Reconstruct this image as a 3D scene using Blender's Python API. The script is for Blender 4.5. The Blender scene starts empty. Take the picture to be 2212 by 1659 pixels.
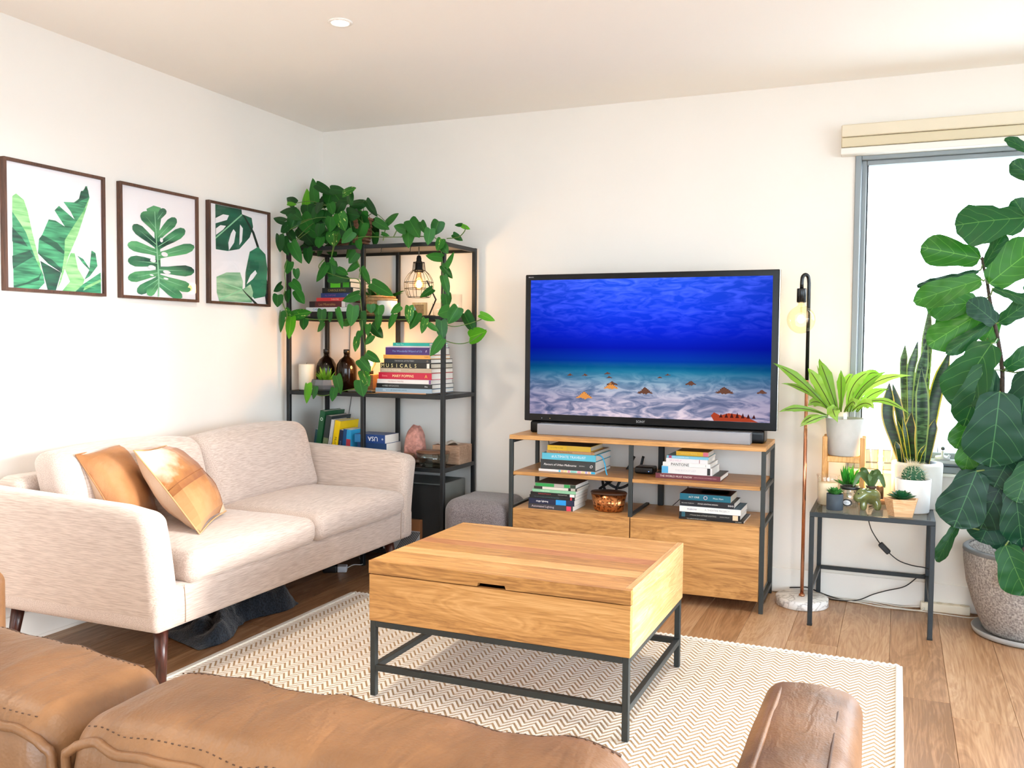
import bpy, math, random
from mathutils import Vector, Matrix
random.seed(11)
S = bpy.context.scene
COL = S.collection
PI = math.pi
# ------------------------------------------------------------------ camera, sky, sun, exposure
cam_d = bpy.data.cameras.new('camera'); cam = bpy.data.objects.new('camera', cam_d); COL.objects.link(cam)
cam_d.sensor_width = 36.0; cam_d.lens = 36.0 * 1963.6 / 2212.0; cam_d.clip_start = 0.02
cam.matrix_world = Matrix(((0.920502, -0.025713, 0.389890, 0.0), (0.390639, 0.038174, -0.919752, 0.0), (0.008766, 0.998940, 0.045184, 1.25), (0, 0, 0, 1)))
S.camera = cam
SKY, SUN, DOWN = 11.2, 7.5, 70.0
w = bpy.data.worlds.new('sky'); S.world = w; w.use_nodes = True
bg = w.node_tree.nodes['Background']; bg.inputs[0].default_value = (0.74, 0.88, 1.0, 1); bg.inputs[1].default_value = SKY
sun_d = bpy.data.lights.new('sun', 'SUN'); sun_d.energy = SUN; sun_d.angle = math.radians(13); sun_d.color = (1.0, 0.97, 0.93)
sun = bpy.data.objects.new('sun', sun_d); COL.objects.link(sun)
sun.rotation_euler = Vector((-1.0, -0.12, -0.13)).to_track_quat('-Z', 'Y').to_euler()
S.view_settings.view_transform = 'Standard'; S.view_settings.look = 'None'; S.view_settings.gamma = 1.0
S.view_settings.exposure = 0.0; S.view_settings.use_curve_mapping = False
try:
    S.cycles.use_denoising = True; S.cycles.max_bounces = 10; S.cycles.diffuse_bounces = 6; S.cycles.transparent_max_bounces = 16
    S.cycles.caustics_reflective = False; S.cycles.caustics_refractive = False; S.cycles.sample_clamp_indirect = 6.0
except Exception: pass

# ------------------------------------------------------------------ materials
def lin(c):
    if isinstance(c, str): c = tuple(int(c[i:i+2], 16) for i in (0, 2, 4))
    return tuple(((x/255)/12.92 if x/255 <= .04045 else ((x/255+.055)/1.055)**2.4) for x in c) + (1,)
MATS = {}
def new(name):
    m = bpy.data.materials.new(name); m.use_nodes = True; nt = m.node_tree
    return m, nt, nt.nodes['Principled BSDF']
def N(nt, t, **kw):
    n = nt.nodes.new(t)
    for k, v in kw.items():
        if k in n.inputs: n.inputs[k].default_value = v
        else: setattr(n, k, v)
    return n
def mixc(nt, fac, a, b, mode='MIX'):
    n = nt.nodes.new('ShaderNodeMix'); n.data_type = 'RGBA'; n.blend_type = mode
    for s, v in ((0, fac), (6, a), (7, b)):
        if hasattr(v, 'is_linked') or hasattr(v, 'links'): nt.links.new(v, n.inputs[s])
        else: n.inputs[s].default_value = v
    return n.outputs[2]
def math_(nt, op, a, b=None, c=None):
    n = nt.nodes.new('ShaderNodeMath'); n.operation = op
    for i, v in enumerate((a, b, c)):
        if v is None: continue
        if hasattr(v, 'links'): nt.links.new(v, n.inputs[i])
        else: n.inputs[i].default_value = v
    return n.outputs[0]
def coords(nt, scale=(1, 1, 1), kind='Object', loc_random=False):
    tc = nt.nodes.new('ShaderNodeTexCoord'); mp = nt.nodes.new('ShaderNodeMapping'); mp.inputs['Scale'].default_value = scale
    nt.links.new(tc.outputs[kind], mp.inputs[0])
    if loc_random:
        oi = nt.nodes.new('ShaderNodeObjectInfo'); cb = nt.nodes.new('ShaderNodeCombineXYZ')
        for i, k in enumerate((37.0, 91.0, 53.0)): nt.links.new(math_(nt, 'MULTIPLY', oi.outputs['Random'], k), cb.inputs[i])
        nt.links.new(cb.outputs[0], mp.inputs['Location'])
    return mp.outputs[0]
def bump(nt, p, h, strength, dist=.01):
    b = N(nt, 'ShaderNodeBump', Strength=strength, Distance=dist); nt.links.new(h, b.inputs['Height']); nt.links.new(b.outputs[0], p.inputs['Normal'])
def flat(rgb, rough=.5, metal=0.0, spec=.5, var=0.0, vscale=30.0, bmp=0.0, emis=None, es=0.0, sheen=0.0, coat=0.0):
    key = ('flat', rgb, rough, metal, spec, var, vscale, bmp, emis, es, sheen, coat)
    if key in MATS: return MATS[key]
    m, nt, p = new('paint_' + str(len(MATS))); MATS[key] = m
    p.inputs['Base Color'].default_value = lin(rgb); p.inputs['Roughness'].default_value = rough; p.inputs['Metallic'].default_value = metal
    p.inputs['Specular IOR Level'].default_value = spec if rough < .9 else .06; p.inputs['Sheen Weight'].default_value = sheen; p.inputs['Coat Weight'].default_value = coat
    if emis: p.inputs['Emission Color'].default_value = lin(emis); p.inputs['Emission Strength'].default_value = es
    if var or bmp:
        nz = N(nt, 'ShaderNodeTexNoise', Scale=vscale, Detail=4.0); nt.links.new(coords(nt), nz.inputs['Vector'])
        if var:
            c = lin(rgb); d = tuple(max(0, x*(1-var)) for x in c[:3]) + (1,); e = tuple(min(1, x*(1+var*.6)) for x in c[:3]) + (1,)
            cr = nt.nodes.new('ShaderNodeValToRGB'); cr.color_ramp.elements[0].color = d; cr.color_ramp.elements[1].color = e
            cr.color_ramp.elements[0].position = .3; cr.color_ramp.elements[1].position = .7
            nt.links.new(nz.outputs[0], cr.inputs[0]); nt.links.new(cr.outputs[0], p.inputs['Base Color'])
        if bmp: bump(nt, p, nz.outputs[0], bmp)
    return m
def wood(key, stops, axis='X', fine=1.0, rough=.42, rnd=.25, bmp=.08):
    key = ('wood', key)
    if key in MATS: return MATS[key]
    m, nt, p = new('wood_' + key[1]); MATS[key] = m
    sc = {'X': (1.3, 11, 11), 'Y': (11, 1.3, 11), 'Z': (11, 11, 1.3)}[axis]; sf = {'X': (6, 160, 160), 'Y': (160, 6, 160), 'Z': (160, 160, 6)}[axis]
    v = coords(nt, tuple(s*fine for s in sc), loc_random=True)
    n1 = N(nt, 'ShaderNodeTexNoise', Scale=1.0, Detail=5.0, Roughness=.55, Distortion=1.6); nt.links.new(v, n1.inputs['Vector'])
    v2 = coords(nt, tuple(s*fine for s in sf), loc_random=True)
    n2 = N(nt, 'ShaderNodeTexNoise', Scale=1.0, Detail=3.0); nt.links.new(v2, n2.inputs['Vector'])
    rings = math_(nt, 'FRACT', math_(nt, 'MULTIPLY', n1.outputs[0], 9.0))
    rings = math_(nt, 'ABSOLUTE', math_(nt, 'SUBTRACT', rings, .5))
    f = math_(nt, 'ADD', math_(nt, 'MULTIPLY_ADD', n1.outputs[0], .38, .18), math_(nt, 'MULTIPLY', rings, .36))
    f = math_(nt, 'ADD', f, math_(nt, 'MULTIPLY', math_(nt, 'SUBTRACT', n2.outputs[0], .5), .5))
    knot = N(nt, 'ShaderNodeTexNoise', Scale=1.0, Detail=2.0); nt.links.new(coords(nt, tuple(s*fine*.35 for s in sc), loc_random=True), knot.inputs['Vector'])
    f = math_(nt, 'ADD', f, math_(nt, 'MULTIPLY', math_(nt, 'SUBTRACT', knot.outputs[0], .5), .35))
    oi = nt.nodes.new('ShaderNodeObjectInfo')
    f = math_(nt, 'ADD', f, math_(nt, 'MULTIPLY', math_(nt, 'SUBTRACT', oi.outputs['Random'], .5), rnd))
    cr = nt.nodes.new('ShaderNodeValToRGB')
    while len(cr.color_ramp.elements) < len(stops): cr.color_ramp.elements.new(.5)
    for e, (q, c) in zip(cr.color_ramp.elements, stops): e.position = q; e.color = lin(c)
    nt.links.new(f, cr.inputs[0]); nt.links.new(cr.outputs[0], p.inputs['Base Color'])
    p.inputs['Roughness'].default_value = rough
    bump(nt, p, n2.outputs[0], bmp, .004)
    return m
def fabric(key, a, b, sc=(40, 40, 900), bmp=.25, rough=.9, sheen=.3, sc2=None):
    key = ('fab', key)
    if key in MATS: return MATS[key]
    m, nt, p = new('fabric_' + key[1]); MATS[key] = m
    n1 = N(nt, 'ShaderNodeTexNoise', Scale=1.0, Detail=2.0); nt.links.new(coords(nt, sc), n1.inputs['Vector'])
    fac = n1.outputs[0]
    if sc2:
        n2 = N(nt, 'ShaderNodeTexNoise', Scale=1.0, Detail=2.0); nt.links.new(coords(nt, sc2), n2.inputs['Vector'])
        fac = math_(nt, 'ADD', math_(nt, 'MULTIPLY', fac, .6), math_(nt, 'MULTIPLY', n2.outputs[0], .4))
    cr = nt.nodes.new('ShaderNodeValToRGB'); cr.color_ramp.elements[0].position = .36; cr.color_ramp.elements[1].position = .62
    cr.color_ramp.elements[0].color = lin(a); cr.color_ramp.elements[1].color = lin(b)
    nt.links.new(fac, cr.inputs[0]); nt.links.new(cr.outputs[0], p.inputs['Base Color'])
    p.inputs['Roughness'].default_value = rough; p.inputs['Sheen Weight'].default_value = sheen; p.inputs['Specular IOR Level'].default_value = .2
    bump(nt, p, fac, bmp, .004)
    return m
def leather(key, a, b, rough=.42):
    key = ('lea', key)
    if key in MATS: return MATS[key]
    m, nt, p = new('leather_' + key[1]); MATS[key] = m
    n1 = N(nt, 'ShaderNodeTexNoise', Scale=5.0, Detail=6.0, Roughness=.6); nt.links.new(coords(nt), n1.inputs['Vector'])
    v = N(nt, 'ShaderNodeTexVoronoi', Scale=260.0); nt.links.new(coords(nt), v.inputs['Vector'])
    cr = nt.nodes.new('ShaderNodeValToRGB'); cr.color_ramp.elements[0].position = .3; cr.color_ramp.elements[1].position = .72
    cr.color_ramp.elements[0].color = lin(a); cr.color_ramp.elements[1].color = lin(b)
    nt.links.new(n1.outputs[0], cr.inputs[0]); nt.links.new(cr.outputs[0], p.inputs['Base Color'])
    p.inputs['Roughness'].default_value = rough; p.inputs['Specular IOR Level'].default_value = .45
    wr = N(nt, 'ShaderNodeTexNoise', Scale=1.0, Detail=3.0, Distortion=.6); nt.links.new(coords(nt, (22, 7, 7)), wr.inputs['Vector'])
    h = math_(nt, 'ADD', math_(nt, 'MULTIPLY', wr.outputs[0], 1.0), math_(nt, 'MULTIPLY', v.outputs['Distance'], .06))
    bump(nt, p, h, .42, .011)
    return m
def leafmat(key, dark, light, vein, var=None, veins=0.0, trans=.25, rough=.38, rnd=.5, rib=.014):
    """leaf in unit coordinates: midrib along local Y"""
    key = ('leaf', key)
    if key in MATS: return MATS[key]
    m, nt, p = new('leaf_' + key[1]); MATS[key] = m
    tc = nt.nodes.new('ShaderNodeTexCoord'); sx = nt.nodes.new('ShaderNodeSeparateXYZ'); nt.links.new(tc.outputs['Object'], sx.inputs[0])
    oi = nt.nodes.new('ShaderNodeObjectInfo')
    nz = N(nt, 'ShaderNodeTexNoise', Scale=3.0, Detail=3.0); nt.links.new(tc.outputs['Object'], nz.inputs['Vector'])
    f = math_(nt, 'ADD', math_(nt, 'MULTIPLY', oi.outputs['Random'], rnd), math_(nt, 'MULTIPLY', nz.outputs[0], 1-rnd))
    col = mixc(nt, f, lin(dark), lin(light))
    ax = math_(nt, 'ABSOLUTE', sx.outputs[0])
    mid = math_(nt, 'LESS_THAN', ax, rib)
    if veins:
        ph = math_(nt, 'FRACT', math_(nt, 'MULTIPLY', math_(nt, 'SUBTRACT', sx.outputs[1], math_(nt, 'MULTIPLY', math_(nt, 'POWER', ax, 1.35), 1.1)), veins))
        mid = math_(nt, 'MAXIMUM', mid, math_(nt, 'MULTIPLY', math_(nt, 'LESS_THAN', ph, .06), .6))
    col = mixc(nt, math_(nt, 'MULTIPLY', mid, .6), col, lin(vein))
    if var:
        v2 = N(nt, 'ShaderNodeTexNoise', Scale=1.0, Detail=2.0); nt.links.new(coords(nt, (9, 3, 3), loc_random=True), v2.inputs['Vector'])
        col = mixc(nt, math_(nt, 'GREATER_THAN', v2.outputs[0], .66), col, lin(var))
    nt.links.new(col, p.inputs['Base Color']); p.inputs['Roughness'].default_value = rough; p.inputs['Specular IOR Level'].default_value = .28
    tr = nt.nodes.new('ShaderNodeBsdfTranslucent'); nt.links.new(mixc(nt, 1.0, col, (1.2, 1.3, .6, 1), 'MULTIPLY'), tr.inputs[0])
    mx = nt.nodes.new('ShaderNodeMixShader'); mx.inputs[0].default_value = trans
    nt.links.new(p.outputs[0], mx.inputs[1]); nt.links.new(tr.outputs[0], mx.inputs[2])
    nt.links.new(mx.outputs[0], nt.nodes['Material Output'].inputs[0])
    return m
def glass(key='clear', tint=(255, 255, 255), amount=.09, rough=.02):
    """thin clear glass: mostly see-through, mirror-like at grazing angles"""
    key = ('glass', key)
    if key in MATS: return MATS[key]
    m, nt, p = new('glass_' + key[1]); MATS[key] = m
    t = nt.nodes.new('ShaderNodeBsdfTransparent'); t.inputs[0].default_value = lin(tint)
    g = nt.nodes.new('ShaderNodeBsdfGlossy'); g.inputs['Roughness'].default_value = rough
    lw = N(nt, 'ShaderNodeLayerWeight', Blend=.5)
    fac = math_(nt, 'MULTIPLY_ADD', math_(nt, 'POWER', lw.outputs['Facing'], 4.0), .5, amount*.45)
    mx = nt.nodes.new('ShaderNodeMixShader'); nt.links.new(fac, mx.inputs[0]); nt.links.new(t.outputs[0], mx.inputs[1]); nt.links.new(g.outputs[0], mx.inputs[2])
    nt.links.new(mx.outputs[0], nt.nodes['Material Output'].inputs[0])
    return m
def glow(key, rgb, s):
    key = ('glow', key)
    if key in MATS: return MATS[key]
    m = bpy.data.materials.new('glow_' + key[1]); m.use_nodes = True; nt = m.node_tree; nt.nodes.remove(nt.nodes['Principled BSDF'])
    e = nt.nodes.new('ShaderNodeEmission'); e.inputs[0].default_value = lin(rgb); e.inputs[1].default_value = s
    nt.links.new(e.outputs[0], nt.nodes['Material Output'].inputs[0]); MATS[key] = m
    return m

# ------------------------------------------------------------------ mesh builder
class MB:
    def __init__(s): s.v = []; s.f = []; s.m = []; s.sm = []
    def add(s, vs, fs, mat=0, smooth=False, M=None):
        b = len(s.v)
        s.v += [tuple(M @ Vector(p)) for p in vs] if M is not None else [tuple(p) for p in vs]
        for f in fs: s.f.append(tuple(b+i for i in f)); s.m.append(mat); s.sm.append(smooth)
        return s
    def box(s, x0, x1, y0, y1, z0, z1, mat=0, b=0.0, M=None):
        c = ((x0+x1)/2, (y0+y1)/2, (z0+z1)/2); h = ((x1-x0)/2, (y1-y0)/2, (z1-z0)/2); b = min(b, .45*min(h))
        if b <= 0:
            vs = [(c[0]+i*h[0], c[1]+j*h[1], c[2]+k*h[2]) for i in (-1, 1) for j in (-1, 1) for k in (-1, 1)]
            return s.add(vs, [(0,1,3,2),(4,6,7,5),(0,4,5,1),(2,3,7,6),(0,2,6,4),(1,5,7,3)], mat, False, M)
        vs = []; idx = {}
        for i in (-1, 1):
            for j in (-1, 1):
                for k in (-1, 1):
                    for a in range(3):
                        q = [i*(h[0]-b), j*(h[1]-b), k*(h[2]-b)]; q[a] = (i, j, k)[a]*h[a]
                        idx[(i, j, k, a)] = len(vs); vs.append(tuple(c[t]+q[t] for t in range(3)))
        fs = []
        def q4(l, outward):
            p = [Vector(vs[t]) for t in l]; n = (p[1]-p[0]).cross(p[2]-p[0])
            fs.append(tuple(l) if n.dot(outward) > 0 else tuple(reversed(l)))
        ax = [Vector((1,0,0)), Vector((0,1,0)), Vector((0,0,1))]
        for a in range(3):
            o1, o2 = [t for t in range(3) if t != a]
            for sg in (-1, 1):
                l = []
                for (u, v) in ((-1,-1),(1,-1),(1,1),(-1,1)):
                    kk = [0,0,0]; kk[a] = sg; kk[o1] = u; kk[o2] = v; l.append(idx[(*kk, a)])
                q4(l, ax[a]*sg)
            for s1 in (-1, 1):
                for s2 in (-1, 1):
                    l = []
                    for t, fa in ((-1, o1), (1, o1), (1, o2), (-1, o2)):
                        kk = [0,0,0]; kk[a] = t; kk[o1] = s1; kk[o2] = s2; l.append(idx[(*kk, fa)])
                    q4(l, ax[o1]*s1+ax[o2]*s2)
        for i in (-1, 1):
            for j in (-1, 1):
                for k in (-1, 1): q4([idx[(i,j,k,a)] for a in range(3)], Vector((i,j,k)))
        return s.add(vs, fs, mat, False, M)
    def lathe(s, prof, n=24, c=(0,0,0), mat=0, smooth=True, M=None, sx=1.0, sy=1.0):
        vs = []; fs = []
        for r, z in prof:
            for i in range(n): a = 2*PI*i/n; vs.append((c[0]+r*sx*math.cos(a), c[1]+r*sy*math.sin(a), c[2]+z))
        for k in range(len(prof)-1):
            for i in range(n):
                j = (i+1) % n; fs.append((k*n+i, k*n+j, (k+1)*n+j, (k+1)*n+i))
        ring = prof[0][0] > 1e-6 and prof[-1][0] > 1e-6 and abs(prof[0][0]-prof[-1][0]) < .03
        if prof[0][0] > 1e-6 and not ring: fs.append(tuple(reversed(range(n))))
        if prof[-1][0] > 1e-6 and not ring: fs.append(tuple((len(prof)-1)*n+i for i in range(n)))
        return s.add(vs, fs, mat, smooth, M)
    def tube(s, pts, r, n=8, mat=0, smooth=True, caps=True, M=None, closed=False):
        P = [Vector(p) for p in pts]; L = len(P); rr = r if isinstance(r, (list, tuple)) else [r]*L
        vs = []; fs = []; up = None
        for i, p in enumerate(P):
            if closed: t = (P[(i+1) % L]-P[i-1])
            else: t = (P[min(i+1, L-1)]-P[max(i-1, 0)])
            t = t.normalized() if t.length > 1e-9 else Vector((0,0,1))
            if up is None:
                up = Vector((0,0,1)) if abs(t.z) < .9 else Vector((1,0,0))
            a = (up - t*up.dot(t))
            a = a.normalized() if a.length > 1e-6 else t.orthogonal().normalized()
            b = t.cross(a); up = a
            for k in range(n):
                q = 2*PI*k/n+PI/n; vs.append(p+a*(rr[i]*math.cos(q))+b*(rr[i]*math.sin(q)))
        R_ = L if closed else L-1
        for i in range(R_):
            i2 = (i+1) % L
            for k in range(n): k2 = (k+1) % n; fs.append((i*n+k, i*n+k2, i2*n+k2, i2*n+k))
        if caps and not closed: fs.append(tuple(reversed(range(n)))); fs.append(tuple((L-1)*n+k for k in range(n)))
        return s.add(vs, fs, mat, smooth, M)
    def bar(s, a, b, w, h=None, mat=0): return s.tube([a, b], w*.7071, 4, mat, False)
    def ball(s, c, r, n=16, m=10, mat=0, M=None):
        rx, ry, rz = r if isinstance(r, tuple) else (r, r, r)
        prof = [(math.sin(PI*k/m), -math.cos(PI*k/m)) for k in range(m+1)]
        vs = [(0,0,-1)]; fs = []
        for k in range(1, m):
            for i in range(n): a = 2*PI*i/n; vs.append((prof[k][0]*math.cos(a), prof[k][0]*math.sin(a), prof[k][1]))
        vs.append((0,0,1)); t = len(vs)-1
        for i in range(n):
            j = (i+1) % n; fs.append((0, 1+j, 1+i)); fs.append((t, 1+(m-2)*n+i, 1+(m-2)*n+j))
            for k in range(m-2): fs.append((1+k*n+i, 1+k*n+j, 1+(k+1)*n+j, 1+(k+1)*n+i))
        return s.add([(c[0]+p[0]*rx, c[1]+p[1]*ry, c[2]+p[2]*rz) for p in vs], fs, mat, True, M)
    def prism(s, poly, d0, d1, mat=0, plane='xz', M=None):
        """polygon in a plane, pushed along the third axis from d0 to d1"""
        f = {'xz': lambda a, b, d: (a, d, b), 'yz': lambda a, b, d: (d, a, b), 'xy': lambda a, b, d: (a, b, d)}[plane]
        n = len(poly); vs = [f(a, b, d0) for a, b in poly]+[f(a, b, d1) for a, b in poly]
        fs = [tuple(range(n)), tuple(reversed(range(n, 2*n)))]+[(i, n+i, n+(i+1) % n, (i+1) % n) for i in range(n)]
        return s.add(vs, fs, mat, False, M)
    def rbox(s, c, h, r, n=6, k=4, mat=0, fn=None, M=None):
        """soft box: rounded edges, fn may push each point around (gets the offset from the centre)"""
        r = min(r, min(h)*.999)
        def axis(hh):
            i = hh-r; out = [-hh+r*(1-math.cos(PI/2*t/k))*0 + r*t/k for t in range(k)]
            mid = [-i+2*i*t/n for t in range(n+1)] if i > 1e-6 else [0.0]
            return out+mid+[-q for q in reversed(out)]
        A = [axis(x) for x in h]; key = {}; vs = []; fs = []
        def pt(q):
            kk = tuple(round(x, 6) for x in q)
            if kk in key: return key[kk]
            inner = [max(-(h[t]-r), min(h[t]-r, q[t])) for t in range(3)]
            d = Vector([q[t]-inner[t] for t in range(3)])
            p = Vector(inner)+(d.normalized()*r if d.length > 1e-9 else Vector((0,0,0)))
            if fn: p = Vector(fn(p))
            key[kk] = len(vs); vs.append((c[0]+p[0], c[1]+p[1], c[2]+p[2])); return key[kk]
        for a in range(3):
            o1, o2 = (a+1) % 3, (a+2) % 3
            for sg in (-1, 1):
                for i in range(len(A[o1])-1):
                    for j in range(len(A[o2])-1):
                        l = []
                        for (u, v) in ((i,j),(i+1,j),(i+1,j+1),(i,j+1)):
                            q = [0,0,0]; q[a] = sg*h[a]; q[o1] = A[o1][u]; q[o2] = A[o2][v]; l.append(pt(q))
                        if len(set(l)) < 3: continue
                        l = list(dict.fromkeys(l)); fs.append(tuple(l) if sg > 0 else tuple(reversed(l)))
        return s.add(vs, fs, mat, True, M)
    def mesh(s, name, mats):
        me = bpy.data.meshes.new(name); me.from_pydata(s.v, [], s.f)
        for m in (mats if isinstance(mats, (list, tuple)) else [mats]): me.materials.append(m)
        me.polygons.foreach_set('material_index', s.m); me.polygons.foreach_set('use_smooth', s.sm); me.update()
        return me
    def build(s, name, mats, parent=None, loc=(0,0,0)):
        o = bpy.data.objects.new(name, s.mesh(name, mats)); COL.objects.link(o); o.location = loc
        if parent is not None: o.parent = parent
        return o
def thing(name, label, cat, loc=(0,0,0), rz=0.0, group=None):
    o = bpy.data.objects.new(name, None); COL.objects.link(o); o.location = loc; o.rotation_euler = (0,0,rz); o.empty_display_size = .05
    o['label'] = label; o['category'] = cat
    if group: o['group'] = group
    return o
def tag(o, label, cat, group=None):
    o['label'] = label; o['category'] = cat
    if group: o['group'] = group
    return o
def struct(o): o['kind'] = 'structure'; return o
def inst(name, me, parent, M=None):
    o = bpy.data.objects.new(name, me); COL.objects.link(o); o.parent = parent
    if M is not None: o.matrix_local = M
    return o
def box(name, x0, x1, y0, y1, z0, z1, mat, parent=None, b=.002): return MB().box(x0, x1, y0, y1, z0, z1, 0, b).build(name, mat, parent)
def smooth_path(pts, n=6):
    P = [Vector(p) for p in pts]; out = []
    for i in range(len(P)-1):
        a, b, c, d = P[max(i-1, 0)], P[i], P[i+1], P[min(i+2, len(P)-1)]
        for k in range(n):
            t = k/n; out.append(.5*((2*b)+(c-a)*t+(2*a-5*b+4*c-d)*t*t+(3*b-a-3*c+d)*t**3))
    return out+[P[-1]]
TEXTS = {}
def text_mesh(txt, shear=0.0):
    k = (txt, shear)
    if k not in TEXTS:
        cu = bpy.data.curves.new('lettering', 'FONT'); cu.body = txt; cu.align_x = 'CENTER'; cu.align_y = 'CENTER'; cu.shear = shear; cu.resolution_u = 2
        ob = bpy.data.objects.new('lettering', cu); COL.objects.link(ob)
        bpy.context.view_layer.update()
        me = bpy.data.meshes.new_from_object(ob.evaluated_get(bpy.context.evaluated_depsgraph_get())); bpy.data.objects.remove(ob)
        xs = [v.co.x for v in me.vertices] or [0, 1]; ys = [v.co.y for v in me.vertices] or [0, 1]
        cx, cy = (min(xs)+max(xs))/2, (min(ys)+max(ys))/2
        for v in me.vertices: v.co.x -= cx; v.co.y -= cy
        TEXTS[k] = (me, max(xs)-min(xs), max(ys)-min(ys))
    return TEXTS[k]
def lettering(txt, mat, parent, centre, width, height, M=None, shear=0.0, name='lettering'):
    """flat print standing in local XZ facing -Y unless M turns it"""
    me, w0, h0 = text_mesh(txt, shear); me = me.copy(); me.materials.clear(); me.materials.append(mat)
    k = min(width/w0, height/h0)
    R_ = M if M is not None else Matrix.Rotation(PI/2, 4, 'X')
    return inst(name, me, parent, Matrix.Translation(centre) @ R_ @ Matrix.Diagonal((k, k, k, 1)))
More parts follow.
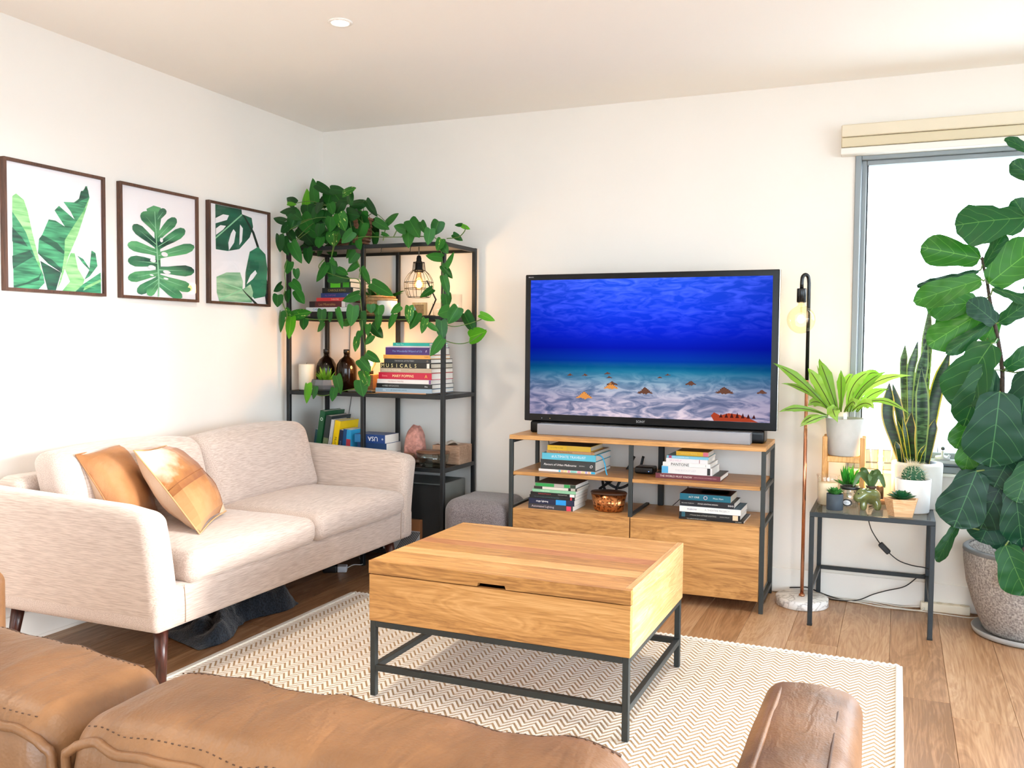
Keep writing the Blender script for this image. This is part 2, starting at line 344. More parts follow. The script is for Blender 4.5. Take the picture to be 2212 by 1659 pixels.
POTHOS=[(-3.152, 4.464, 2.071, -3.171, 4.466, 2.196, 0.072, 0), (-3.249, 4.463, 2.014, -3.26, 4.47, 2.143, 0.073, 2), (-3.127, 4.456, 2.155, -3.025, 4.464, 2.096, 0.046, 1), (-3.311, 4.565, 2.154, -3.233, 4.54, 2.152, 0.027, 1), (-2.997, 4.402, 2.117, -2.902, 4.393, 2.101, 0.045, 1), (-2.805, 4.241, 2.059, -2.722, 4.22, 2.081, 0.046, 3), (-3.088, 4.535, 2.123, -3.112, 4.535, 2.05, 0.086, 0), (-3.024, 4.486, 2.099, -2.962, 4.461, 2.038, 0.065, 0), (-2.787, 4.262, 2.052, -2.76, 4.233, 1.992, 0.055, 0), (-2.857, 4.392, 2.017, -2.737, 4.371, 2.029, 0.057, 1), (-2.681, 4.276, 2.01, -2.626, 4.284, 1.93, 0.043, 1), (-2.914, 4.268, 2.008, -2.904, 4.276, 1.951, 0.062, 0), (-3.102, 4.2, 2.011, -3.163, 4.206, 2.049, 0.05, 1), (-3.143, 4.2, 2.013, -3.077, 4.177, 2.002, 0.02, 2), (-3.102, 4.2, 1.974, -3.187, 4.182, 1.97, 0.04, 1), (-3.114, 4.341, 2.019, -3.105, 4.338, 1.952, 0.074, 1), (-3.128, 4.312, 1.953, -3.058, 4.315, 1.853, 0.083, 0), (-3.095, 4.2, 1.937, -3.117, 4.189, 1.869, 0.068, 0), (-3.117, 4.13, 1.905, -3.199, 4.139, 1.931, 0.037, 1), (-3.095, 4.13, 1.88, -3.143, 4.134, 1.848, 0.049, 1), (-2.917, 4.283, 1.934, -2.927, 4.276, 1.861, 0.072, 0), (-2.854, 4.266, 1.947, -2.827, 4.274, 1.861, 0.071, 3), (-2.746, 4.334, 1.966, -2.758, 4.341, 1.9, 0.071, 0), (-2.716, 4.297, 1.896, -2.759, 4.298, 1.81, 0.077, 0), (-2.801, 4.527, 1.934, -2.761, 4.529, 1.857, 0.065, 1), (-2.61, 4.252, 1.898, -2.513, 4.224, 1.85, 0.045, 0), (-2.544, 4.257, 1.89, -2.466, 4.231, 1.933, 0.048, 0), (-2.716, 4.414, 1.855, -2.731, 4.421, 1.782, 0.05, 0), (-2.913, 4.299, 1.855, -2.894, 4.282, 1.778, 0.075, 3), (-2.761, 4.257, 1.845, -2.814, 4.233, 1.789, 0.052, 0), (-3.314, 4.569, 1.882, -3.297, 4.545, 1.814, 0.066, 0), (-2.997, 4.298, 1.827, -2.999, 4.284, 1.772, 0.062, 0), (-3.118, 4.2, 1.79, -3.057, 4.194, 1.685, 0.057, 0), (-3.049, 4.25, 1.762, -3.034, 4.238, 1.682, 0.056, 1), (-3.151, 4.13, 1.827, -3.16, 4.137, 1.741, 0.052, 1), (-3.178, 4.2, 1.817, -3.151, 4.204, 1.73, 0.056, 1), (-3.14, 4.2, 1.853, -3.109, 4.208, 1.797, 0.056, 1), (-3.113, 4.537, 1.818, -3.045, 4.511, 1.758, 0.056, 1), (-3.056, 4.377, 1.794, -3.082, 4.381, 1.738, 0.051, 1), (-2.827, 4.358, 1.797, -2.885, 4.368, 1.723, 0.06, 0), (-2.747, 4.291, 1.805, -2.726, 4.28, 1.754, 0.049, 0), (-2.729, 4.245, 1.73, -2.772, 4.234, 1.678, 0.052, 0), (-2.874, 4.221, 1.699, -2.836, 4.207, 1.663, 0.031, 0), (-3.133, 4.2, 1.686, -3.145, 4.185, 1.625, 0.053, 0), (-3.092, 4.2, 1.645, -3.091, 4.208, 1.591, 0.034, 0), (-3.144, 4.239, 1.58, -3.076, 4.229, 1.53, 0.047, 0), (-3.11, 4.224, 1.529, -3.044, 4.197, 1.465, 0.049, 0), (-3.141, 4.13, 1.558, -3.198, 4.131, 1.527, 0.043, 1), (-3.156, 4.2, 1.525, -3.145, 4.184, 1.464, 0.047, 1), (-3.16, 4.13, 1.5, -3.168, 4.131, 1.438, 0.059, 0), (-2.926, 4.243, 1.666, -2.99, 4.24, 1.584, 0.053, 0), (-2.908, 4.27, 1.683, -2.888, 4.255, 1.615, 0.059, 0), (-2.86, 4.27, 1.648, -2.79, 4.251, 1.619, 0.037, 0), (-2.915, 4.27, 1.603, -2.795, 4.271, 1.597, 0.053, 1), (-2.737, 4.27, 1.675, -2.795, 4.252, 1.636, 0.044, 0), (-2.712, 4.27, 1.641, -2.666, 4.266, 1.56, 0.049, 0), (-2.712, 4.237, 1.506, -2.795, 4.207, 1.478, 0.054, 0), (-2.613, 4.235, 1.561, -2.483, 4.215, 1.498, 0.057, 0), (-3.141, 4.13, 1.404, -3.152, 4.119, 1.301, 0.048, 0), (-3.164, 4.2, 1.419, -3.123, 4.196, 1.382, 0.044, 3), (-3.123, 4.2, 1.376, -3.13, 4.184, 1.265, 0.055, 2), (-3.141, 4.24, 1.396, -3.028, 4.24, 1.414, 0.055, 3), (-3.077, 4.251, 1.374, -3.073, 4.235, 1.316, 0.055, 0), (-2.954, 4.251, 1.42, -2.961, 4.256, 1.344, 0.048, 0), (-2.941, 4.243, 1.352, -2.986, 4.252, 1.304, 0.046, 0), (-2.902, 4.25, 1.407, -2.903, 4.241, 1.356, 0.031, 1), (-2.847, 4.234, 1.422, -2.808, 4.211, 1.322, 0.038, 0), (-2.771, 4.251, 1.37, -2.839, 4.259, 1.341, 0.043, 0), (-2.737, 4.231, 1.436, -2.75, 4.229, 1.336, 0.06, 0), (-2.699, 4.25, 1.406, -2.706, 4.249, 1.308, 0.06, 1), (-2.614, 4.214, 1.447, -2.613, 4.216, 1.404, 0.043, 0), (-2.579, 4.237, 1.441, -2.584, 4.234, 1.378, 0.057, 0), (-2.577, 4.228, 1.387, -2.585, 4.223, 1.314, 0.053, 0), (-2.458, 4.248, 1.441, -2.514, 4.243, 1.407, 0.041, 0), (-2.49, 4.245, 1.393, -2.51, 4.216, 1.323, 0.045, 0), (-2.381, 4.214, 1.434, -2.38, 4.201, 1.35, 0.047, 3), (-2.345, 4.241, 1.398, -2.378, 4.22, 1.32, 0.058, 0), (-2.299, 4.243, 1.369, -2.318, 4.238, 1.297, 0.038, 3), (-2.257, 4.207, 1.343, -2.198, 4.196, 1.309, 0.026, 0), (-2.689, 4.217, 1.306, -2.689, 4.19, 1.263, 0.045, 0), (-2.63, 4.212, 1.339, -2.624, 4.195, 1.28, 0.045, 0), (-2.629, 4.25, 1.34, -2.557, 4.228, 1.278, 0.051, 1), (-2.605, 4.207, 1.282, -2.64, 4.196, 1.235, 0.035, 0), (-2.709, 4.226, 1.266, -2.719, 4.22, 1.196, 0.039, 3), (-2.419, 4.237, 1.844, -2.477, 4.217, 1.864, 0.045, 0), (-2.409, 4.255, 1.857, -2.398, 4.225, 1.752, 0.071, 0), (-2.383, 4.227, 1.885, -2.319, 4.208, 1.8, 0.068, 0), (-2.317, 4.228, 1.876, -2.275, 4.202, 1.814, 0.035, 0), (-2.227, 4.251, 1.878, -2.248, 4.236, 1.813, 0.063, 0), (-2.253, 4.207, 1.833, -2.264, 4.202, 1.757, 0.051, 0), (-2.189, 4.21, 1.78, -2.21, 4.202, 1.724, 0.051, 3), (-2.196, 4.224, 1.761, -2.158, 4.217, 1.712, 0.041, 0), (-2.216, 4.258, 1.693, -2.306, 4.26, 1.708, 0.044, 0), (-2.168, 4.228, 1.646, -2.133, 4.231, 1.717, 0.034, 0), (-2.197, 4.24, 1.647, -2.139, 4.225, 1.586, 0.036, 0), (-2.176, 4.213, 1.587, -2.147, 4.207, 1.496, 0.039, 0), (-2.278, 4.27, 1.528, -2.357, 4.278, 1.487, 0.034, 0), (-2.186, 4.258, 1.498, -2.176, 4.253, 1.432, 0.063, 0), (-2.152, 4.224, 1.414, -2.221, 4.23, 1.396, 0.061, 0), (-2.091, 4.205, 1.425, -2.132, 4.179, 1.349, 0.062, 0), (-2.2, 4.236, 1.357, -2.19, 4.231, 1.263, 0.054, 0), (-2.187, 4.213, 1.264, -2.251, 4.208, 1.18, 0.051, 0), (-2.144, 4.4, 1.4, -2.086, 4.385, 1.3, 0.06, 0), (-2.107, 4.4, 1.28, -2.009, 4.379, 1.31, 0.072, 2), (-2.048, 4.4, 1.399, -1.973, 4.409, 1.368, 0.035, 2), (-2.214, 4.4, 1.828, -2.166, 4.408, 1.796, 0.03, 0), (-2.167, 4.4, 1.879, -2.206, 4.394, 1.879, 0.018, 0), (-2.161, 4.4, 1.873, -2.121, 4.409, 1.855, 0.022, 2), (-2.556, 4.232, 1.828, -2.506, 4.219, 1.813, 0.018, 0), (-2.998, 4.294, 2.019, -3.008, 4.276, 1.962, 0.063, 1), (-2.859, 4.306, 2.014, -2.894, 4.294, 1.952, 0.069, 1), (-2.769, 4.324, 1.969, -2.808, 4.295, 1.918, 0.068, 1), (-3.064, 4.334, 1.953, -3.012, 4.335, 1.895, 0.064, 1), (-3.232, 4.407, 1.899, -3.152, 4.383, 1.836, 0.072, 1), (-2.902, 4.305, 1.911, -2.924, 4.294, 1.849, 0.063, 1), (-2.969, 4.317, 1.878, -2.997, 4.292, 1.827, 0.063, 1), (-2.839, 4.298, 1.871, -2.799, 4.281, 1.806, 0.062, 1), (-3.256, 4.472, 1.817, -3.177, 4.461, 1.774, 0.059, 1), (-3.2, 4.526, 1.912, -3.219, 4.52, 1.847, 0.066, 1), (-3.125, 4.2, 1.969, -3.049, 4.188, 1.921, 0.062, 1), (-2.818, 4.299, 1.956, -2.727, 4.27, 1.935, 0.062, 1), (-3.018, 4.302, 1.984, -3.047, 4.3, 1.917, 0.072, 1), (-2.98, 4.332, 1.98, -2.985, 4.317, 1.916, 0.069, 1), (-2.98, 4.268, 1.898, -2.989, 4.25, 1.834, 0.069, 1), (-2.908, 4.325, 1.877, -2.877, 4.323, 1.826, 0.063, 0), (-2.846, 4.32, 1.917, -2.814, 4.327, 1.855, 0.066, 1), (-3.062, 4.299, 1.88, -2.995, 4.289, 1.839, 0.063, 0), (-2.974, 4.303, 1.852, -2.961, 4.305, 1.796, 0.06, 1), (-2.783, 4.324, 1.872, -2.813, 4.325, 1.824, 0.056, 1), (-3.126, 4.346, 1.85, -3.08, 4.345, 1.798, 0.064, 1), (-3.08, 4.2, 1.918, -3.131, 4.198, 1.969, 0.056, 1), (-3.297, 4.551, 2.065, -3.354, 4.529, 2.032, 0.067, 1), (-3.149, 4.578, 2.088, -3.211, 4.577, 2.058, 0.067, 1), (-2.76, 4.333, 1.927, -2.694, 4.309, 1.878, 0.059, 1), (-2.958, 4.443, 2.058, -2.867, 4.42, 2.049, 0.058, 1), (-3.045, 4.239, 1.005, -3.045, 4.211, 0.908, 0.056, 2), (-2.973, 4.211, 0.994, -2.981, 4.196, 0.932, 0.035, 0), (-2.843, 4.209, 0.99, -2.84, 4.181, 0.924, 0.04, 0), (-2.848, 4.237, 1.054, -2.823, 4.236, 0.962, 0.068, 0), (-2.706, 4.253, 1.034, -2.674, 4.229, 0.956, 0.067, 0), (-2.648, 4.229, 1.185, -2.566, 4.211, 1.146, 0.042, 0), (-2.696, 4.238, 1.149, -2.628, 4.228, 1.092, 0.055, 0), (-2.695, 4.257, 1.087, -2.65, 4.242, 1.012, 0.053, 3)]
VINES=[[(-2.816, 4.27, 1.803), (-2.712, 4.27, 1.82), (-2.566, 4.27, 1.814), (-2.423, 4.27, 1.809), (-2.27, 4.27, 1.803), (-2.229, 4.27, 1.758), (-2.215, 4.27, 1.685), (-2.209, 4.27, 1.588), (-2.208, 4.27, 1.492), (-2.227, 4.27, 1.395)], [(-2.254, 4.27, 1.37), (-2.182, 4.317, 1.335), (-2.109, 4.363, 1.348), (-2.05, 4.41, 1.374)], [(-2.204, 4.27, 1.261), (-2.148, 4.305, 1.244), (-2.097, 4.34, 1.25), (-2.046, 4.375, 1.287), (-2.022, 4.41, 1.319)], [(-2.234, 4.36, 1.804), (-2.166, 4.36, 1.809), (-2.13, 4.36, 1.837), (-2.125, 4.36, 1.861), (-2.139, 4.36, 1.869)], [(-3.113, 4.15, 1.7), (-3.128, 4.15, 1.624), (-3.122, 4.15, 1.547), (-3.144, 4.15, 1.471), (-3.113, 4.15, 1.394), (-3.139, 4.15, 1.343)], [(-2.942, 4.255, 1.704), (-2.973, 4.255, 1.654), (-2.821, 4.255, 1.6), (-2.717, 4.255, 1.585), (-2.708, 4.255, 1.497), (-2.696, 4.255, 1.396), (-2.687, 4.255, 1.27), (-2.672, 4.255, 1.194), (-2.687, 4.255, 1.093), (-2.666, 4.255, 1.018), (-2.821, 4.255, 0.975), (-2.943, 4.255, 0.946), (-3.004, 4.255, 0.957), (-3.051, 4.255, 0.995)], [(-3.129, 4.255, 1.385), (-3.004, 4.255, 1.371), (-2.851, 4.255, 1.371), (-2.687, 4.255, 1.371), (-2.556, 4.255, 1.37), (-2.413, 4.255, 1.37), (-2.343, 4.255, 1.37), (-2.287, 4.255, 1.333), (-2.219, 4.255, 1.316)], [(-2.732, 4.255, 1.698), (-2.708, 4.255, 1.647), (-2.714, 4.255, 1.597)], [(-2.563, 4.255, 1.793), (-2.557, 4.255, 1.83), (-2.543, 4.255, 1.866), (-2.514, 4.255, 1.889)], [(-2.5, 4.255, 1.81), (-2.48, 4.255, 1.844)], [(-2.449, 4.255, 1.808), (-2.429, 4.255, 1.849), (-2.401, 4.255, 1.88)]]
FIG=[(0.473, 4.33, 1.788, 0.213, 4.28, 1.778, 0.193, 0), (0.318, 4.43, 1.633, 0.086, 4.38, 1.686, 0.133, 2), (0.333, 4.45, 1.597, 0.398, 4.4, 1.736, 0.069, 0), (0.352, 4.39, 1.522, 0.528, 4.34, 1.682, 0.169, 2), (0.313, 4.39, 1.578, 0.071, 4.34, 1.522, 0.04, 1), (0.317, 4.33, 1.535, 0.066, 4.28, 1.453, 0.11, 2), (0.31, 4.39, 1.444, 0.121, 4.34, 1.419, 0.124, 2), (0.376, 4.31, 1.351, 0.28, 4.26, 1.442, 0.097, 1), (0.365, 4.37, 1.501, 0.516, 4.32, 1.443, 0.047, 0), (0.394, 4.41, 1.355, 0.537, 4.36, 1.463, 0.089, 0), (0.328, 4.37, 1.399, 0.121, 4.32, 1.263, 0.131, 2), (0.361, 4.33, 1.355, 0.193, 4.28, 1.224, 0.067, 0), (0.386, 4.43, 1.369, 0.343, 4.38, 1.273, 0.09, 2), (0.319, 4.49, 1.371, 0.152, 4.44, 1.335, 0.102, 2), (0.36, 4.29, 1.265, 0.207, 4.24, 1.018, 0.194, 0), (0.337, 4.27, 1.176, 0.271, 4.22, 0.925, 0.147, 0), (0.387, 4.19, 1.069, 0.364, 4.14, 0.766, 0.23, 1), (0.492, 4.23, 1.157, 0.457, 4.18, 0.917, 0.158, 1), (0.422, 4.37, 1.16, 0.522, 4.32, 1.236, 0.086, 0), (0.296, 4.37, 0.954, 0.245, 4.32, 0.816, 0.095, 2), (0.306, 4.36, 0.875, 0.275, 4.31, 0.731, 0.095, 2), (0.314, 4.21, 0.735, 0.235, 4.16, 0.501, 0.187, 1), (0.44, 4.27, 0.789, 0.381, 4.22, 0.682, 0.176, 1), (0.421, 4.29, 0.692, 0.337, 4.24, 0.495, 0.162, 1), (0.454, 4.21, 0.686, 0.479, 4.16, 0.45, 0.139, 1), (0.407, 4.39, 0.557, 0.346, 4.34, 0.417, 0.15, 1), (0.506, 4.21, 0.785, 0.464, 4.16, 0.624, 0.12, 0), (0.256, 4.35, 0.479, 0.173, 4.3, 0.328, 0.056, 0), (0.42, 4.13, 0.451, 0.492, 4.08, 0.264, 0.148, 0), (0.336, 4.33, 0.709, 0.307, 4.28, 0.548, 0.053, 3), (0.506, 4.39, 2.054, 0.404, 4.34, 2.127, 0.047, 0), (0.532, 4.37, 1.934, 0.419, 4.32, 2.019, 0.078, 0), (0.511, 4.43, 1.761, 0.437, 4.38, 1.87, 0.087, 0), (0.415, 4.47, 0.988, 0.317, 4.42, 1.149, 0.141, 1), (0.426, 4.37, 0.896, 0.477, 4.32, 0.747, 0.157, 1), (0.379, 4.41, 0.83, 0.308, 4.36, 0.691, 0.159, 1), (0.465, 4.39, 0.836, 0.465, 4.34, 0.645, 0.177, 1), (0.421, 4.39, 0.555, 0.473, 4.34, 0.389, 0.158, 1), (0.532, 4.43, 1.623, 0.674, 4.38, 1.691, 0.158, 0), (0.54, 4.43, 1.349, 0.686, 4.38, 1.31, 0.157, 0), (0.537, 4.33, 1.059, 0.681, 4.28, 0.972, 0.173, 0), (0.56, 4.33, 0.867, 0.703, 4.28, 0.766, 0.173, 1), (0.566, 4.33, 0.654, 0.68, 4.28, 0.498, 0.153, 0), (0.534, 4.48, 1.191, 0.664, 4.43, 1.175, 0.159, 1), (0.517, 4.48, 1.47, 0.617, 4.43, 1.621, 0.14, 0), (0.524, 4.43, 1.896, 0.648, 4.38, 1.995, 0.158, 0)]
FIGSTEM=[(0.487, 4.42, 0.324), (0.472, 4.42, 0.453), (0.435, 4.42, 0.752), (0.419, 4.42, 1.011), (0.415, 4.42, 1.151), (0.393, 4.42, 1.29), (0.375, 4.42, 1.369), (0.356, 4.42, 1.469), (0.343, 4.42, 1.548), (0.327, 4.42, 1.608), (0.325, 4.42, 1.638)]
FIGSTEM2=[(0.511, 4.43, 0.324), (0.541, 4.43, 0.757), (0.549, 4.43, 1.349), (0.543, 4.43, 1.837), (0.527, 4.43, 2.07)]
SNAKE=[(0.034, 4.58, 0.698, -0.035, 4.56, 0.923, -0.033, 4.56, 1.082, 0.049, 0), (0.044, 4.59, 0.691, 0.016, 4.58, 0.924, -0.019, 4.58, 1.078, 0.036, 0), (0.05, 4.61, 0.697, 0.027, 4.62, 1.138, 0.03, 4.62, 1.259, 0.03, 1), (0.064, 4.61, 0.69, 0.055, 4.62, 1.11, 0.084, 4.62, 1.277, 0.034, 1), (0.084, 4.6, 0.692, 0.092, 4.6, 1.054, 0.123, 4.6, 1.283, 0.047, 1), (0.104, 4.62, 0.691, 0.12, 4.64, 1.139, 0.131, 4.64, 1.45, 0.043, 1), (0.122, 4.6, 0.716, 0.166, 4.6, 1.035, 0.218, 4.6, 1.233, 0.051, 2), (0.109, 4.57, 0.691, 0.109, 4.54, 0.93, 0.1, 4.54, 1.152, 0.053, 1), (0.077, 4.565, 0.689, 0.06, 4.53, 0.823, 0.064, 4.53, 0.948, 0.048, 0), (0.132, 4.585, 0.714, 0.151, 4.57, 0.845, 0.164, 4.57, 0.92, 0.036, 0), (0.016, 4.575, 0.708, 0.012, 4.55, 0.775, 0.001, 4.55, 0.811, 0.023, 0), (0.054, 4.565, 0.688, 0.024, 4.53, 0.842, 0.003, 4.53, 0.916, 0.015, 2), (0.066, 4.56, 0.689, 0.046, 4.52, 0.823, 0.028, 4.52, 0.928, 0.017, 2), (0.113, 4.6, 0.687, 0.123, 4.6, 0.969, 0.104, 4.6, 1.174, 0.026, 1), (0.095, 4.56, 0.691, 0.106, 4.52, 0.762, 0.128, 4.52, 0.806, 0.017, 2), (0.127, 4.615, 0.693, 0.128, 4.63, 0.881, 0.129, 4.63, 1.14, 0.03, 1)]
FERN=[(-0.281, 4.53, 0.932, -0.409, 4.45, 1.077, -0.539, 4.42, 1.166, 0.039), (-0.276, 4.54, 0.932, -0.396, 4.5, 1.035, -0.506, 4.47, 1.069, 0.022), (-0.27, 4.53, 0.938, -0.333, 4.45, 1.067, -0.382, 4.42, 1.144, 0.045), (-0.255, 4.556, 0.937, -0.304, 4.58, 1.075, -0.344, 4.55, 1.186, 0.055), (-0.266, 4.564, 0.936, -0.305, 4.62, 1.002, -0.356, 4.59, 1.156, 0.029), (-0.24, 4.536, 0.939, -0.238, 4.48, 1.052, -0.24, 4.45, 1.138, 0.035), (-0.21, 4.536, 0.94, -0.184, 4.48, 1.07, -0.1, 4.45, 1.141, 0.045), (-0.2, 4.54, 0.94, -0.147, 4.5, 1.059, -0.047, 4.47, 1.134, 0.04), (-0.189, 4.54, 0.941, -0.1, 4.5, 1.077, 0.058, 4.47, 1.118, 0.036), (-0.173, 4.552, 0.941, -0.116, 4.56, 1.017, -0.035, 4.53, 1.052, 0.04), (-0.167, 4.532, 0.942, -0.072, 4.46, 1.004, 0.057, 4.43, 0.946, 0.024), (-0.189, 4.532, 0.947, -0.134, 4.46, 0.988, -0.093, 4.43, 0.966, 0.042), (-0.297, 4.528, 0.92, -0.411, 4.44, 0.956, -0.506, 4.41, 0.937, 0.028), (-0.296, 4.524, 0.915, -0.332, 4.42, 0.915, -0.41, 4.39, 0.874, 0.027), (-0.297, 4.536, 0.908, -0.364, 4.48, 0.915, -0.413, 4.45, 0.875, 0.023), (-0.253, 4.526, 0.928, -0.269, 4.43, 0.956, -0.245, 4.4, 0.9, 0.053), (-0.276, 4.55, 0.937, -0.344, 4.55, 0.981, -0.386, 4.52, 0.964, 0.04), (-0.226, 4.528, 0.94, -0.186, 4.44, 0.993, -0.173, 4.41, 0.967, 0.034), (-0.25, 4.564, 0.937, -0.228, 4.62, 1.063, -0.195, 4.59, 1.118, 0.035), (-0.266, 4.56, 0.937, -0.326, 4.6, 1.014, -0.382, 4.57, 1.097, 0.035), (-0.222, 4.564, 0.938, -0.142, 4.62, 1.101, -0.066, 4.59, 1.109, 0.035)]
STK_OPEN=[(-2.674, 0.318, 0.0057), (-2.674, 0.355, 0.0232), (-2.668, 0.349, 0.0257), (-2.665, 0.337, 0.0239), (-2.654, 0.332, 0.0373), (-2.648, 0.323, 0.0239), (-2.645, 0.317, 0.0282), (-2.624, 0.293, 0.0238), (-2.627, 0.293, 0.0215), (-2.615, 0.275, 0.041), (-2.61, 0.27, 0.0077), (-2.571, 0.228, 0.0179)]
STK_UP=[(-3.134, 0.298, 0.0307), (-3.163, 0.321, 0.0241), (-3.143, 0.245, 0.0348), (-3.092, 0.204, 0.02), (-3.063, 0.215, 0.0266), (-3.052, 0.207, 0.0292), (-3.013, 0.149, 0.0318), (-3.004, 0.137, 0.0238)]
STK_LM=[(-1.688, 0.304, 0.0119), (-1.679, 0.294, 0.0498), (-1.672, 0.289, 0.0332), (-1.65, 0.257, 0.0142), (-1.646, 0.233, 0.026)]
STK_LL=[(-1.724, 0.241, 0.0259), (-1.723, 0.247, 0.0283), (-1.719, 0.245, 0.0165), (-1.714, 0.242, 0.0153), (-1.704, 0.234, 0.0153), (-1.697, 0.232, 0.0141), (-1.694, 0.222, 0.0176)]
STK_RM=[(-1.083, 0.316, 0.0249), (-1.054, 0.246, 0.0362), (-1.05, 0.232, 0.0192), (-1.034, 0.203, 0.0192), (-1.031, 0.204, 0.0135), (-0.989, 0.157, 0.0214)]
STK_RL=[(-0.959, 0.309, 0.01), (-0.958, 0.291, 0.0257), (-0.957, 0.292, 0.0279), (-0.956, 0.259, 0.029), (-0.957, 0.243, 0.0313)]
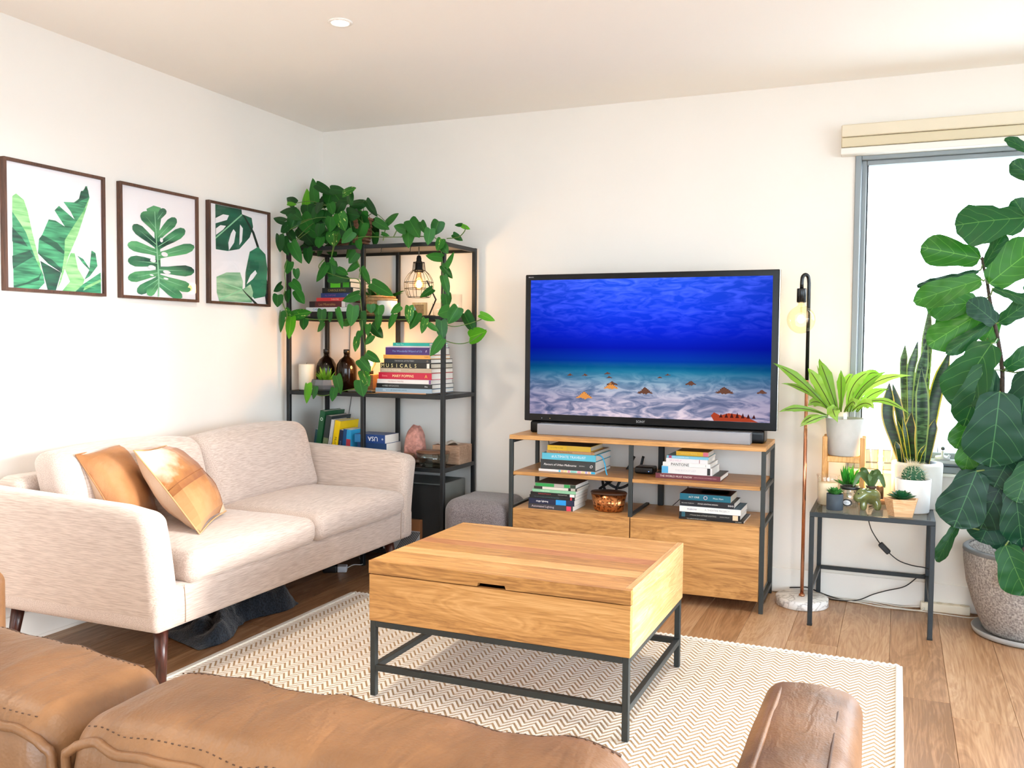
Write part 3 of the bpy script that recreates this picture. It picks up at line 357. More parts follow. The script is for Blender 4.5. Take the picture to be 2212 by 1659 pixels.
PRINTS={'A': [('light', [(2.581, 1.817), (2.598, 1.83), (2.633, 1.809), (2.65, 1.765), (2.67, 1.683), (2.69, 1.612), (2.71, 1.539), (2.741, 1.451), (2.719, 1.513), (2.686, 1.572), (2.64, 1.68), (2.611, 1.718), (2.579, 1.755)]), ('mid', [(2.579, 1.755), (2.611, 1.718), (2.64, 1.68), (2.663, 1.625), (2.686, 1.572), (2.719, 1.513), (2.725, 1.481), (2.696, 1.451), (2.58, 1.454)]), ('dark', [(2.636, 1.476), (2.697, 1.506), (2.713, 1.529), (2.697, 1.49), (2.589, 1.453), (2.58, 1.454), (2.58, 1.462)]), ('dark', [(2.578, 1.694), (2.621, 1.657), (2.648, 1.623), (2.577, 1.637)]), ('dark', [(2.576, 1.58), (2.656, 1.608), (2.675, 1.587), (2.578, 1.529)]), ('mid', [(2.957, 1.868), (2.944, 1.916), (2.93, 1.9), (2.923, 1.891), (2.911, 1.886), (2.902, 1.854), (2.875, 1.834), (2.822, 1.829), (2.858, 1.793), (2.877, 1.762), (2.799, 1.809), (2.777, 1.787), (2.827, 1.726), (2.782, 1.745), (2.748, 1.746), (2.715, 1.678), (2.7, 1.66), (2.694, 1.601), (2.741, 1.563), (2.808, 1.529), (2.845, 1.605), (2.893, 1.698), (2.95, 1.845)]), ('dark', [(2.937, 1.915), (2.951, 1.895), (2.954, 1.868), (2.922, 1.852), (2.878, 1.829), (2.902, 1.854), (2.913, 1.889), (2.926, 1.889)]), ('dark', [(2.715, 1.678), (2.787, 1.654), (2.826, 1.619), (2.819, 1.608), (2.762, 1.635), (2.7, 1.66)]), ('dark', [(2.694, 1.601), (2.761, 1.581), (2.805, 1.547), (2.798, 1.535), (2.741, 1.563)]), ('light', [(2.957, 1.868), (2.922, 1.802), (2.88, 1.746), (2.826, 1.669), (2.822, 1.603), (2.808, 1.529), (2.784, 1.458), (2.804, 1.492), (2.845, 1.605), (2.893, 1.698), (2.95, 1.845)]), ('dark', [(2.704, 1.571), (2.805, 1.53), (2.778, 1.453), (2.738, 1.452)]), ('light', [(2.855, 1.617), (2.875, 1.618), (2.891, 1.553), (2.924, 1.508), (2.917, 1.488), (2.876, 1.452), (2.81, 1.454), (2.85, 1.495), (2.824, 1.548)]), ('mid', [(2.888, 1.609), (2.919, 1.597), (2.952, 1.558), (2.964, 1.638), (2.985, 1.629), (2.995, 1.573), (2.952, 1.524), (2.924, 1.508), (2.952, 1.552), (2.918, 1.578)]), ('mid', [(2.917, 1.488), (3.012, 1.546), (3.013, 1.445), (2.876, 1.45)]), ('light', [(2.924, 1.477), (3.014, 1.517), (3.014, 1.506), (2.917, 1.46)])], 'B': [('mid', [(3.284, 1.863), (3.329, 1.885), (3.374, 1.881), (3.382, 1.858), (3.365, 1.775), (3.371, 1.591), (3.363, 1.516), (3.341, 1.515), (3.332, 1.772), (3.3, 1.816)]), ('dark', [(3.363, 1.816), (3.379, 1.831), (3.395, 1.844), (3.409, 1.857), (3.412, 1.869), (3.406, 1.877), (3.396, 1.881), (3.383, 1.88), (3.368, 1.872), (3.359, 1.858), (3.352, 1.843), (3.338, 1.825)]), ('mid', [(3.362, 1.723), (3.399, 1.753), (3.433, 1.777), (3.466, 1.802), (3.48, 1.824), (3.478, 1.84), (3.466, 1.847), (3.444, 1.845), (3.417, 1.83), (3.39, 1.802), (3.366, 1.773), (3.333, 1.74)]), ('dark', [(3.356, 1.677), (3.41, 1.705), (3.458, 1.725), (3.506, 1.749), (3.532, 1.772), (3.537, 1.79), (3.528, 1.8), (3.503, 1.802), (3.468, 1.789), (3.425, 1.762), (3.384, 1.733), (3.334, 1.701)]), ('mid', [(3.348, 1.634), (3.419, 1.651), (3.48, 1.663), (3.543, 1.677), (3.583, 1.695), (3.598, 1.713), (3.595, 1.724), (3.57, 1.73), (3.526, 1.725), (3.466, 1.705), (3.408, 1.683), (3.339, 1.662)]), ('dark', [(3.345, 1.567), (3.414, 1.569), (3.472, 1.566), (3.532, 1.565), (3.574, 1.574), (3.595, 1.589), (3.595, 1.602), (3.576, 1.614), (3.535, 1.62), (3.475, 1.613), (3.416, 1.604), (3.347, 1.599)]), ('mid', [(3.341, 1.533), (3.404, 1.519), (3.456, 1.503), (3.509, 1.488), (3.551, 1.488), (3.576, 1.497), (3.582, 1.51), (3.57, 1.526), (3.535, 1.541), (3.477, 1.548), (3.42, 1.554), (3.356, 1.564)]), ('dark', [(3.342, 1.513), (3.382, 1.49), (3.415, 1.469), (3.449, 1.449), (3.48, 1.443), (3.501, 1.448), (3.512, 1.459), (3.51, 1.475), (3.49, 1.493), (3.45, 1.508), (3.41, 1.52), (3.365, 1.538)]), ('mid', [(3.365, 1.781), (3.34, 1.804), (3.323, 1.826), (3.304, 1.846), (3.283, 1.853), (3.263, 1.848), (3.25, 1.839), (3.244, 1.824), (3.252, 1.807), (3.276, 1.792), (3.303, 1.777), (3.332, 1.758)]), ('dark', [(3.368, 1.709), (3.324, 1.734), (3.291, 1.757), (3.257, 1.779), (3.226, 1.786), (3.205, 1.782), (3.196, 1.772), (3.197, 1.756), (3.216, 1.738), (3.255, 1.721), (3.295, 1.705), (3.342, 1.683)]), ('mid', [(3.365, 1.676), (3.31, 1.686), (3.266, 1.697), (3.222, 1.706), (3.19, 1.703), (3.171, 1.693), (3.166, 1.682), (3.176, 1.669), (3.204, 1.658), (3.249, 1.654), (3.297, 1.653), (3.353, 1.647)]), ('dark', [(3.365, 1.63), (3.308, 1.632), (3.263, 1.637), (3.218, 1.639), (3.186, 1.632), (3.17, 1.62), (3.168, 1.608), (3.181, 1.596), (3.21, 1.588), (3.255, 1.591), (3.303, 1.596), (3.36, 1.598)]), ('mid', [(3.36, 1.587), (3.303, 1.576), (3.254, 1.571), (3.208, 1.564), (3.178, 1.55), (3.167, 1.536), (3.17, 1.525), (3.186, 1.517), (3.219, 1.517), (3.264, 1.53), (3.31, 1.544), (3.367, 1.559)]), ('dark', [(3.351, 1.555), (3.31, 1.535), (3.274, 1.521), (3.239, 1.505), (3.222, 1.488), (3.22, 1.473), (3.228, 1.464), (3.247, 1.46), (3.273, 1.467), (3.304, 1.487), (3.334, 1.509), (3.373, 1.532)]), ('mid', [(3.345, 1.538), (3.323, 1.518), (3.302, 1.504), (3.282, 1.488), (3.277, 1.474), (3.282, 1.462), (3.293, 1.457), (3.308, 1.456), (3.326, 1.465), (3.341, 1.483), (3.353, 1.502), (3.373, 1.524)]), ('vein', [(3.353, 1.826), (3.391, 1.868), (3.353, 1.821)]), ('vein', [(3.353, 1.74), (3.447, 1.822), (3.353, 1.735)]), ('vein', [(3.354, 1.697), (3.495, 1.774), (3.354, 1.692)]), ('vein', [(3.355, 1.654), (3.546, 1.704), (3.355, 1.649)]), ('vein', [(3.358, 1.586), (3.546, 1.593), (3.358, 1.581)]), ('vein', [(3.359, 1.549), (3.533, 1.512), (3.359, 1.544)]), ('vein', [(3.36, 1.524), (3.476, 1.468), (3.36, 1.519)]), ('vein', [(3.344, 1.775), (3.274, 1.83), (3.344, 1.771)]), ('vein', [(3.347, 1.702), (3.229, 1.762), (3.347, 1.697)]), ('vein', [(3.35, 1.666), (3.203, 1.683), (3.35, 1.661)]), ('vein', [(3.353, 1.617), (3.205, 1.614), (3.353, 1.612)]), ('vein', [(3.354, 1.573), (3.204, 1.538), (3.354, 1.568)]), ('vein', [(3.355, 1.543), (3.249, 1.482), (3.355, 1.538)]), ('vein', [(3.355, 1.53), (3.301, 1.473), (3.355, 1.525)]), ('vein', [(3.33, 1.857), (3.334, 1.857), (3.359, 1.54), (3.356, 1.457), (3.349, 1.456), (3.349, 1.54)]), ('paper', [(3.415, 1.66), (3.41, 1.653), (3.399, 1.65), (3.386, 1.65), (3.375, 1.655), (3.371, 1.662), (3.375, 1.668), (3.386, 1.672), (3.4, 1.671), (3.41, 1.666)]), ('paper', [(3.424, 1.613), (3.42, 1.608), (3.408, 1.606), (3.393, 1.606), (3.381, 1.611), (3.377, 1.617), (3.381, 1.621), (3.393, 1.624), (3.408, 1.624), (3.42, 1.619)]), ('paper', [(3.432, 1.575), (3.426, 1.571), (3.414, 1.569), (3.398, 1.569), (3.386, 1.573), (3.381, 1.579), (3.386, 1.583), (3.399, 1.585), (3.414, 1.584), (3.427, 1.58)]), ('paper', [(3.336, 1.624), (3.332, 1.618), (3.323, 1.616), (3.312, 1.617), (3.303, 1.62), (3.3, 1.625), (3.303, 1.631), (3.312, 1.633), (3.324, 1.632), (3.333, 1.629)]), ('paper', [(3.336, 1.591), (3.331, 1.585), (3.319, 1.582), (3.304, 1.584), (3.292, 1.588), (3.287, 1.594), (3.292, 1.599), (3.305, 1.602), (3.319, 1.601), (3.331, 1.597)]), ('paper', [(3.383, 1.727), (3.381, 1.72), (3.376, 1.716), (3.369, 1.717), (3.364, 1.72), (3.363, 1.727), (3.364, 1.733), (3.369, 1.738), (3.376, 1.737), (3.381, 1.733)]), ('paper', [(3.417, 1.544), (3.413, 1.541), (3.405, 1.54), (3.395, 1.541), (3.386, 1.544), (3.383, 1.546), (3.386, 1.549), (3.395, 1.55), (3.405, 1.549), (3.413, 1.547)]), ('paper', [(3.322, 1.554), (3.319, 1.552), (3.313, 1.551), (3.305, 1.552), (3.298, 1.554), (3.296, 1.556), (3.298, 1.558), (3.305, 1.559), (3.313, 1.559), (3.319, 1.557)])], 'C': [('dark', [(3.752, 1.956), (3.956, 1.952), (3.96, 1.928), (4.039, 1.918), (4.051, 1.87), (4.022, 1.81), (3.937, 1.739), (3.844, 1.72), (3.754, 1.721), (3.753, 1.794)]), ('paper', [(3.754, 1.881), (3.811, 1.908), (3.856, 1.908), (3.84, 1.882), (3.753, 1.854)]), ('paper', [(3.756, 1.828), (3.79, 1.849), (3.832, 1.85), (3.81, 1.828), (3.756, 1.795)]), ('paper', [(3.891, 1.84), (3.909, 1.825), (3.895, 1.769), (3.854, 1.724), (3.85, 1.764), (3.87, 1.814)]), ('paper', [(3.943, 1.871), (3.966, 1.853), (3.958, 1.783), (3.937, 1.76), (3.94, 1.829)]), ('vein', [(3.751, 1.781), (3.954, 1.927), (3.962, 1.923), (3.753, 1.774)]), ('stem', [(3.962, 1.928), (3.985, 1.918), (4.06, 1.843), (4.103, 1.762), (4.131, 1.679), (4.172, 1.581), (4.176, 1.454), (4.158, 1.455), (4.114, 1.678), (4.087, 1.753), (4.044, 1.834)]), ('mid', [(4.021, 1.733), (4.092, 1.767), (4.154, 1.731), (4.172, 1.653), (4.158, 1.515), (4.147, 1.496), (4.058, 1.48), (3.982, 1.534), (3.985, 1.618)]), ('paper', [(3.993, 1.555), (4.026, 1.607), (4.067, 1.637), (4.08, 1.621), (4.047, 1.587)]), ('light', [(3.757, 1.579), (3.833, 1.607), (3.941, 1.615), (3.964, 1.567), (3.959, 1.525), (4.026, 1.557), (4.047, 1.516), (4.036, 1.458), (3.777, 1.453), (3.758, 1.5)]), ('stem', [(3.953, 1.532), (3.993, 1.506), (4.085, 1.454), (4.057, 1.453), (3.972, 1.512)]), ('vein', [(3.788, 1.556), (3.956, 1.529), (3.953, 1.522), (3.786, 1.551)]), ('vein', [(3.777, 1.468), (3.951, 1.525), (3.959, 1.521), (3.787, 1.462)])]}
from mathutils import noise
# ================================================================== ROOM
WALLM = flat('ece7e0', .75, var=.012, vscale=3)
CEILM = flat('f7f4ef', .8)
TRIM = flat('eeebe5', .5)
LW, BW, RW, FW, CH = -3.275, 4.725, 2.5, -2.4, 2.528
OAK = wood('floor_oak', ((.25, '85603f'), (.45, 'a37a57'), (.62, 'b7916d'), (.85, 'c9a98a')), 'Y', .8, .38, .35, .05)
fl = struct(MB().box(LW-.1, RW+.1, FW-.1, BW+.1, -.10, -.014).build('floor', flat('4a3420', .8)))
plank_me = {}
rp = random.Random(3)
nx0 = int(math.floor(LW/.2))
for i in range(nx0, int(RW/.2)+1):
    x0 = max(i*.2, LW); x1 = min(i*.2+.2, RW)
    if x1-x0 < .02: continue
    y = FW - rp.random()*1.6
    if i == 0: y = 3.493-2.2*3
    while y < BW:
        y0, y1 = max(y, FW), min(y+2.2, BW)
        if y1-y0 > .03:
            k = (round(x1-x0, 3), round(y1-y0, 3))
            if k not in plank_me: plank_me[k] = MB().box(.0004, k[0]-.0004, .0006, k[1]-.0006, -.014, 0, 0, .0012).mesh('plank', OAK)
            inst('plank', plank_me[k], fl, Matrix.Translation((x0, y0, 0)))
        y += 2.2
struct(MB().box(LW-.12, LW, FW-.1, BW+.15, -.1, CH+.1).build('wall_left', WALLM))
WX0, WX1, WZ0, WZ1 = -.212, 1.75, .655, 2.165
wb = MB()
wb.box(LW-.12, WX0, BW, BW+.15, -.1, CH+.1); wb.box(WX1, RW+.15, BW, BW+.15, -.1, CH+.1)
wb.box(WX0, WX1, BW, BW+.15, WZ1, CH+.1); wb.box(WX0, WX1, BW, BW+.15, -.1, WZ0)
struct(wb.build('wall_back', WALLM))
DY0, DY1, DZ = -.4, 3.62, 2.32
wr = MB()
wr.box(RW, RW+.15, FW-.1, DY0, -.1, CH+.1); wr.box(RW, RW+.15, DY1, BW+.15, -.1, CH+.1); wr.box(RW, RW+.15, DY0, DY1, DZ, CH+.1); wr.box(RW, RW+.15, DY0, DY1, -.1, 0)
struct(wr.build('wall_right', WALLM))
GX0, GX1, GZ0, GZ1 = -1.7, 2.2, .12, 2.36
wf = MB()
wf.box(LW-.12, GX0, FW-.15, FW, -.1, CH+.1); wf.box(GX1, RW+.15, FW-.15, FW, -.1, CH+.1); wf.box(GX0, GX1, FW-.15, FW, GZ1, CH+.1); wf.box(GX0, GX1, FW-.15, FW, -.1, GZ0)
struct(wf.build('wall_front', WALLM))
struct(MB().box(LW-.12, RW+.15, FW-.15, BW+.15, CH, CH+.12).build('ceiling', CEILM))
struct(MB().box(LW, LW+.011, FW, BW, .016, .128, 0, .002).build('baseboard_left', TRIM))
struct(MB().box(LW+.011, RW, BW-.011, BW, .004, .128, 0, .002).build('baseboard_back', TRIM))
ALU = flat('8b9295', .5, .25); ALUW = flat('b4b9ba', .5, .1)
# back window: frame, sash, pane, sill, winder
wn = struct(MB().box(WX0, WX0+.028, BW-.012, BW+.10, WZ0, WZ1, 0, .003).box(WX1-.028, WX1, BW-.012, BW+.1, WZ0, WZ1, 0, .003).box(WX0+.028, WX1-.028, BW-.006, BW+.1, WZ1-.022, WZ1, 0, .003).box(WX0+.028, WX1-.028, BW-.012, BW+.1, WZ0, WZ0+.03, 0, .003).build('window_1', ALU))
sash = MB().box(WX0+.03, WX0+.052, BW+.012, BW+.06, WZ0+.03, WZ1-.022, 0, .003).box(WX1-.06, WX1-.03, BW+.012, BW+.06, WZ0+.03, WZ1-.022, 0, .003).box(WX0+.052, WX1-.06, BW+.012, BW+.06, WZ1-.045, WZ1-.022, 0, .003).box(WX0+.052, WX1-.06, BW+.005, BW+.06, WZ0+.03, WZ0+.095, 0, .004).build('sash', ALU, wn)
MB().box(WX0+.053, WX0+.059, BW+.02, BW+.05, WZ0+.095, WZ1-.045).build('glazing_seal', flat('30363a', .6), sash)
MB().box(WX0+.059, WX1-.06, BW+.033, BW+.039, WZ0+.095, WZ1-.045).build('pane', glass('window', amount=.05), wn)
box('sill', WX0-.004, WX1+.004, BW-.022, BW-.001, WZ0-.018, WZ0-.002, TRIM, wn, .003)
wd = MB().box(.130, .33, BW-.03, BW+.004, .70, .722, 0, .004).build('winder_box', ALUW, wn)
MB().lathe([(.0, 0), (.034, 0), (.030, .014), (.0, .02)], 20, M=Matrix.Translation((.205, BW-.016, .722))).build('winder_dome', ALUW, wd)
MB().tube(smooth_path([(.235, BW-.03, .742), (.222, BW-.04, .729), (.206, BW-.046, .738), (.205, BW-.046, .765)]), .006, 8).build('winder_handle', ALUW, wd)
MB().ball((.205, BW-.046, .775), .0095, 12, 8).build('winder_knob', flat('3a4448', .4), wd)
MB().tube([(.158, BW-.002, .752), (.160, BW-.004, .783), (.183, BW-.004, .783), (.185, BW-.002, .752)], .0022, 6).build('catch', flat('5a6064', .4, .6), wn)
# blind cassette
t = thing('blind', 'cream blind headrail of stacked rails above the window', 'blind', (0, BW, 0))
CRM = flat('ddd1b9', .6)
box('headrail', -.274, 1.82, -.085, 0, 2.243, 2.300, CRM, t, .004)
box('fabric_cassette', -.274, 1.82, -.079, 0, 2.196, 2.241, flat('d3c6a8', .75), t, .004)
box('bottom_rail', -.277, 1.82, -.072, 0, 2.163, 2.194, flat('e6e2da', .55), t, .003)
# right wall door
dr = struct(MB().box(RW-.01, RW+.1, DY0, DY0+.06, 0, DZ, 0, .004).box(RW-.01, RW+.1, DY1-.06, DY1, 0, DZ, 0, .004).box(RW-.01, RW+.1, DY0+.06, DY1-.06, DZ-.06, DZ, 0, .004).box(RW+.01, RW+.08, 1.58, 1.64, .0, DZ-.06, 0, .004).build('door_1', ALU))
for a, b in ((DY0+.06, 1.58), (1.64, DY1-.06)): MB().box(RW+.04, RW+.046, a, b, .005, DZ-.06).build('pane', glass('door', amount=.05), dr)
w2 = MB()
for a, b, c, d in ((GX0, GX0+.04, GZ0, GZ1), (GX1-.04, GX1, GZ0, GZ1), (-.27, -.23, GZ0+.04, GZ1-.04), (GX0+.04, GX1-.04, GZ0, GZ0+.04), (GX0+.04, GX1-.04, GZ1-.04, GZ1)): w2.box(a, b, FW-.1, FW+.004, c, d, 0, .003)
w2 = struct(w2.build('added_window', ALU))  # unseen window, added and sized to brighten the back wall
for a, b in ((GX0+.04, -.27), (-.23, GX1-.04)): MB().box(a, b, FW-.05, FW-.044, GZ0+.04, GZ1-.04).build('pane', glass('window', amount=.05), w2)
struct(MB().box(RW+.16, RW+2.3, FW, BW, 2.50, 2.62).build('sky_blocker', flat('d8d5cf', .8)))  # unseen slab added outside the door to hold back the high sky
# ceiling downlights
def downlight(x, y, label):
    t = thing('ceiling_light', label, 'ceiling light', (x, y, CH), 0, 'recessed ceiling lights')
    MB().lathe([(.036, -.0005), (.050, -.0005), (.050, -.004), (.046, -.007), (.036, -.007)], 28).build('trim_ring', flat('f4f2ee', .4), t)
    MB().lathe([(.0, -.003), (.036, -.003)], 28).build('lamp_face', glow('downlight', (255, 240, 210), 60), t)
    l = bpy.data.lights.new('downlight_beam', 'SPOT'); l.energy = DOWN; l.color = (1.0, .88, .74); l.spot_size = 2.4; l.spot_blend = .9; l.shadow_soft_size = .05
    lo = bpy.data.objects.new('downlight_beam', l); COL.objects.link(lo); lo.parent = t; lo.location = (0, 0, -.02)
downlight(-2.089, 3.133, 'lit recessed downlight in the ceiling above the beige sofa')
# (the row goes on behind the camera)
for x, y, lb in ((-2.089, .6, 'lit recessed downlight in the ceiling over the left end of the leather sofa'), (.1, .6, 'lit recessed downlight in the ceiling over the right end of the leather sofa'), (.1, 3.133, 'lit recessed downlight in the ceiling in front of the side table')): downlight(x, y, lb)

struct(MB().box(-30, 35, -30, 35, -.45, -.40).build('ground', flat('b6b6b4', .9, var=.1, vscale=2)))
# ================================================================== RUG
RX0, RX1, RY0, RY1 = -2.46, .045, .92, 3.79
t = thing('rug', 'cream and tan zigzag woven rug under the coffee table', 'rug', (0, 0, 0))
TAN = fabric('jute', '96703f', 'c39f6c', (300, 300, 300), .6)
IVORY = fabric('ivory_yarn', 'e6ddd0', 'fbf6ee', (220, 500, 300), .5)
box('backing', RX0, RX1, RY0, RY1, .0005, .006, TAN, t, .001)
wv = MB(); Pz, Sz, Az = .064, .030, .044
def zig(y0, mb, wid, zt, lo, hi):
    n = math.ceil((hi-lo)/(Pz/2)-1e-6); pts = []
    vs = []; fs = []
    for i in range(n+1):
        x = min(lo+i*Pz/2, hi); d = Az/2 if i % 2 else -Az/2
        yy = y0+d+.002*noise.noise((x*7, y0*9, 0))
        for k, (o, z) in enumerate(((-wid/2, .0058), (-wid*.34, zt), (wid*.34, zt), (wid/2, .0058))): vs.append((x, max(RY0, min(RY1, yy+o)), z))
    for i in range(n):
        for k in range(3): fs.append((i*4+k, (i+1)*4+k, (i+1)*4+k+1, i*4+k+1))
    mb.add(vs, fs, 0, True)
y = RY0
while y < RY1+.01:
    zig(y, wv, .0188, .0072, RX0+.022, RX1-.022); y += Sz
wo = wv.build('weave', IVORY, t); wo['kind'] = 'stuff'
TAPE = fabric('tape', 'cfcabd', 'e6e2d8', (400, 400, 400), .2)
box('edge_tape', RX0-.003, RX0+.022, RY0, RY1, .0, .012, TAPE, t, .003); box('edge_tape', RX1-.022, RX1+.003, RY0, RY1, .0, .012, TAPE, t, .003)
cd = MB()
n = 230
cd.tube([(RX0+.01+(RX1-RX0-.02)*i/n, RY1+.004+(.004 if i % 2 else -.004), .007+(.003 if i % 2 else 0)) for i in range(n+1)], .0062, 6)
cd.build('edge_cord', IVORY, t)

# ================================================================== BEIGE SOFA
FAB = fabric('beige', 'b3a195', 'cdbcb0', (16, 260, 380), .2, .95, .3)
FABC = fabric('beige_cushion', 'b3a196', 'ccbcb2', (260, 16, 380), .2, .95, .3)
sofa = thing('sofa', 'beige fabric two seat sofa with loose back cushions by the wall', 'sofa', (0, 0, 0))
MB().rbox((-2.79, 3.29, .300), (.452, .905, .078), .028, 8, 3).build('base', FABC, sofa)
def arm(y0, sg):
    def fn(p):
        q = (p.z+.235)/.47
        z = p.z - .030*(p.x+.455)/.91*q
        fx = max(0, (p.x-.30)/.155)
        z -= .022*fx*fx*q**4
        return (p.x, p.y-sg*.066*q+sg*.008*math.sin(q*PI), z)
    return MB().rbox((-2.79, y0, .460), (.455, .062, .235), .045, 8, 4, 0, fn).build('arm', FAB, sofa)
arm(2.452, 1); arm(4.122, -1)
MB().rbox((-3.16, 3.29, .47), (.08, .84, .245), .05, 6, 4).build('backrest', FAB, sofa)
def seatc(y0, y1):
    hy = (y1-y0)/2
    def fn(p):
        c = (1-min(1, abs(p.y/hy))**3)*(1-min(1, abs(p.x/.33))**3)
        return (p.x, p.y, p.z+(.022*c if p.z > 0 else 0)+.004*noise.noise((p.x*5, p.y*5+y0, 0)))
    return MB().rbox((-2.635, (y0+y1)/2, .428), (.335, hy-.003, .058), .045, 10, 5, 0, fn).build('seat_cushion', FABC, sofa)
seatc(2.515, 3.290); seatc(3.290, 4.062)
def backc(y0, y1, dz):
    hy = (y1-y0)/2
    def fn(p):
        u = 1-min(1, abs(p.y/hy))**2.5; v = 1-min(1, abs(p.z/.17))**2.5
        x = p.x*(1+.35*u*v)
        lean = -.30*(p.z+.17)
        z = p.z+(.022*(1-(p.y/hy-dz)**2) if p.z > 0 else 0)
        return (x+lean+.006*noise.noise((p.y*6, p.z*6, y0)), p.y*(1-.04*(p.z > .05)*0), z)
    return MB().rbox((-2.915, (y0+y1)/2, .635), (.085, hy-.002, .17), .055, 10, 5, 0, fn).build('back_cushion', FABC, sofa)
backc(2.49, 3.275, .0); backc(3.275, 4.085, .25)
MAHO = wood('mahogany', ((.3, '2a120c'), (.6, '4d241a'), (.8, '5f3020')), 'Z', 1, .3)
for x, y, dx, dy in ((-2.41, 2.475, .020, -.02), (-2.41, 4.05, .035, .04), (-3.14, 2.49, -.025, -.03), (-3.14, 4.05, -.035, .04)):
    MB().tube([(x, y, .235), (x+dx, y+dy, .0)], [.027, .016], 14).build('leg', MAHO, sofa)
# seams
MB().tube([(-2.337, 2.52+.0, .235), (-2.336, 2.52, .30), (-2.337, 2.515, .372)], .0016, 5).tube([(-2.337, 4.06, .235), (-2.336, 4.06, .30), (-2.337, 4.065, .372)], .0016, 5).build('seam', flat('b39b88', .9), sofa)

# ---- throw cushions: four corners + belly
def pillow(name, label, TL, TR, BR, BL, thick, mats, patch=None, group=None):
    TL, TR, BR, BL = map(Vector, (TL, TR, BR, BL)); c = (TL+TR+BR+BL)/4
    nrm = (TR-TL).cross(BL-TL).normalized()
    if nrm.dot(Vector((0, 0, 1))) < 0: nrm = -nrm
    t = thing(name, label, 'cushion', tuple(c), 0, group)
    n = 14
    def side(sg):
        vs = []; fs = []; ms = []
        for i in range(n+1):
            for j in range(n+1):
                u, v = i/n, j/n
                p = TL.lerp(TR, u).lerp(BL.lerp(BR, u), v)
                pin = 1-.10*(4*u*(1-u))*(1-4*v*(1-v))*0
                # pull the edges in a little between the corners
                e = .05*(math.sin(PI*u)*(2*v-1)*abs(2*v-1)**6); f2 = .05*(math.sin(PI*v)*(2*u-1)*abs(2*u-1)**6)
                p = p - (BL-TL)*e - (TR-TL)*f2
                bul = (max(0, math.sin(PI*u))*max(0, math.sin(PI*v)))**.5
                p = p+nrm*(sg*thick/2*bul+.012*bul*noise.noise((u*5+sg, v*5, thick*9)))
                vs.append(p-c)
        for i in range(n):
            for j in range(n):
                q = (i*(n+1)+j, (i+1)*(n+1)+j, (i+1)*(n+1)+j+1, i*(n+1)+j+1); fs.append(q)
        return vs, fs
    for nm, sg, mm in (('front_panel', 1, mats[0]), ('back_panel', -1, mats[1])):
        vs, fs = side(sg); mb = MB()
        if patch and sg > 0:
            for i_, f_ in enumerate(fs):
                u, v = (i_//n)/n, (i_ % n)/n
                mb.add([vs[k] for k in f_], [(0, 1, 2, 3)], 2 if (u > .78 and v > .42) else (1 if v > .5 else 0), True)
            o = mb.build(nm, patch, t)
            for a0, b0 in (((0, n//2), (n, n//2)), ((11, 6), (11, n))):
                pts = [vs[round(a0[0]+(b0[0]-a0[0])*k/14)*(n+1)+round(a0[1]+(b0[1]-a0[1])*k/14)]+nrm*.0008 for k in range(15)]
                MB().tube(pts, .0014, 5).build('patch_seam', flat('8a5630', .8), o)
            continue
        mb.add(vs, fs, 0, True); mb.build(nm, mm, t)
    edge = []
    for a, b in ((TL, TR), (TR, BR), (BR, BL), (BL, TL)):
        for k in range(8):
            q = a.lerp(b, k/8); m_ = math.sin(PI*k/8); edge.append(q+(c-q).normalized()*(.05*m_*(a-b).length*.5) - c)
    MB().tube(edge, .003, 6, closed=True).build('seam', mats[2], t)
    return t
HIDE = leather('cowhide', 'b06f35', 'dfae78', .7); HIDEL = leather('palehide', 'c9ab90', 'dcc2a8', .6); TANL = leather('tan_cushion', '93623a', 'b98154', .45)
def hide(key, a, b, pos, rad):
    m, nt, p = new('hide_'+key); tc = nt.nodes.new('ShaderNodeTexCoord'); vm = nt.nodes.new('ShaderNodeVectorMath'); vm.operation = 'DISTANCE'
    nt.links.new(tc.outputs['Object'], vm.inputs[0]); vm.inputs[1].default_value = pos
    n1 = N(nt, 'ShaderNodeTexNoise', Scale=22.0, Detail=5.0); nt.links.new(tc.outputs['Object'], n1.inputs['Vector'])
    f = math_(nt, 'ADD', math_(nt, 'DIVIDE', vm.outputs['Value'], rad), math_(nt, 'MULTIPLY', math_(nt, 'SUBTRACT', n1.outputs[0], .5), .5))
    cr = nt.nodes.new('ShaderNodeValToRGB'); cr.color_ramp.elements[0].position = .35; cr.color_ramp.elements[1].position = 1.0
    cr.color_ramp.elements[0].color = lin(a); cr.color_ramp.elements[1].color = lin(b); e = cr.color_ramp.elements.new(.7); e.color = lin('a0672f')
    nt.links.new(f, cr.inputs[0]); nt.links.new(cr.outputs[0], p.inputs['Base Color']); p.inputs['Roughness'].default_value = .7; p.inputs['Sheen Weight'].default_value = .2
    return m
HIDE1 = hide('upper', 'e2ccb4', '7a431a', (-.06, -.19, .16), .27); HIDE2 = hide('lower', 'b08252', '6e3c18', (.24, -.16, -.15), .40)
p2_ = pillow('cushion', 'brown and white cowhide patchwork cushion in front of the smooth leather cushion', (-2.75, 2.69, .815), (-2.92, 3.04, .79), (-2.63, 3.08, .520), (-2.455, 2.725, .505), .19, (HIDE, HIDEL, flat('c79b6d', .8)), (HIDE1, HIDE2, HIDEL), group='throw cushions on the beige sofa')
pillow('cushion', 'smooth tan leather cushion wedged into the corner behind the cowhide cushion', (-2.93, 2.575, .80), (-3.00, 2.86, .825), (-2.83, 2.90, .525), (-2.70, 2.58, .525), .17, (TANL, HIDEL, TANL), None, group='throw cushions on the beige sofa')

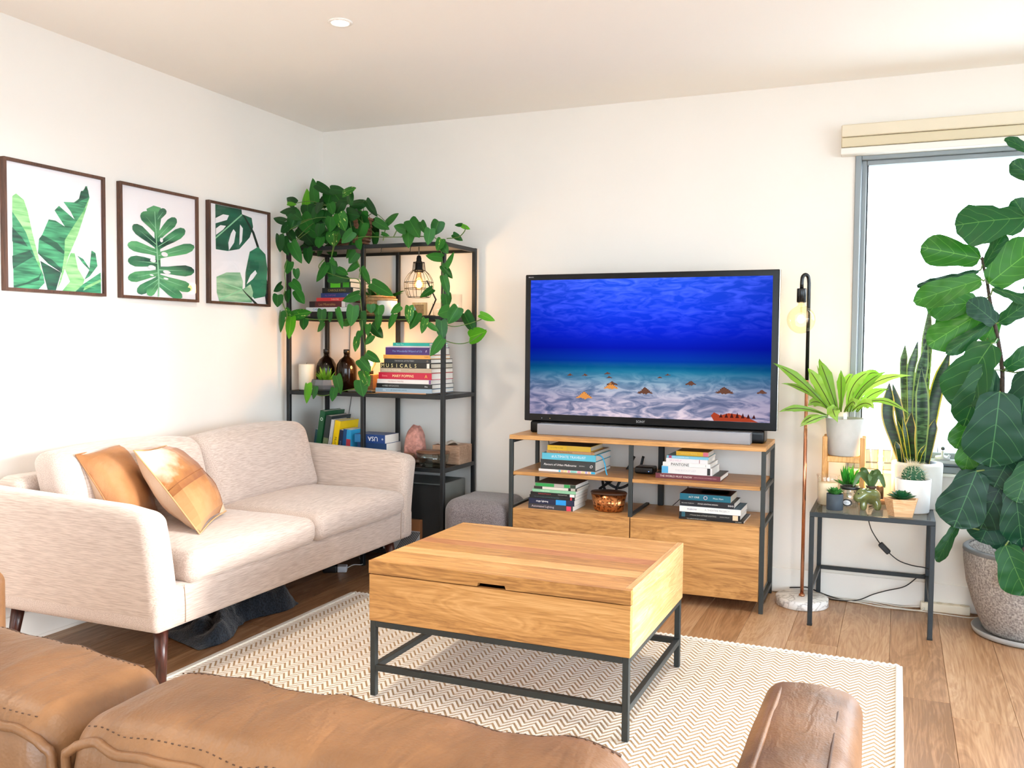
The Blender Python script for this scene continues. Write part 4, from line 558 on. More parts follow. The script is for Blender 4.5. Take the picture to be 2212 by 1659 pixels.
# ================================================================== LEATHER SOFA (foreground)
LEA = leather('caramel', '5c3d25', '8f6541', .44); LEAD = flat('482d1a', .6)
ls = thing('leather_sofa', 'caramel leather sofa seen from behind in the foreground', 'sofa', (0, 0, 0))
MB().rbox((-1.17, .640, .39), (.96, .065, .30), .04, 10, 3).build('back_frame', LEA, ls)
MB().rbox((-1.17, 1.12, .20), (.96, .45, .11), .03, 8, 3).build('base', LEA, ls)
def lcush(x0, x1, seed):
    hx = (x1-x0)/2; cx = (x0+x1)/2
    def fn(p):
        u = p.x/hx; top = max(0, p.z/.20)
        crown = (1-abs(u)**3)*(1-min(1, abs(p.y/.11))**2)
        wr = noise.noise((p.x*9+seed, p.y*3+p.x*4, p.z*5))*.012+noise.noise((p.x*26+seed, p.y*9, p.z*9+seed))*.003
        belly = .018*(1-u*u)*(1-(p.z/.22)**2)
        return (p.x*(1-.012*(p.z > .15)), p.y+(belly if p.y > 0 else -belly*1.3)+wr*.6, p.z+.020*crown*(p.z > 0)+wr*top)
    o = MB().rbox((cx, .787, .640), (hx-.0015, .094, .200), .042, 22, 5, 0, fn).build('back_cushion', LEA, ls)
    def surf(x, y, dz=0.0):
        """a point on the cushion's top"""
        dy = max(0, abs(y-.787)-.052); p = Vector((x-cx, y-.787, .200-.042+math.sqrt(max(0, .042**2-dy*dy))))
        r_ = Vector(fn(p)); return Vector((cx+r_.x, .787+r_.y, .640+r_.z+dz))
    def line(yy, s, dz):
        return [surf(x0+.03+(x1-x0-.06)*i/30, yy+.005*noise.noise((i*.35+seed, s, 0)), dz) for i in range(31)]
    ln0 = line(.699, 1.7, -.001); e0, e1 = ln0[0], ln0[-1]
    loop = [e0+Vector((-.026, .012, -.30)), e0+Vector((-.026, .004, -.05)), e0+Vector((-.018, 0, -.014))]+ln0[1:-1]+[e1+Vector((.018, 0, -.014)), e1+Vector((.026, .004, -.05)), e1+Vector((.026, .012, -.30))]
    MB().tube(smooth_path(loop, 3), .0055, 8).build('piping', LEA, o)
    MB().tube(line(.856, 3.1, -.0006), .0016, 6).build('stitch_line', LEAD, o)
    st = MB()
    for yy, s_ in ((.709, 1.7), (.848, 3.1)):
        ln = smooth_path(line(yy, s_, .0002), 4)
        for i in range(0, len(ln)-1, 2): st.tube([ln[i], ln[i].lerp(ln[i+1], .7)], .0007, 4)
    so = st.build('stitching', LEAD, o); so['kind'] = 'stuff'
lcush(-.825, -.209, 1.3); lcush(-1.449, -.829, 5.1); lcush(-2.076, -1.453, 9.2)
for x0, x1 in ((-.825, -.209), (-1.449, -.829), (-2.076, -1.453)):
    MB().rbox(((x0+x1)/2, 1.23, .38), ((x1-x0)/2-.003, .345, .072), .05, 8, 4).build('seat_cushion', LEA, ls)
def larm(x0, x1, yf, seed):
    hx = (x1-x0)/2; cx = (x0+x1)/2; hy = (yf-.60)/2; cy = (yf+.60)/2
    def fn(p):
        top = p.z > .1
        wr = noise.noise((p.x*3, p.y*11+seed, 0))*.004+noise.noise((p.x*8, p.y*30+seed, 1))*.0015
        fr = max(0, (p.y-(hy-.25))/.25)
        return (p.x*(1-.04*fr*0), p.y, p.z+(.012*(1-(p.x/hx)**2)-.012*fr*fr+wr if top else 0))
    o = MB().rbox((cx, cy, .365), (hx, hy, .275), .032, 26, 4, 0, fn).build('arm', LEA, ls)
    for xx, nm, r in ((x0+.032, 'piping', .005), (x1-.036, 'stitch_line', .0022)):
        MB().tube([(xx, cy-hy+.06, .6465), (xx, cy, .6485), (xx, cy+hy-.25, .6475), (xx, cy+hy-.10, .6405), (xx, cy+hy-.035, .6345), (xx, cy+hy-.009, .612), (xx, cy+hy+.001, .57), (xx, cy+hy+.001, .20)], r, 8).build(nm, LEA if nm == 'piping' else LEAD, o)
larm(-.208, -.040, 1.720, 2.0); larm(-2.33, -2.166, 1.690, 7.0)
for x in (-2.2, -.13):
    for y in (.66, 1.62): MB().tube([(x, y, .10), (x, y, .012)], [.025, .018], 12).build('leg', MAHO, ls)

# ================================================================== COFFEE TABLE
MANGO = wood('mango', ((.20, '9a6a3a'), (.40, 'c08c50'), (.58, 'd3a065'), (.8, 'e2b880')), 'X', 1.0, .40, .30)
MANGOR = wood('mango_red', ((.25, '8a5636'), (.5, 'b0744a'), (.75, 'c48e62')), 'X', 1.0, .42, .2)
MANGOY = wood('mango_side', ((.22, 'b08050'), (.45, 'd0a068'), (.7, 'e4c08c')), 'Y', 1.0, .42, .2)
STEEL = flat('353a3a', .5, .35, var=.06, vscale=60)
ct = thing('coffee_table', 'square wooden lift-top coffee table on a dark steel frame', 'coffee table', (0, 0, .011))
CX0, CX1, CY0, CY1 = -1.678, -.738, 2.695, 3.44
bx = MB().box(CX0+.001, CX1, CY0, CY0+.022, .267, .430, 0, .0015).build('front_panel', MANGO, ct)
MB().box(CX0+.001, CX1-.024, CY1-.022, CY1, .267, .478, 0, .0015).build('back_panel', MANGO, ct)
MB().box(CX1-.024, CX1, CY0+.0223, CY1, .267, .479, 0, .0015).build('side_panel', MANGOY, ct)
MB().box(CX0, CX0+.022, CY0+.022, CY1-.022, .267, .432, 0, .0015).build('side_panel', MANGOY, ct)
MB().box(CX0+.022, CX1-.024, CY0+.022, CY1-.022, .267, .285, 0).build('bottom_panel', MANGO, ct)
lid = MB()
w0 = CX1-.024-.001
LF = CY0+.022
lidroot = MB().prism([(CX0, .478-.044), (-1.262, .434), (-1.258, .446), (-1.162, .446), (-1.158, .434), (CX1, .434), (CX1, .478), (CX0, .478)], CY0-.001, CY0+.0220, 0, 'xz').build('lid', MANGO, ct)
ys = [CY0+.0223, CY0+.085, CY0+.165, CY0+.245, CY0+.350]
for a, b in zip(ys, ys[1:]): MB().box(CX0, w0, a, b-.0006, .440, .478, 0, .0008).build('stave', MANGO, lidroot)
tp = MB().box(CX0, w0, CY0+.3515, CY0+.425, .440, .4775, 0, .0008).build('fixed_top', MANGOR, ct)
ys = [CY0+.4255, CY0+.51, CY0+.58, CY0+.665, CY1-.023]
for a, b in zip(ys, ys[1:]): MB().box(CX0, w0, a, b-.0006, .440, .4775, 0, .0008).build('stave', MANGO, tp)
def sqframe(parent, x0, x1, y0, y1, zs, ztop, w, mat, feet=True):
    h = w/2
    for x in (x0+h, x1-h):
        for y in (y0+h, y1-h): MB().box(x-h, x+h, y-h, y+h, 0, ztop, 0, .0015).build('leg', mat, parent)
    for z in zs:
        for y in (y0+h, y1-h): MB().box(x0+w, x1-w, y-h, y+h, z-h, z+h, 0, .0015).build('rail', mat, parent)
        for x in (x0+h, x1-h): MB().box(x-h, x+h, y0+w, y1-w, z-h, z+h, 0, .0015).build('rail', mat, parent)
sqframe(ct, CX0+.004, CX1-.004, CY0+.002, CY1-.002, (.100, .2565), .267, .021, STEEL)

# ================================================================== MEDIA CONSOLE (turned by about one degree)
mc = thing('media_console', 'low wooden media console with steel frame under the television', 'console', (-1.185, 4.283, 0), math.radians(1.2))
HW, D = .637, .405
MANGO2 = wood('mango_console', ((.20, '98683a'), (.40, 'bd8a50'), (.58, 'd09c62'), (.8, 'e0b47c')), 'X', .9, .40, .3)
MB().box(-HW, HW, 0, D, .758, .780, 0, .0015).build('top_board', MANGO2, mc)
MB().box(-HW+.022, HW-.022, .002, D-.004, .575, .593, 0, .0015).build('shelf', MANGO2, mc)
cb = MB().box(-HW+.022, HW-.022, .018, D-.004, .387, .405, 0, .001).box(-HW+.022, -HW+.04, .018, D-.004, .062, .387).box(HW-.04, HW-.022, .018, D-.004, .062, .387).box(-HW+.04, HW-.04, D-.02, D-.004, .062, .387).box(-HW+.04, HW-.04, .018, D-.02, .062, .08).build('cabinet_body', MANGO2, mc)
for a, b in ((-HW+.022, -.0025), (.0025, HW-.022)): MB().box(a, b, 0, .018, .056, .404, 0, .0015).build('drawer', MANGO2, mc)
for x in (-HW+.009, HW-.009):
    for y in (.009, D-.009): MB().box(x-.010, x+.010, y-.010, y+.010, 0, .758, 0, .0015).build('leg', STEEL, mc)
    for z in (.575, .405, .048, .748): MB().box(x-.009, x+.009, .02, D-.02, z-.009, z+.009, 0, .0015).build('rail', STEEL, mc)
MB().box(-.01, .01, .0, .02, .405, .757, 0, .0015).build('post', STEEL, mc)
MB().box(-.009, .009, .02, D-.03, .4055, .418, 0, .0015).build('rail', STEEL, mc)
MB().box(.052, .082, D-.028, D-.006, .4055, .757, 0, .003).build('cable_post', flat('202425', .6), mc)
MB().box(-HW+.03, HW-.03, D-.016, D-.006, .042, .055).build('rail', STEEL, mc)

# ================================================================== TELEVISION + SOUNDBAR
BLK = flat('08090b', .28, spec=.25); BLKM = flat('141618', .4)
tv = thing('television', 'large black flat screen television showing an underwater seabed scene', 'television', (-1.165, 4.44, .78))
TW, T0, T1 = .645, .062, .827
MB().box(-TW, TW, .0, .045, T0, T1, 0, .004).box(-TW+.12, TW-.12, .045, .075, T0+.06, T1-.1, 0, .01).build('housing', BLK, tv)
MB().box(TW-.0005, TW+.003, .002, .044, T0, T1, 0, .001).build('metal_edge', flat('c9c9c4', .25, .9), tv)
MB().rbox((-.01, .055, .031), (.60, .060, .031), .012, 4, 2).build('stand', BLK, tv)
# picture on the screen
m, nt, p = new('tv_picture'); nt.nodes.remove(p)
tc = nt.nodes.new('ShaderNodeTexCoord'); sx = nt.nodes.new('ShaderNodeSeparateXYZ'); nt.links.new(tc.outputs['Object'], sx.inputs[0])
U, V = sx.outputs[0], sx.outputs[2]
def ramp(fac, stops):
    cr = nt.nodes.new('ShaderNodeValToRGB')
    while len(cr.color_ramp.elements) < len(stops): cr.color_ramp.elements.new(.5)
    for e, (q, c) in zip(cr.color_ramp.elements, stops): e.position = q; e.color = lin(c)
    nt.links.new(fac, cr.inputs[0]); return cr.outputs[0]
base = ramp(V, ((.0, 'd9cbdc'), (.12, 'b9b3c9'), (.24, '8fb0c4'), (.33, '3fa0bc'), (.365, '1a7ab0'), (.405, '0a40b0'), (.50, '0a1cb8'), (.62, '0e2ae0'), (.78, '1844f4'), (1.0, '2a5af6')))
def nz(sc, det, dist=0.0):
    mp = nt.nodes.new('ShaderNodeMapping'); mp.inputs['Scale'].default_value = sc; nt.links.new(tc.outputs['Object'], mp.inputs[0])
    n_ = N(nt, 'ShaderNodeTexNoise', Scale=1.0, Detail=det, Distortion=dist); nt.links.new(mp.outputs[0], n_.inputs['Vector']); return n_.outputs[0]
ripple = ramp(nz((6, 1, 24), 6, 1.2), ((.42, '000000'), (.75, '6c7cff')))
up = ramp(V, ((.55, '000000'), (1.0, 'ffffff')))
col = mixc(nt, math_(nt, 'MULTIPLY', up, .75), base, mixc(nt, 1.0, base, ripple, 'ADD'))
sand = ramp(nz((5, 1, 17), 5, 1.5), ((.34, '5d7393'), (.46, '9fa6bd'), (.60, 'f2e8ee'), (.75, 'fff6f4')))
sfac = ramp(V, ((.0, 'ffffff'), (.22, 'd0d0d0'), (.34, '303030'), (.40, '000000')))
col = mixc(nt, sfac, col, sand)
tint = ramp(V, ((.0, 'f8ecf4'), (.14, 'e4e4f0'), (.26, 'bcdcec'), (.36, '6fc0d8'), (.42, 'ffffff')))
col = mixc(nt, 1.0, col, tint, 'MULTIPLY')
edge = ramp(math_(nt, 'ABSOLUTE', U), ((.3, 'ffffff'), (1.0, '9090b8')))
col = mixc(nt, .6, col, mixc(nt, 1.0, col, edge, 'MULTIPLY'))
em = nt.nodes.new('ShaderNodeEmission'); nt.links.new(col, em.inputs[0]); em.inputs[1].default_value = 1.0
nt.links.new(em.outputs[0], nt.nodes['Material Output'].inputs[0])
SW, SZ0, SZ1 = .614, .100, .798
scr = MB().add([(-1, 0, 0), (1, 0, 0), (1, 0, 1), (-1, 0, 1)], [(0, 1, 2, 3)]).build('screen', m, tv, (0, -.0008, SZ0)); scr.scale = (SW, 1, SZ1-SZ0)
# starfish in the picture (flat, on the screen plane)
rs = random.Random(4); SFM = [glow('sf_orange', 'e89a50', 1.0), glow('sf_brown', '6f4a3c', 1.0), glow('sf_dark', '4a1f1c', 1.0), glow('sf_red', 'b0452c', 1.0)]
def star(x, z, w, h, mt):
    pts = []; sf = MB()
    prof = [(-1, .05), (-.75, .22), (-.5, .42), (-.3, .72), (-.12, .95), (.05, 1.0), (.2, .82), (.42, .55), (.7, .3), (1, .08), (.8, -.02), (.5, .06), (.3, -.02), (.12, -.2), (0, -.02), (-.2, -.12), (-.35, .04), (-.6, -.05), (-.85, -.08)]
    for a, b in prof: pts.append((x+a*w/2, z+b*h+.002*rs.uniform(-1, 1)))
    n = len(pts); sf.add([(x, -.0016, z+h*.3)]+[(a, -.0016, b) for a, b in pts], [(0, 1+i, 1+(i+1) % n) for i in range(n)], mt)
    for k in range(9):
        if w < .05: break
        a = -.8+1.6*k/8; b = (1-abs(a))*.85+.1; q = .05*w
        sf.add([(x+a*w/2-q*.5, -.0018, z+b*h-.002), (x+a*w/2+q*.5, -.0018, z+b*h-.002), (x+a*w/2, -.0018, z+b*h+q*.9)], [(0, 1, 2)], 2)
    sf.build('starfish_picture', SFM, tv)
for x, z, w, h, mt in ((-.314, .190, .092, .034, 0), (-.172, .243, .078, .030, 0), (-.165, .262, .062, .018, 1), (.006, .224, .082, .030, 1), (.235, .272, .056, .020, 1), (.397, .236, .094, .030, 1), (-.39, .305, .035, .010, 1), (-.31, .305, .035, .010, 1), (-.19, .316, .035, .010, 1), (-.18, .296, .032, .010, 1), (.08, .302, .024, .009, 1), (.12, .316, .03, .008, 1), (.575, .24, .05, .018, 1)): star(x, z, w, h, mt)
sf = MB(); sf.add([(.35, -.0016, .1005), (.335, -.0016, .125), (.35, -.0016, .142), (.38, -.0016, .128), (.42, -.0016, .140), (.47, -.0016, .135), (.52, -.0016, .118), (.56, -.0016, .1005)], [tuple(range(8))], 3)
for k in range(7): sf.add([(.375+k*.026, -.0018, .118), (.392+k*.026, -.0018, .118), (.384+k*.026, -.0018, .146-abs(k-3)*.003)], [(0, 1, 2)], 2)
sf.build('starfish_picture', SFM, tv)
SILV = flat('b8babd', .4, .4)
lettering('SONY', SILV, tv, (-.015, -.0012, .0805), .062, .012)
lettering('BRAVIA', SILV, tv, (-.612, -.0012, .8135), .040, .006)
for dx, c in ((-.545, 'b0b8c8'), (-.50, 'e8d090')): MB().ball((dx, -.0008, .078), .0016, 8, 6).build('indicator_light', glow('led'+c, c, 2.0), tv)
sb = thing('soundbar', 'long silver grey soundbar in front of the television', 'speaker', (-1.165, 4.35, .78), math.radians(.3))
MB().rbox((0, .034, .027), (.536, .034, .027), .004, 2, 2).build('grille_body', flat('98979a', .6, .25, var=.05, vscale=900, bmp=.15), sb)
MB().box(-.5365, .5365, .004, .068, .0535, .0555, 0, .001).build('top_plate', flat('c2c8d2', .3, .5), sb)
# ================================================================== PICTURES on the left wall
WAL = wood('walnut', ((.3, '3c2417'), (.55, '5a3826'), (.8, '6e4833')), 'Z', 1.4, .45, .2)
def striped(key, a, b, ang, sc):
    m, nt, p = new('print_' + key)
    mp = nt.nodes.new('ShaderNodeMapping'); mp.inputs['Rotation'].default_value = (ang, 0, 0); mp.inputs['Scale'].default_value = (1, sc*.12, sc)
    tc = nt.nodes.new('ShaderNodeTexCoord'); nt.links.new(tc.outputs['Object'], mp.inputs[0])
    n1 = N(nt, 'ShaderNodeTexNoise', Scale=1.0, Detail=4.0); nt.links.new(mp.outputs[0], n1.inputs['Vector'])
    cr = nt.nodes.new('ShaderNodeValToRGB'); cr.color_ramp.elements[0].position = .34; cr.color_ramp.elements[1].position = .66
    cr.color_ramp.elements[0].color = lin(a); cr.color_ramp.elements[1].color = lin(b)
    nt.links.new(n1.outputs[0], cr.inputs[0]); nt.links.new(cr.outputs[0], p.inputs['Base Color']); p.inputs['Roughness'].default_value = .6
    return m
PRM = {'A': {'light': striped('banana_light', '5fae66', 'a9dc9a', .5, 60), 'mid': striped('banana_mid', '0d5a3c', '4fb07c', .6, 70), 'dark': striped('banana_dark', '0b2f2a', '1f6b4c', .6, 70)},
       'B': {'mid': striped('monstera_mid', '12603f', '63b072', .3, 16), 'dark': striped('monstera_dark', '0b4436', '4a9a66', -.4, 16)},
       'C': {'mid': striped('swiss_mid', '0d4a38', '3d8f68', .9, 14), 'dark': striped('swiss_dark', '0a2f2a', '21694e', .9, 14), 'light': striped('swiss_light', '5f9a72', 'b3d4b0', .2, 30)}}
PAP = flat('f0ebee', .7); VEIN = flat('8cc79a', .7); STEM = flat('14231f', .6)
for key, y0, y1, lab, dz in (('A', 2.535, 3.033, 'walnut framed print of banana leaves, leftmost above the sofa', 0), ('B', 3.117, 3.617, 'walnut framed print of one monstera leaf, middle of the three', .002), ('C', 3.692, 4.185, 'walnut framed print of drooping monstera leaves beside the shelf', 0)):
    z0, z1 = 1.440, 1.966
    t = thing('framed_print', lab, 'picture', (LW, 0, 0))
    fr = MB(); X1 = .026; wd_ = .013
    for a, b, c, d in ((y0, y0+wd_, z0, z1), (y1-wd_, y1, z0, z1), (y0+wd_, y1-wd_, z0, z0+wd_), (y0+wd_, y1-wd_, z1-wd_, z1)): fr.box(.0005, X1, a, b, c, d, 0, .0012)
    fr.build('frame', WAL, t)
    pm = PRM[key]; ks = list(pm); mats = [PAP, VEIN, STEM]+[pm[k] for k in ks]; ix = {'paper': 0, 'vein': 1, 'stem': 2, **{k: 3+i for i, k in enumerate(ks)}}
    pb = MB(); pb.box(.004, .012, y0+wd_, y1-wd_, z0+wd_, z1-wd_, 0)
    for i, (c, poly) in enumerate(PRINTS[key]):
        x = .0123+.00012*i; n = len(poly)
        poly = [(max(y0+wd_+.001, min(y1-wd_-.001, a)), max(z0+wd_+.001, min(z1-wd_-.001, b))) for a, b in poly]
        pb.add([(x, a, b) for a, b in poly], [tuple(range(n))], ix[c])
    pb.build('print', mats, t)
    MB().box(.0195, .0205, y0+wd_, y1-wd_, z0+wd_, z1-wd_).build('glazing', glass('picture', amount=.03), t)

# ================================================================== BLACK STEEL SHELF
SH = flat('1e2123', .45, .35, var=.08, vscale=50)
sx0, sx1, sy0, sy1 = -3.232, -2.215, 4.300, 4.702
Z = {'top': 1.782, 'A': 1.390, 'B': .966, 'C': .572, 'D': .105}
sh = thing('shelving_unit', 'tall black steel shelving unit with glass shelves in the corner', 'shelf', (0, 0, 0))
xm = (sx0+sx1)/2
for x in (sx0+.011, xm, sx1-.011):
    for y in (sy0+.011, sy1-.011): MB().box(x-.011, x+.011, y-.011, y+.011, 0, Z['top']+.002, 0, .0015).build('post', SH, sh)
for k in ('top', 'A', 'B', 'C', 'D'):
    z = Z[k]; zz = (z-.022, z)
    for y in (sy0+.011, sy1-.011):
        for a, b in ((sx0+.022, xm-.011), (xm+.011, sx1-.022)): MB().box(a, b, y-.010, y+.010, zz[0], zz[1], 0, .0012).build('rail', SH, sh)
    for x in (sx0+.011, sx1-.011): MB().box(x-.010, x+.010, sy0+.022, sy1-.022, zz[0], zz[1], 0, .0012).build('rail', SH, sh)
    if k == 'top': MB().box(sx0+.022, sx1-.022, sy0+.022, sy1-.022, z-.006, z-.001, 0).build('top_panel', flat('6b6762', .5), sh)
    else:
        for a, b in ((sx0+.022, xm-.0005), (xm+.0005, sx1-.022)): MB().box(a, b, sy0+.021, sy1-.021, z-.007, z-.001).build('glass_panel', glass('smoked', (120, 124, 124), .22, .05), sh)
for x in (-2.60, -2.42): MB().tube(smooth_path([(x, sy0+.005, Z['top']-.02), (x, sy0-.004, Z['top']-.03), (x, sy0-.004, Z['top']-.045), (x, sy0-.012, Z['top']-.048)], 3), .002, 6).build('hook', SH, sh)

# ================================================================== BOOKS
PAGE = flat('efe9df', .85, var=.10, vscale=500); PAGE2 = flat('d8cdbb', .85, var=.12, vscale=500)
def book(label, group, x, y, z, L, D, T, col, text=None, tcol='f4f0e8', tw=.6, th=.55, tx=.0, rz=0.0, pages=PAGE, blocks=(), shear=0.0, M=None, upside=False, topart=None, hard=True):
    """a closed book: local X along the spine, spine face at Y=0, thickness along Z"""
    t = thing('book', label, 'book', (x, y, z), rz, group)
    if M is not None: t.matrix_world = M
    c = min(.0028 if hard else .0009, T*.2)
    cm = flat(col, .38, var=.03, vscale=25)
    o = .002 if hard else 0
    MB().prism([(0, 0), (D, 0), (D, c), (c, c), (c, T-c), (D, T-c), (D, T), (0, T)], 0, L, 0, 'yz').build('cover', cm, t)
    MB().box(o, L-o, c, D-o*1.4, c, T-c).build('pages', pages, t)
    for bx0, bx1, bc in blocks: MB().box(L*bx0, L*bx1, -.0006, 0, T*.04, T*.96).build('spine_band', flat(bc, .45), t)
    if text:
        for (s, cxf, wf, hf, cc) in (text if isinstance(text, list) else [(text, .5+tx, tw, th, tcol)]):
            R_ = Matrix.Rotation(PI/2, 4, 'X')
            if upside: R_ = Matrix.Rotation(PI, 4, 'Y') @ R_
            lettering(s, flat(cc, .6), t, (L*cxf, -.0012, T*.5), L*wf, T*hf, R_, shear, 'spine_lettering')
    if topart:
        for (a0, a1, b0, b1, cc) in topart: MB().box(L*a0, L*a1, D*b0, D*b1, T, T+.0005).build('cover_art', flat(cc, .5), t)
    return t
def pile(stack, y, z, D, specs, group, dy=()):
    for i, ((x, L, T), sp) in enumerate(zip(stack, specs)):
        d = sp.pop('D', D); yy = y+(dy[i] if i < len(dy) else 0)
        book(sp.pop('label'), group, x, yy, z, L, d, T-.0004, sp.pop('col'), **sp); z += T
    return z
pile(STK_OPEN, 4.36, Z['B'], .26, [
 dict(label='thin orange book at the very bottom of the tall open-shelf stack', col='e3a67c', hard=False),
 dict(label='pale grey blue book second from the bottom of the tall shelf stack', col='9fb3c2', text=[('IN', .16, .05, .5, 'e8edf0'), ('BY JONATHAN LARSON', .42, .28, .42, '5b6b78')]),
 dict(label='black hardback third from the bottom of the tall shelf stack', col='1a1c1f', text=[('ALFRED HITCHCOCK', .26, .30, .32, 'b9b9b5'), ('Disc', .9, .08, .3, 'ffffff')]),
 dict(label='white spotted book lying under the red book on the shelf', col='e9e2de', text=[('THE PRINCE THEATRE', .35, .5, .3, 'b98f86')], blocks=((.965, 1.0, '7d4f86'),)),
 dict(label='thick red book with yellow title in the tall shelf stack', col='c0163a', text=[('MARY POPPINS', .47, .40, .55, 'ffe9b0'), ('Emma', .12, .12, .25, 'f0a0a0'), ('A', .90, .05, .6, 'f0c060')]),
 dict(label='beige book lying on top of the thick red book', col='b9a48c', text=[('LONDON THEATRES', .23, .40, .38, 'ece2d2'), ('michael coveney', .62, .16, .2, 'd8c8b2')]),
 dict(label='black book spelling a word in big cream letters along its spine', col='17140f', pages=PAGE2, text=[(c_, .05+.093*i, .06, .72, 'f1e3a6') for i, c_ in enumerate('MUSICALS')], blocks=((.92, .97, 'efe6da'),)),
 dict(label='charcoal book with small grey title under the orange book', col='2d3033', text=[('THE BOOK OF POTTERY', .44, .42, .36, 'b8b8b6'), ('o', .93, .04, .4, 'a08a70')]),
 dict(label='orange book lying under the purple book on the shelf', col='eda84c', text=[('THE COMPLETE BOOK OF THEATRE', .42, .7, .22, 'd99038'), ('TONY', .92, .1, .3, '7a5020')], D=.24),
 dict(label='thick purple book with blue italic title in the tall shelf stack', col='4b2a72', text=[('The Wonderful Wizard of Oz', .50, .68, .40, '8fb0e6'), ('fl', .93, .06, .3, 'e8d8f0')], shear=.25, D=.24),
 dict(label='very thin white booklet between the purple and turquoise books', col='e6dde0', hard=False, D=.22),
 dict(label='turquoise book with dark green cover on top of the tall shelf stack', col='1fb7a6', text=[('Peter Pan', .20, .2, .5, 'bff0e6')], D=.22, topart=((.0, 1.0, .0, 1.0, '15463a'), (.62, .82, .1, .6, 'c8792c'))),
], 'books stacked flat on the open side of the steel shelf', (.0, .0, .0, .003, .0, .004, .004, .008, .006, .008, .008, .012))
pile(STK_UP, 4.395, Z['A'], .24, [
 dict(label='black book at the bottom of the upper shelf stack behind leaves', col='1c1d20', text=[('THE', .2, .1, .5, '55585c')]),
 dict(label='wide white book low in the upper shelf stack', col='e8e6e4', text=[('CABARET', .26, .34, .5, '5b7ec0')]),
 dict(label='dark maroon book in the upper shelf stack', col='5a2023', text=[('Les Miserables', .50, .46, .5, 'b98a5a')], blocks=((.0, .16, '2a1a1c'), (.90, 1.0, 'e0d6d0'))),
 dict(label='bright red book in the middle of the upper shelf stack', col='d03a3c', text=[('THEATRE', .62, .4, .45, 'f4b0a0')]),
 dict(label='navy blue book above the red one on the upper shelf', col='2c3a72', text=[('AL CAPONE', .30, .34, .4, '9a5a8a'), ('c', .84, .05, .4, 'ffffff')]),
 dict(label='black book with gold capitals in the upper shelf stack', col='1b1d1c', text=[('CAROLE KING', .48, .66, .45, 'a88e52')]),
 dict(label='dark book with lime green band in the upper shelf stack', col='1d2a20', blocks=((.10, .55, '58c01c'), (.66, .95, '3f9a22'))),
 dict(label='dark green book on top of the upper shelf stack', col='1f5a33'),
], 'books stacked flat on the upper shelf', (.0, .0, .004, .0, .004, .0, .004, .0))
MLM = mc.matrix_world
pile(STK_LM, 4.345, .5935, .26, [
 dict(label='thin white book with pastel striped spine at bottom of its stack', col='eceaec', hard=False, blocks=((.36, .39, '4ab4d4'), (.40, .45, 'f0b890'), (.46, .51, 'f0d890'), (.52, .56, 'e898b0'), (.57, .68, '90d0c8'), (.69, .75, 'f0a0b0'), (.76, .82, 'f4d49a'), (.83, .86, 'b0a0d8'), (.87, .92, 'f0b898'), (.93, 1.0, '28a8d8'))),
 dict(label='thick charcoal book with white script title in the left console stack', col='33383a', text=[('Flavours of Urban Melbourne', .36, .60, .42, 'ffffff'), ('EDITION 2', .76, .10, .14, 'd8d8d8'), ('O', .93, .05, .3, 'ffffff')], shear=.3),
 dict(label='sky blue travel book lying on the thick charcoal book', col='5fc4dc', text=[('#ULTIMATE TRAVELIST', .50, .64, .62, 'eef8fa')]),
 dict(label='tan softcover book under the yellow book on the console', col='bf8f62', text=[('The Street Art Stencil Book', .31, .52, .55, '5a3a22'), ('X', .95, .03, .5, '2a2018')], hard=False, pages=PAGE2),
 dict(label='yellow book with grey print on top of the left console stack', col='e8bd2c', text=[('1-2-3 COFFEE TO START', .22, .3, .2, '5a5020')], topart=((.0, 1, .0, 1, '4a3a2c'),), blocks=((.45, .98, 'd8b23a'),), pages=PAGE2, D=.21),
], 'books stacked on the console middle shelf, left side', (.0, .003, .004, .01, .012))
rb = MB().tube(smooth_path([(-1.375, 4.353, .69), (-1.350, 4.345, .685), (-1.333, 4.342, .65), (-1.325, 4.338, .61), (-1.318, 4.335, .596)], 4), .003, 6)
tag(rb.build('ribbon_marker', flat('28a8d8', .6)), 'sky blue ribbon marker hanging over the charcoal book', 'ribbon')
pile(STK_LL, 4.295, .4055, .20, [
 dict(label='dark book titled in grey letters at the bottom of lower left stack', col='3a383c', text=[('Automated Lighting', .33, .58, .55, 'cfc0c8')], blocks=((.86, .96, 'e0405c'),), hard=False),
 dict(label='navy book with bright blue block low in lower left stack', col='1c2440', text=[('stage lighting', .30, .3, .42, 'ffffff')], blocks=((.60, .82, '1c94dc'),), hard=False),
 dict(label='thin black book with faint teal print in lower left stack', col='15191c', text=[('THE AUTOMATED LIGHTING PROGRAMMER', .38, .6, .3, '4a7078')], blocks=((.90, .935, 'd84050'),), hard=False),
 dict(label='black book with red tinted title in lower left stack', col='18191b', text=[('Dysfunctional Practices of', .32, .5, .4, 'e05a5c'), ('Dysfunctional People', .72, .26, .35, 'd8d8d0')], blocks=((.88, .985, 'ecebe6'),), hard=False),
 dict(label='pale green softcover in lower left stack', col='8cc09a', text=[('STAGE SCENERY', .3, .4, .35, 'd8f0dc')], hard=False),
 dict(label='black and cream patterned book second from top, lower left stack', col='2a2a28', blocks=((.20, .80, 'd9d3c8'), (.86, .96, 'bab4aa')), hard=False, pages=PAGE2),
 dict(label='green and grey book on top of lower left console stack', col='b0a8a0', blocks=((.02, .48, '2f9a4e'), (.72, .86, '2f9a4e'), (.87, 1.0, '23382a')), topart=((.0, 1, .0, 1, '6a5c4e'),), hard=False),
], 'books stacked on the console cabinet, left side', (.0, .002, .004, .004, .006, .008, .008))
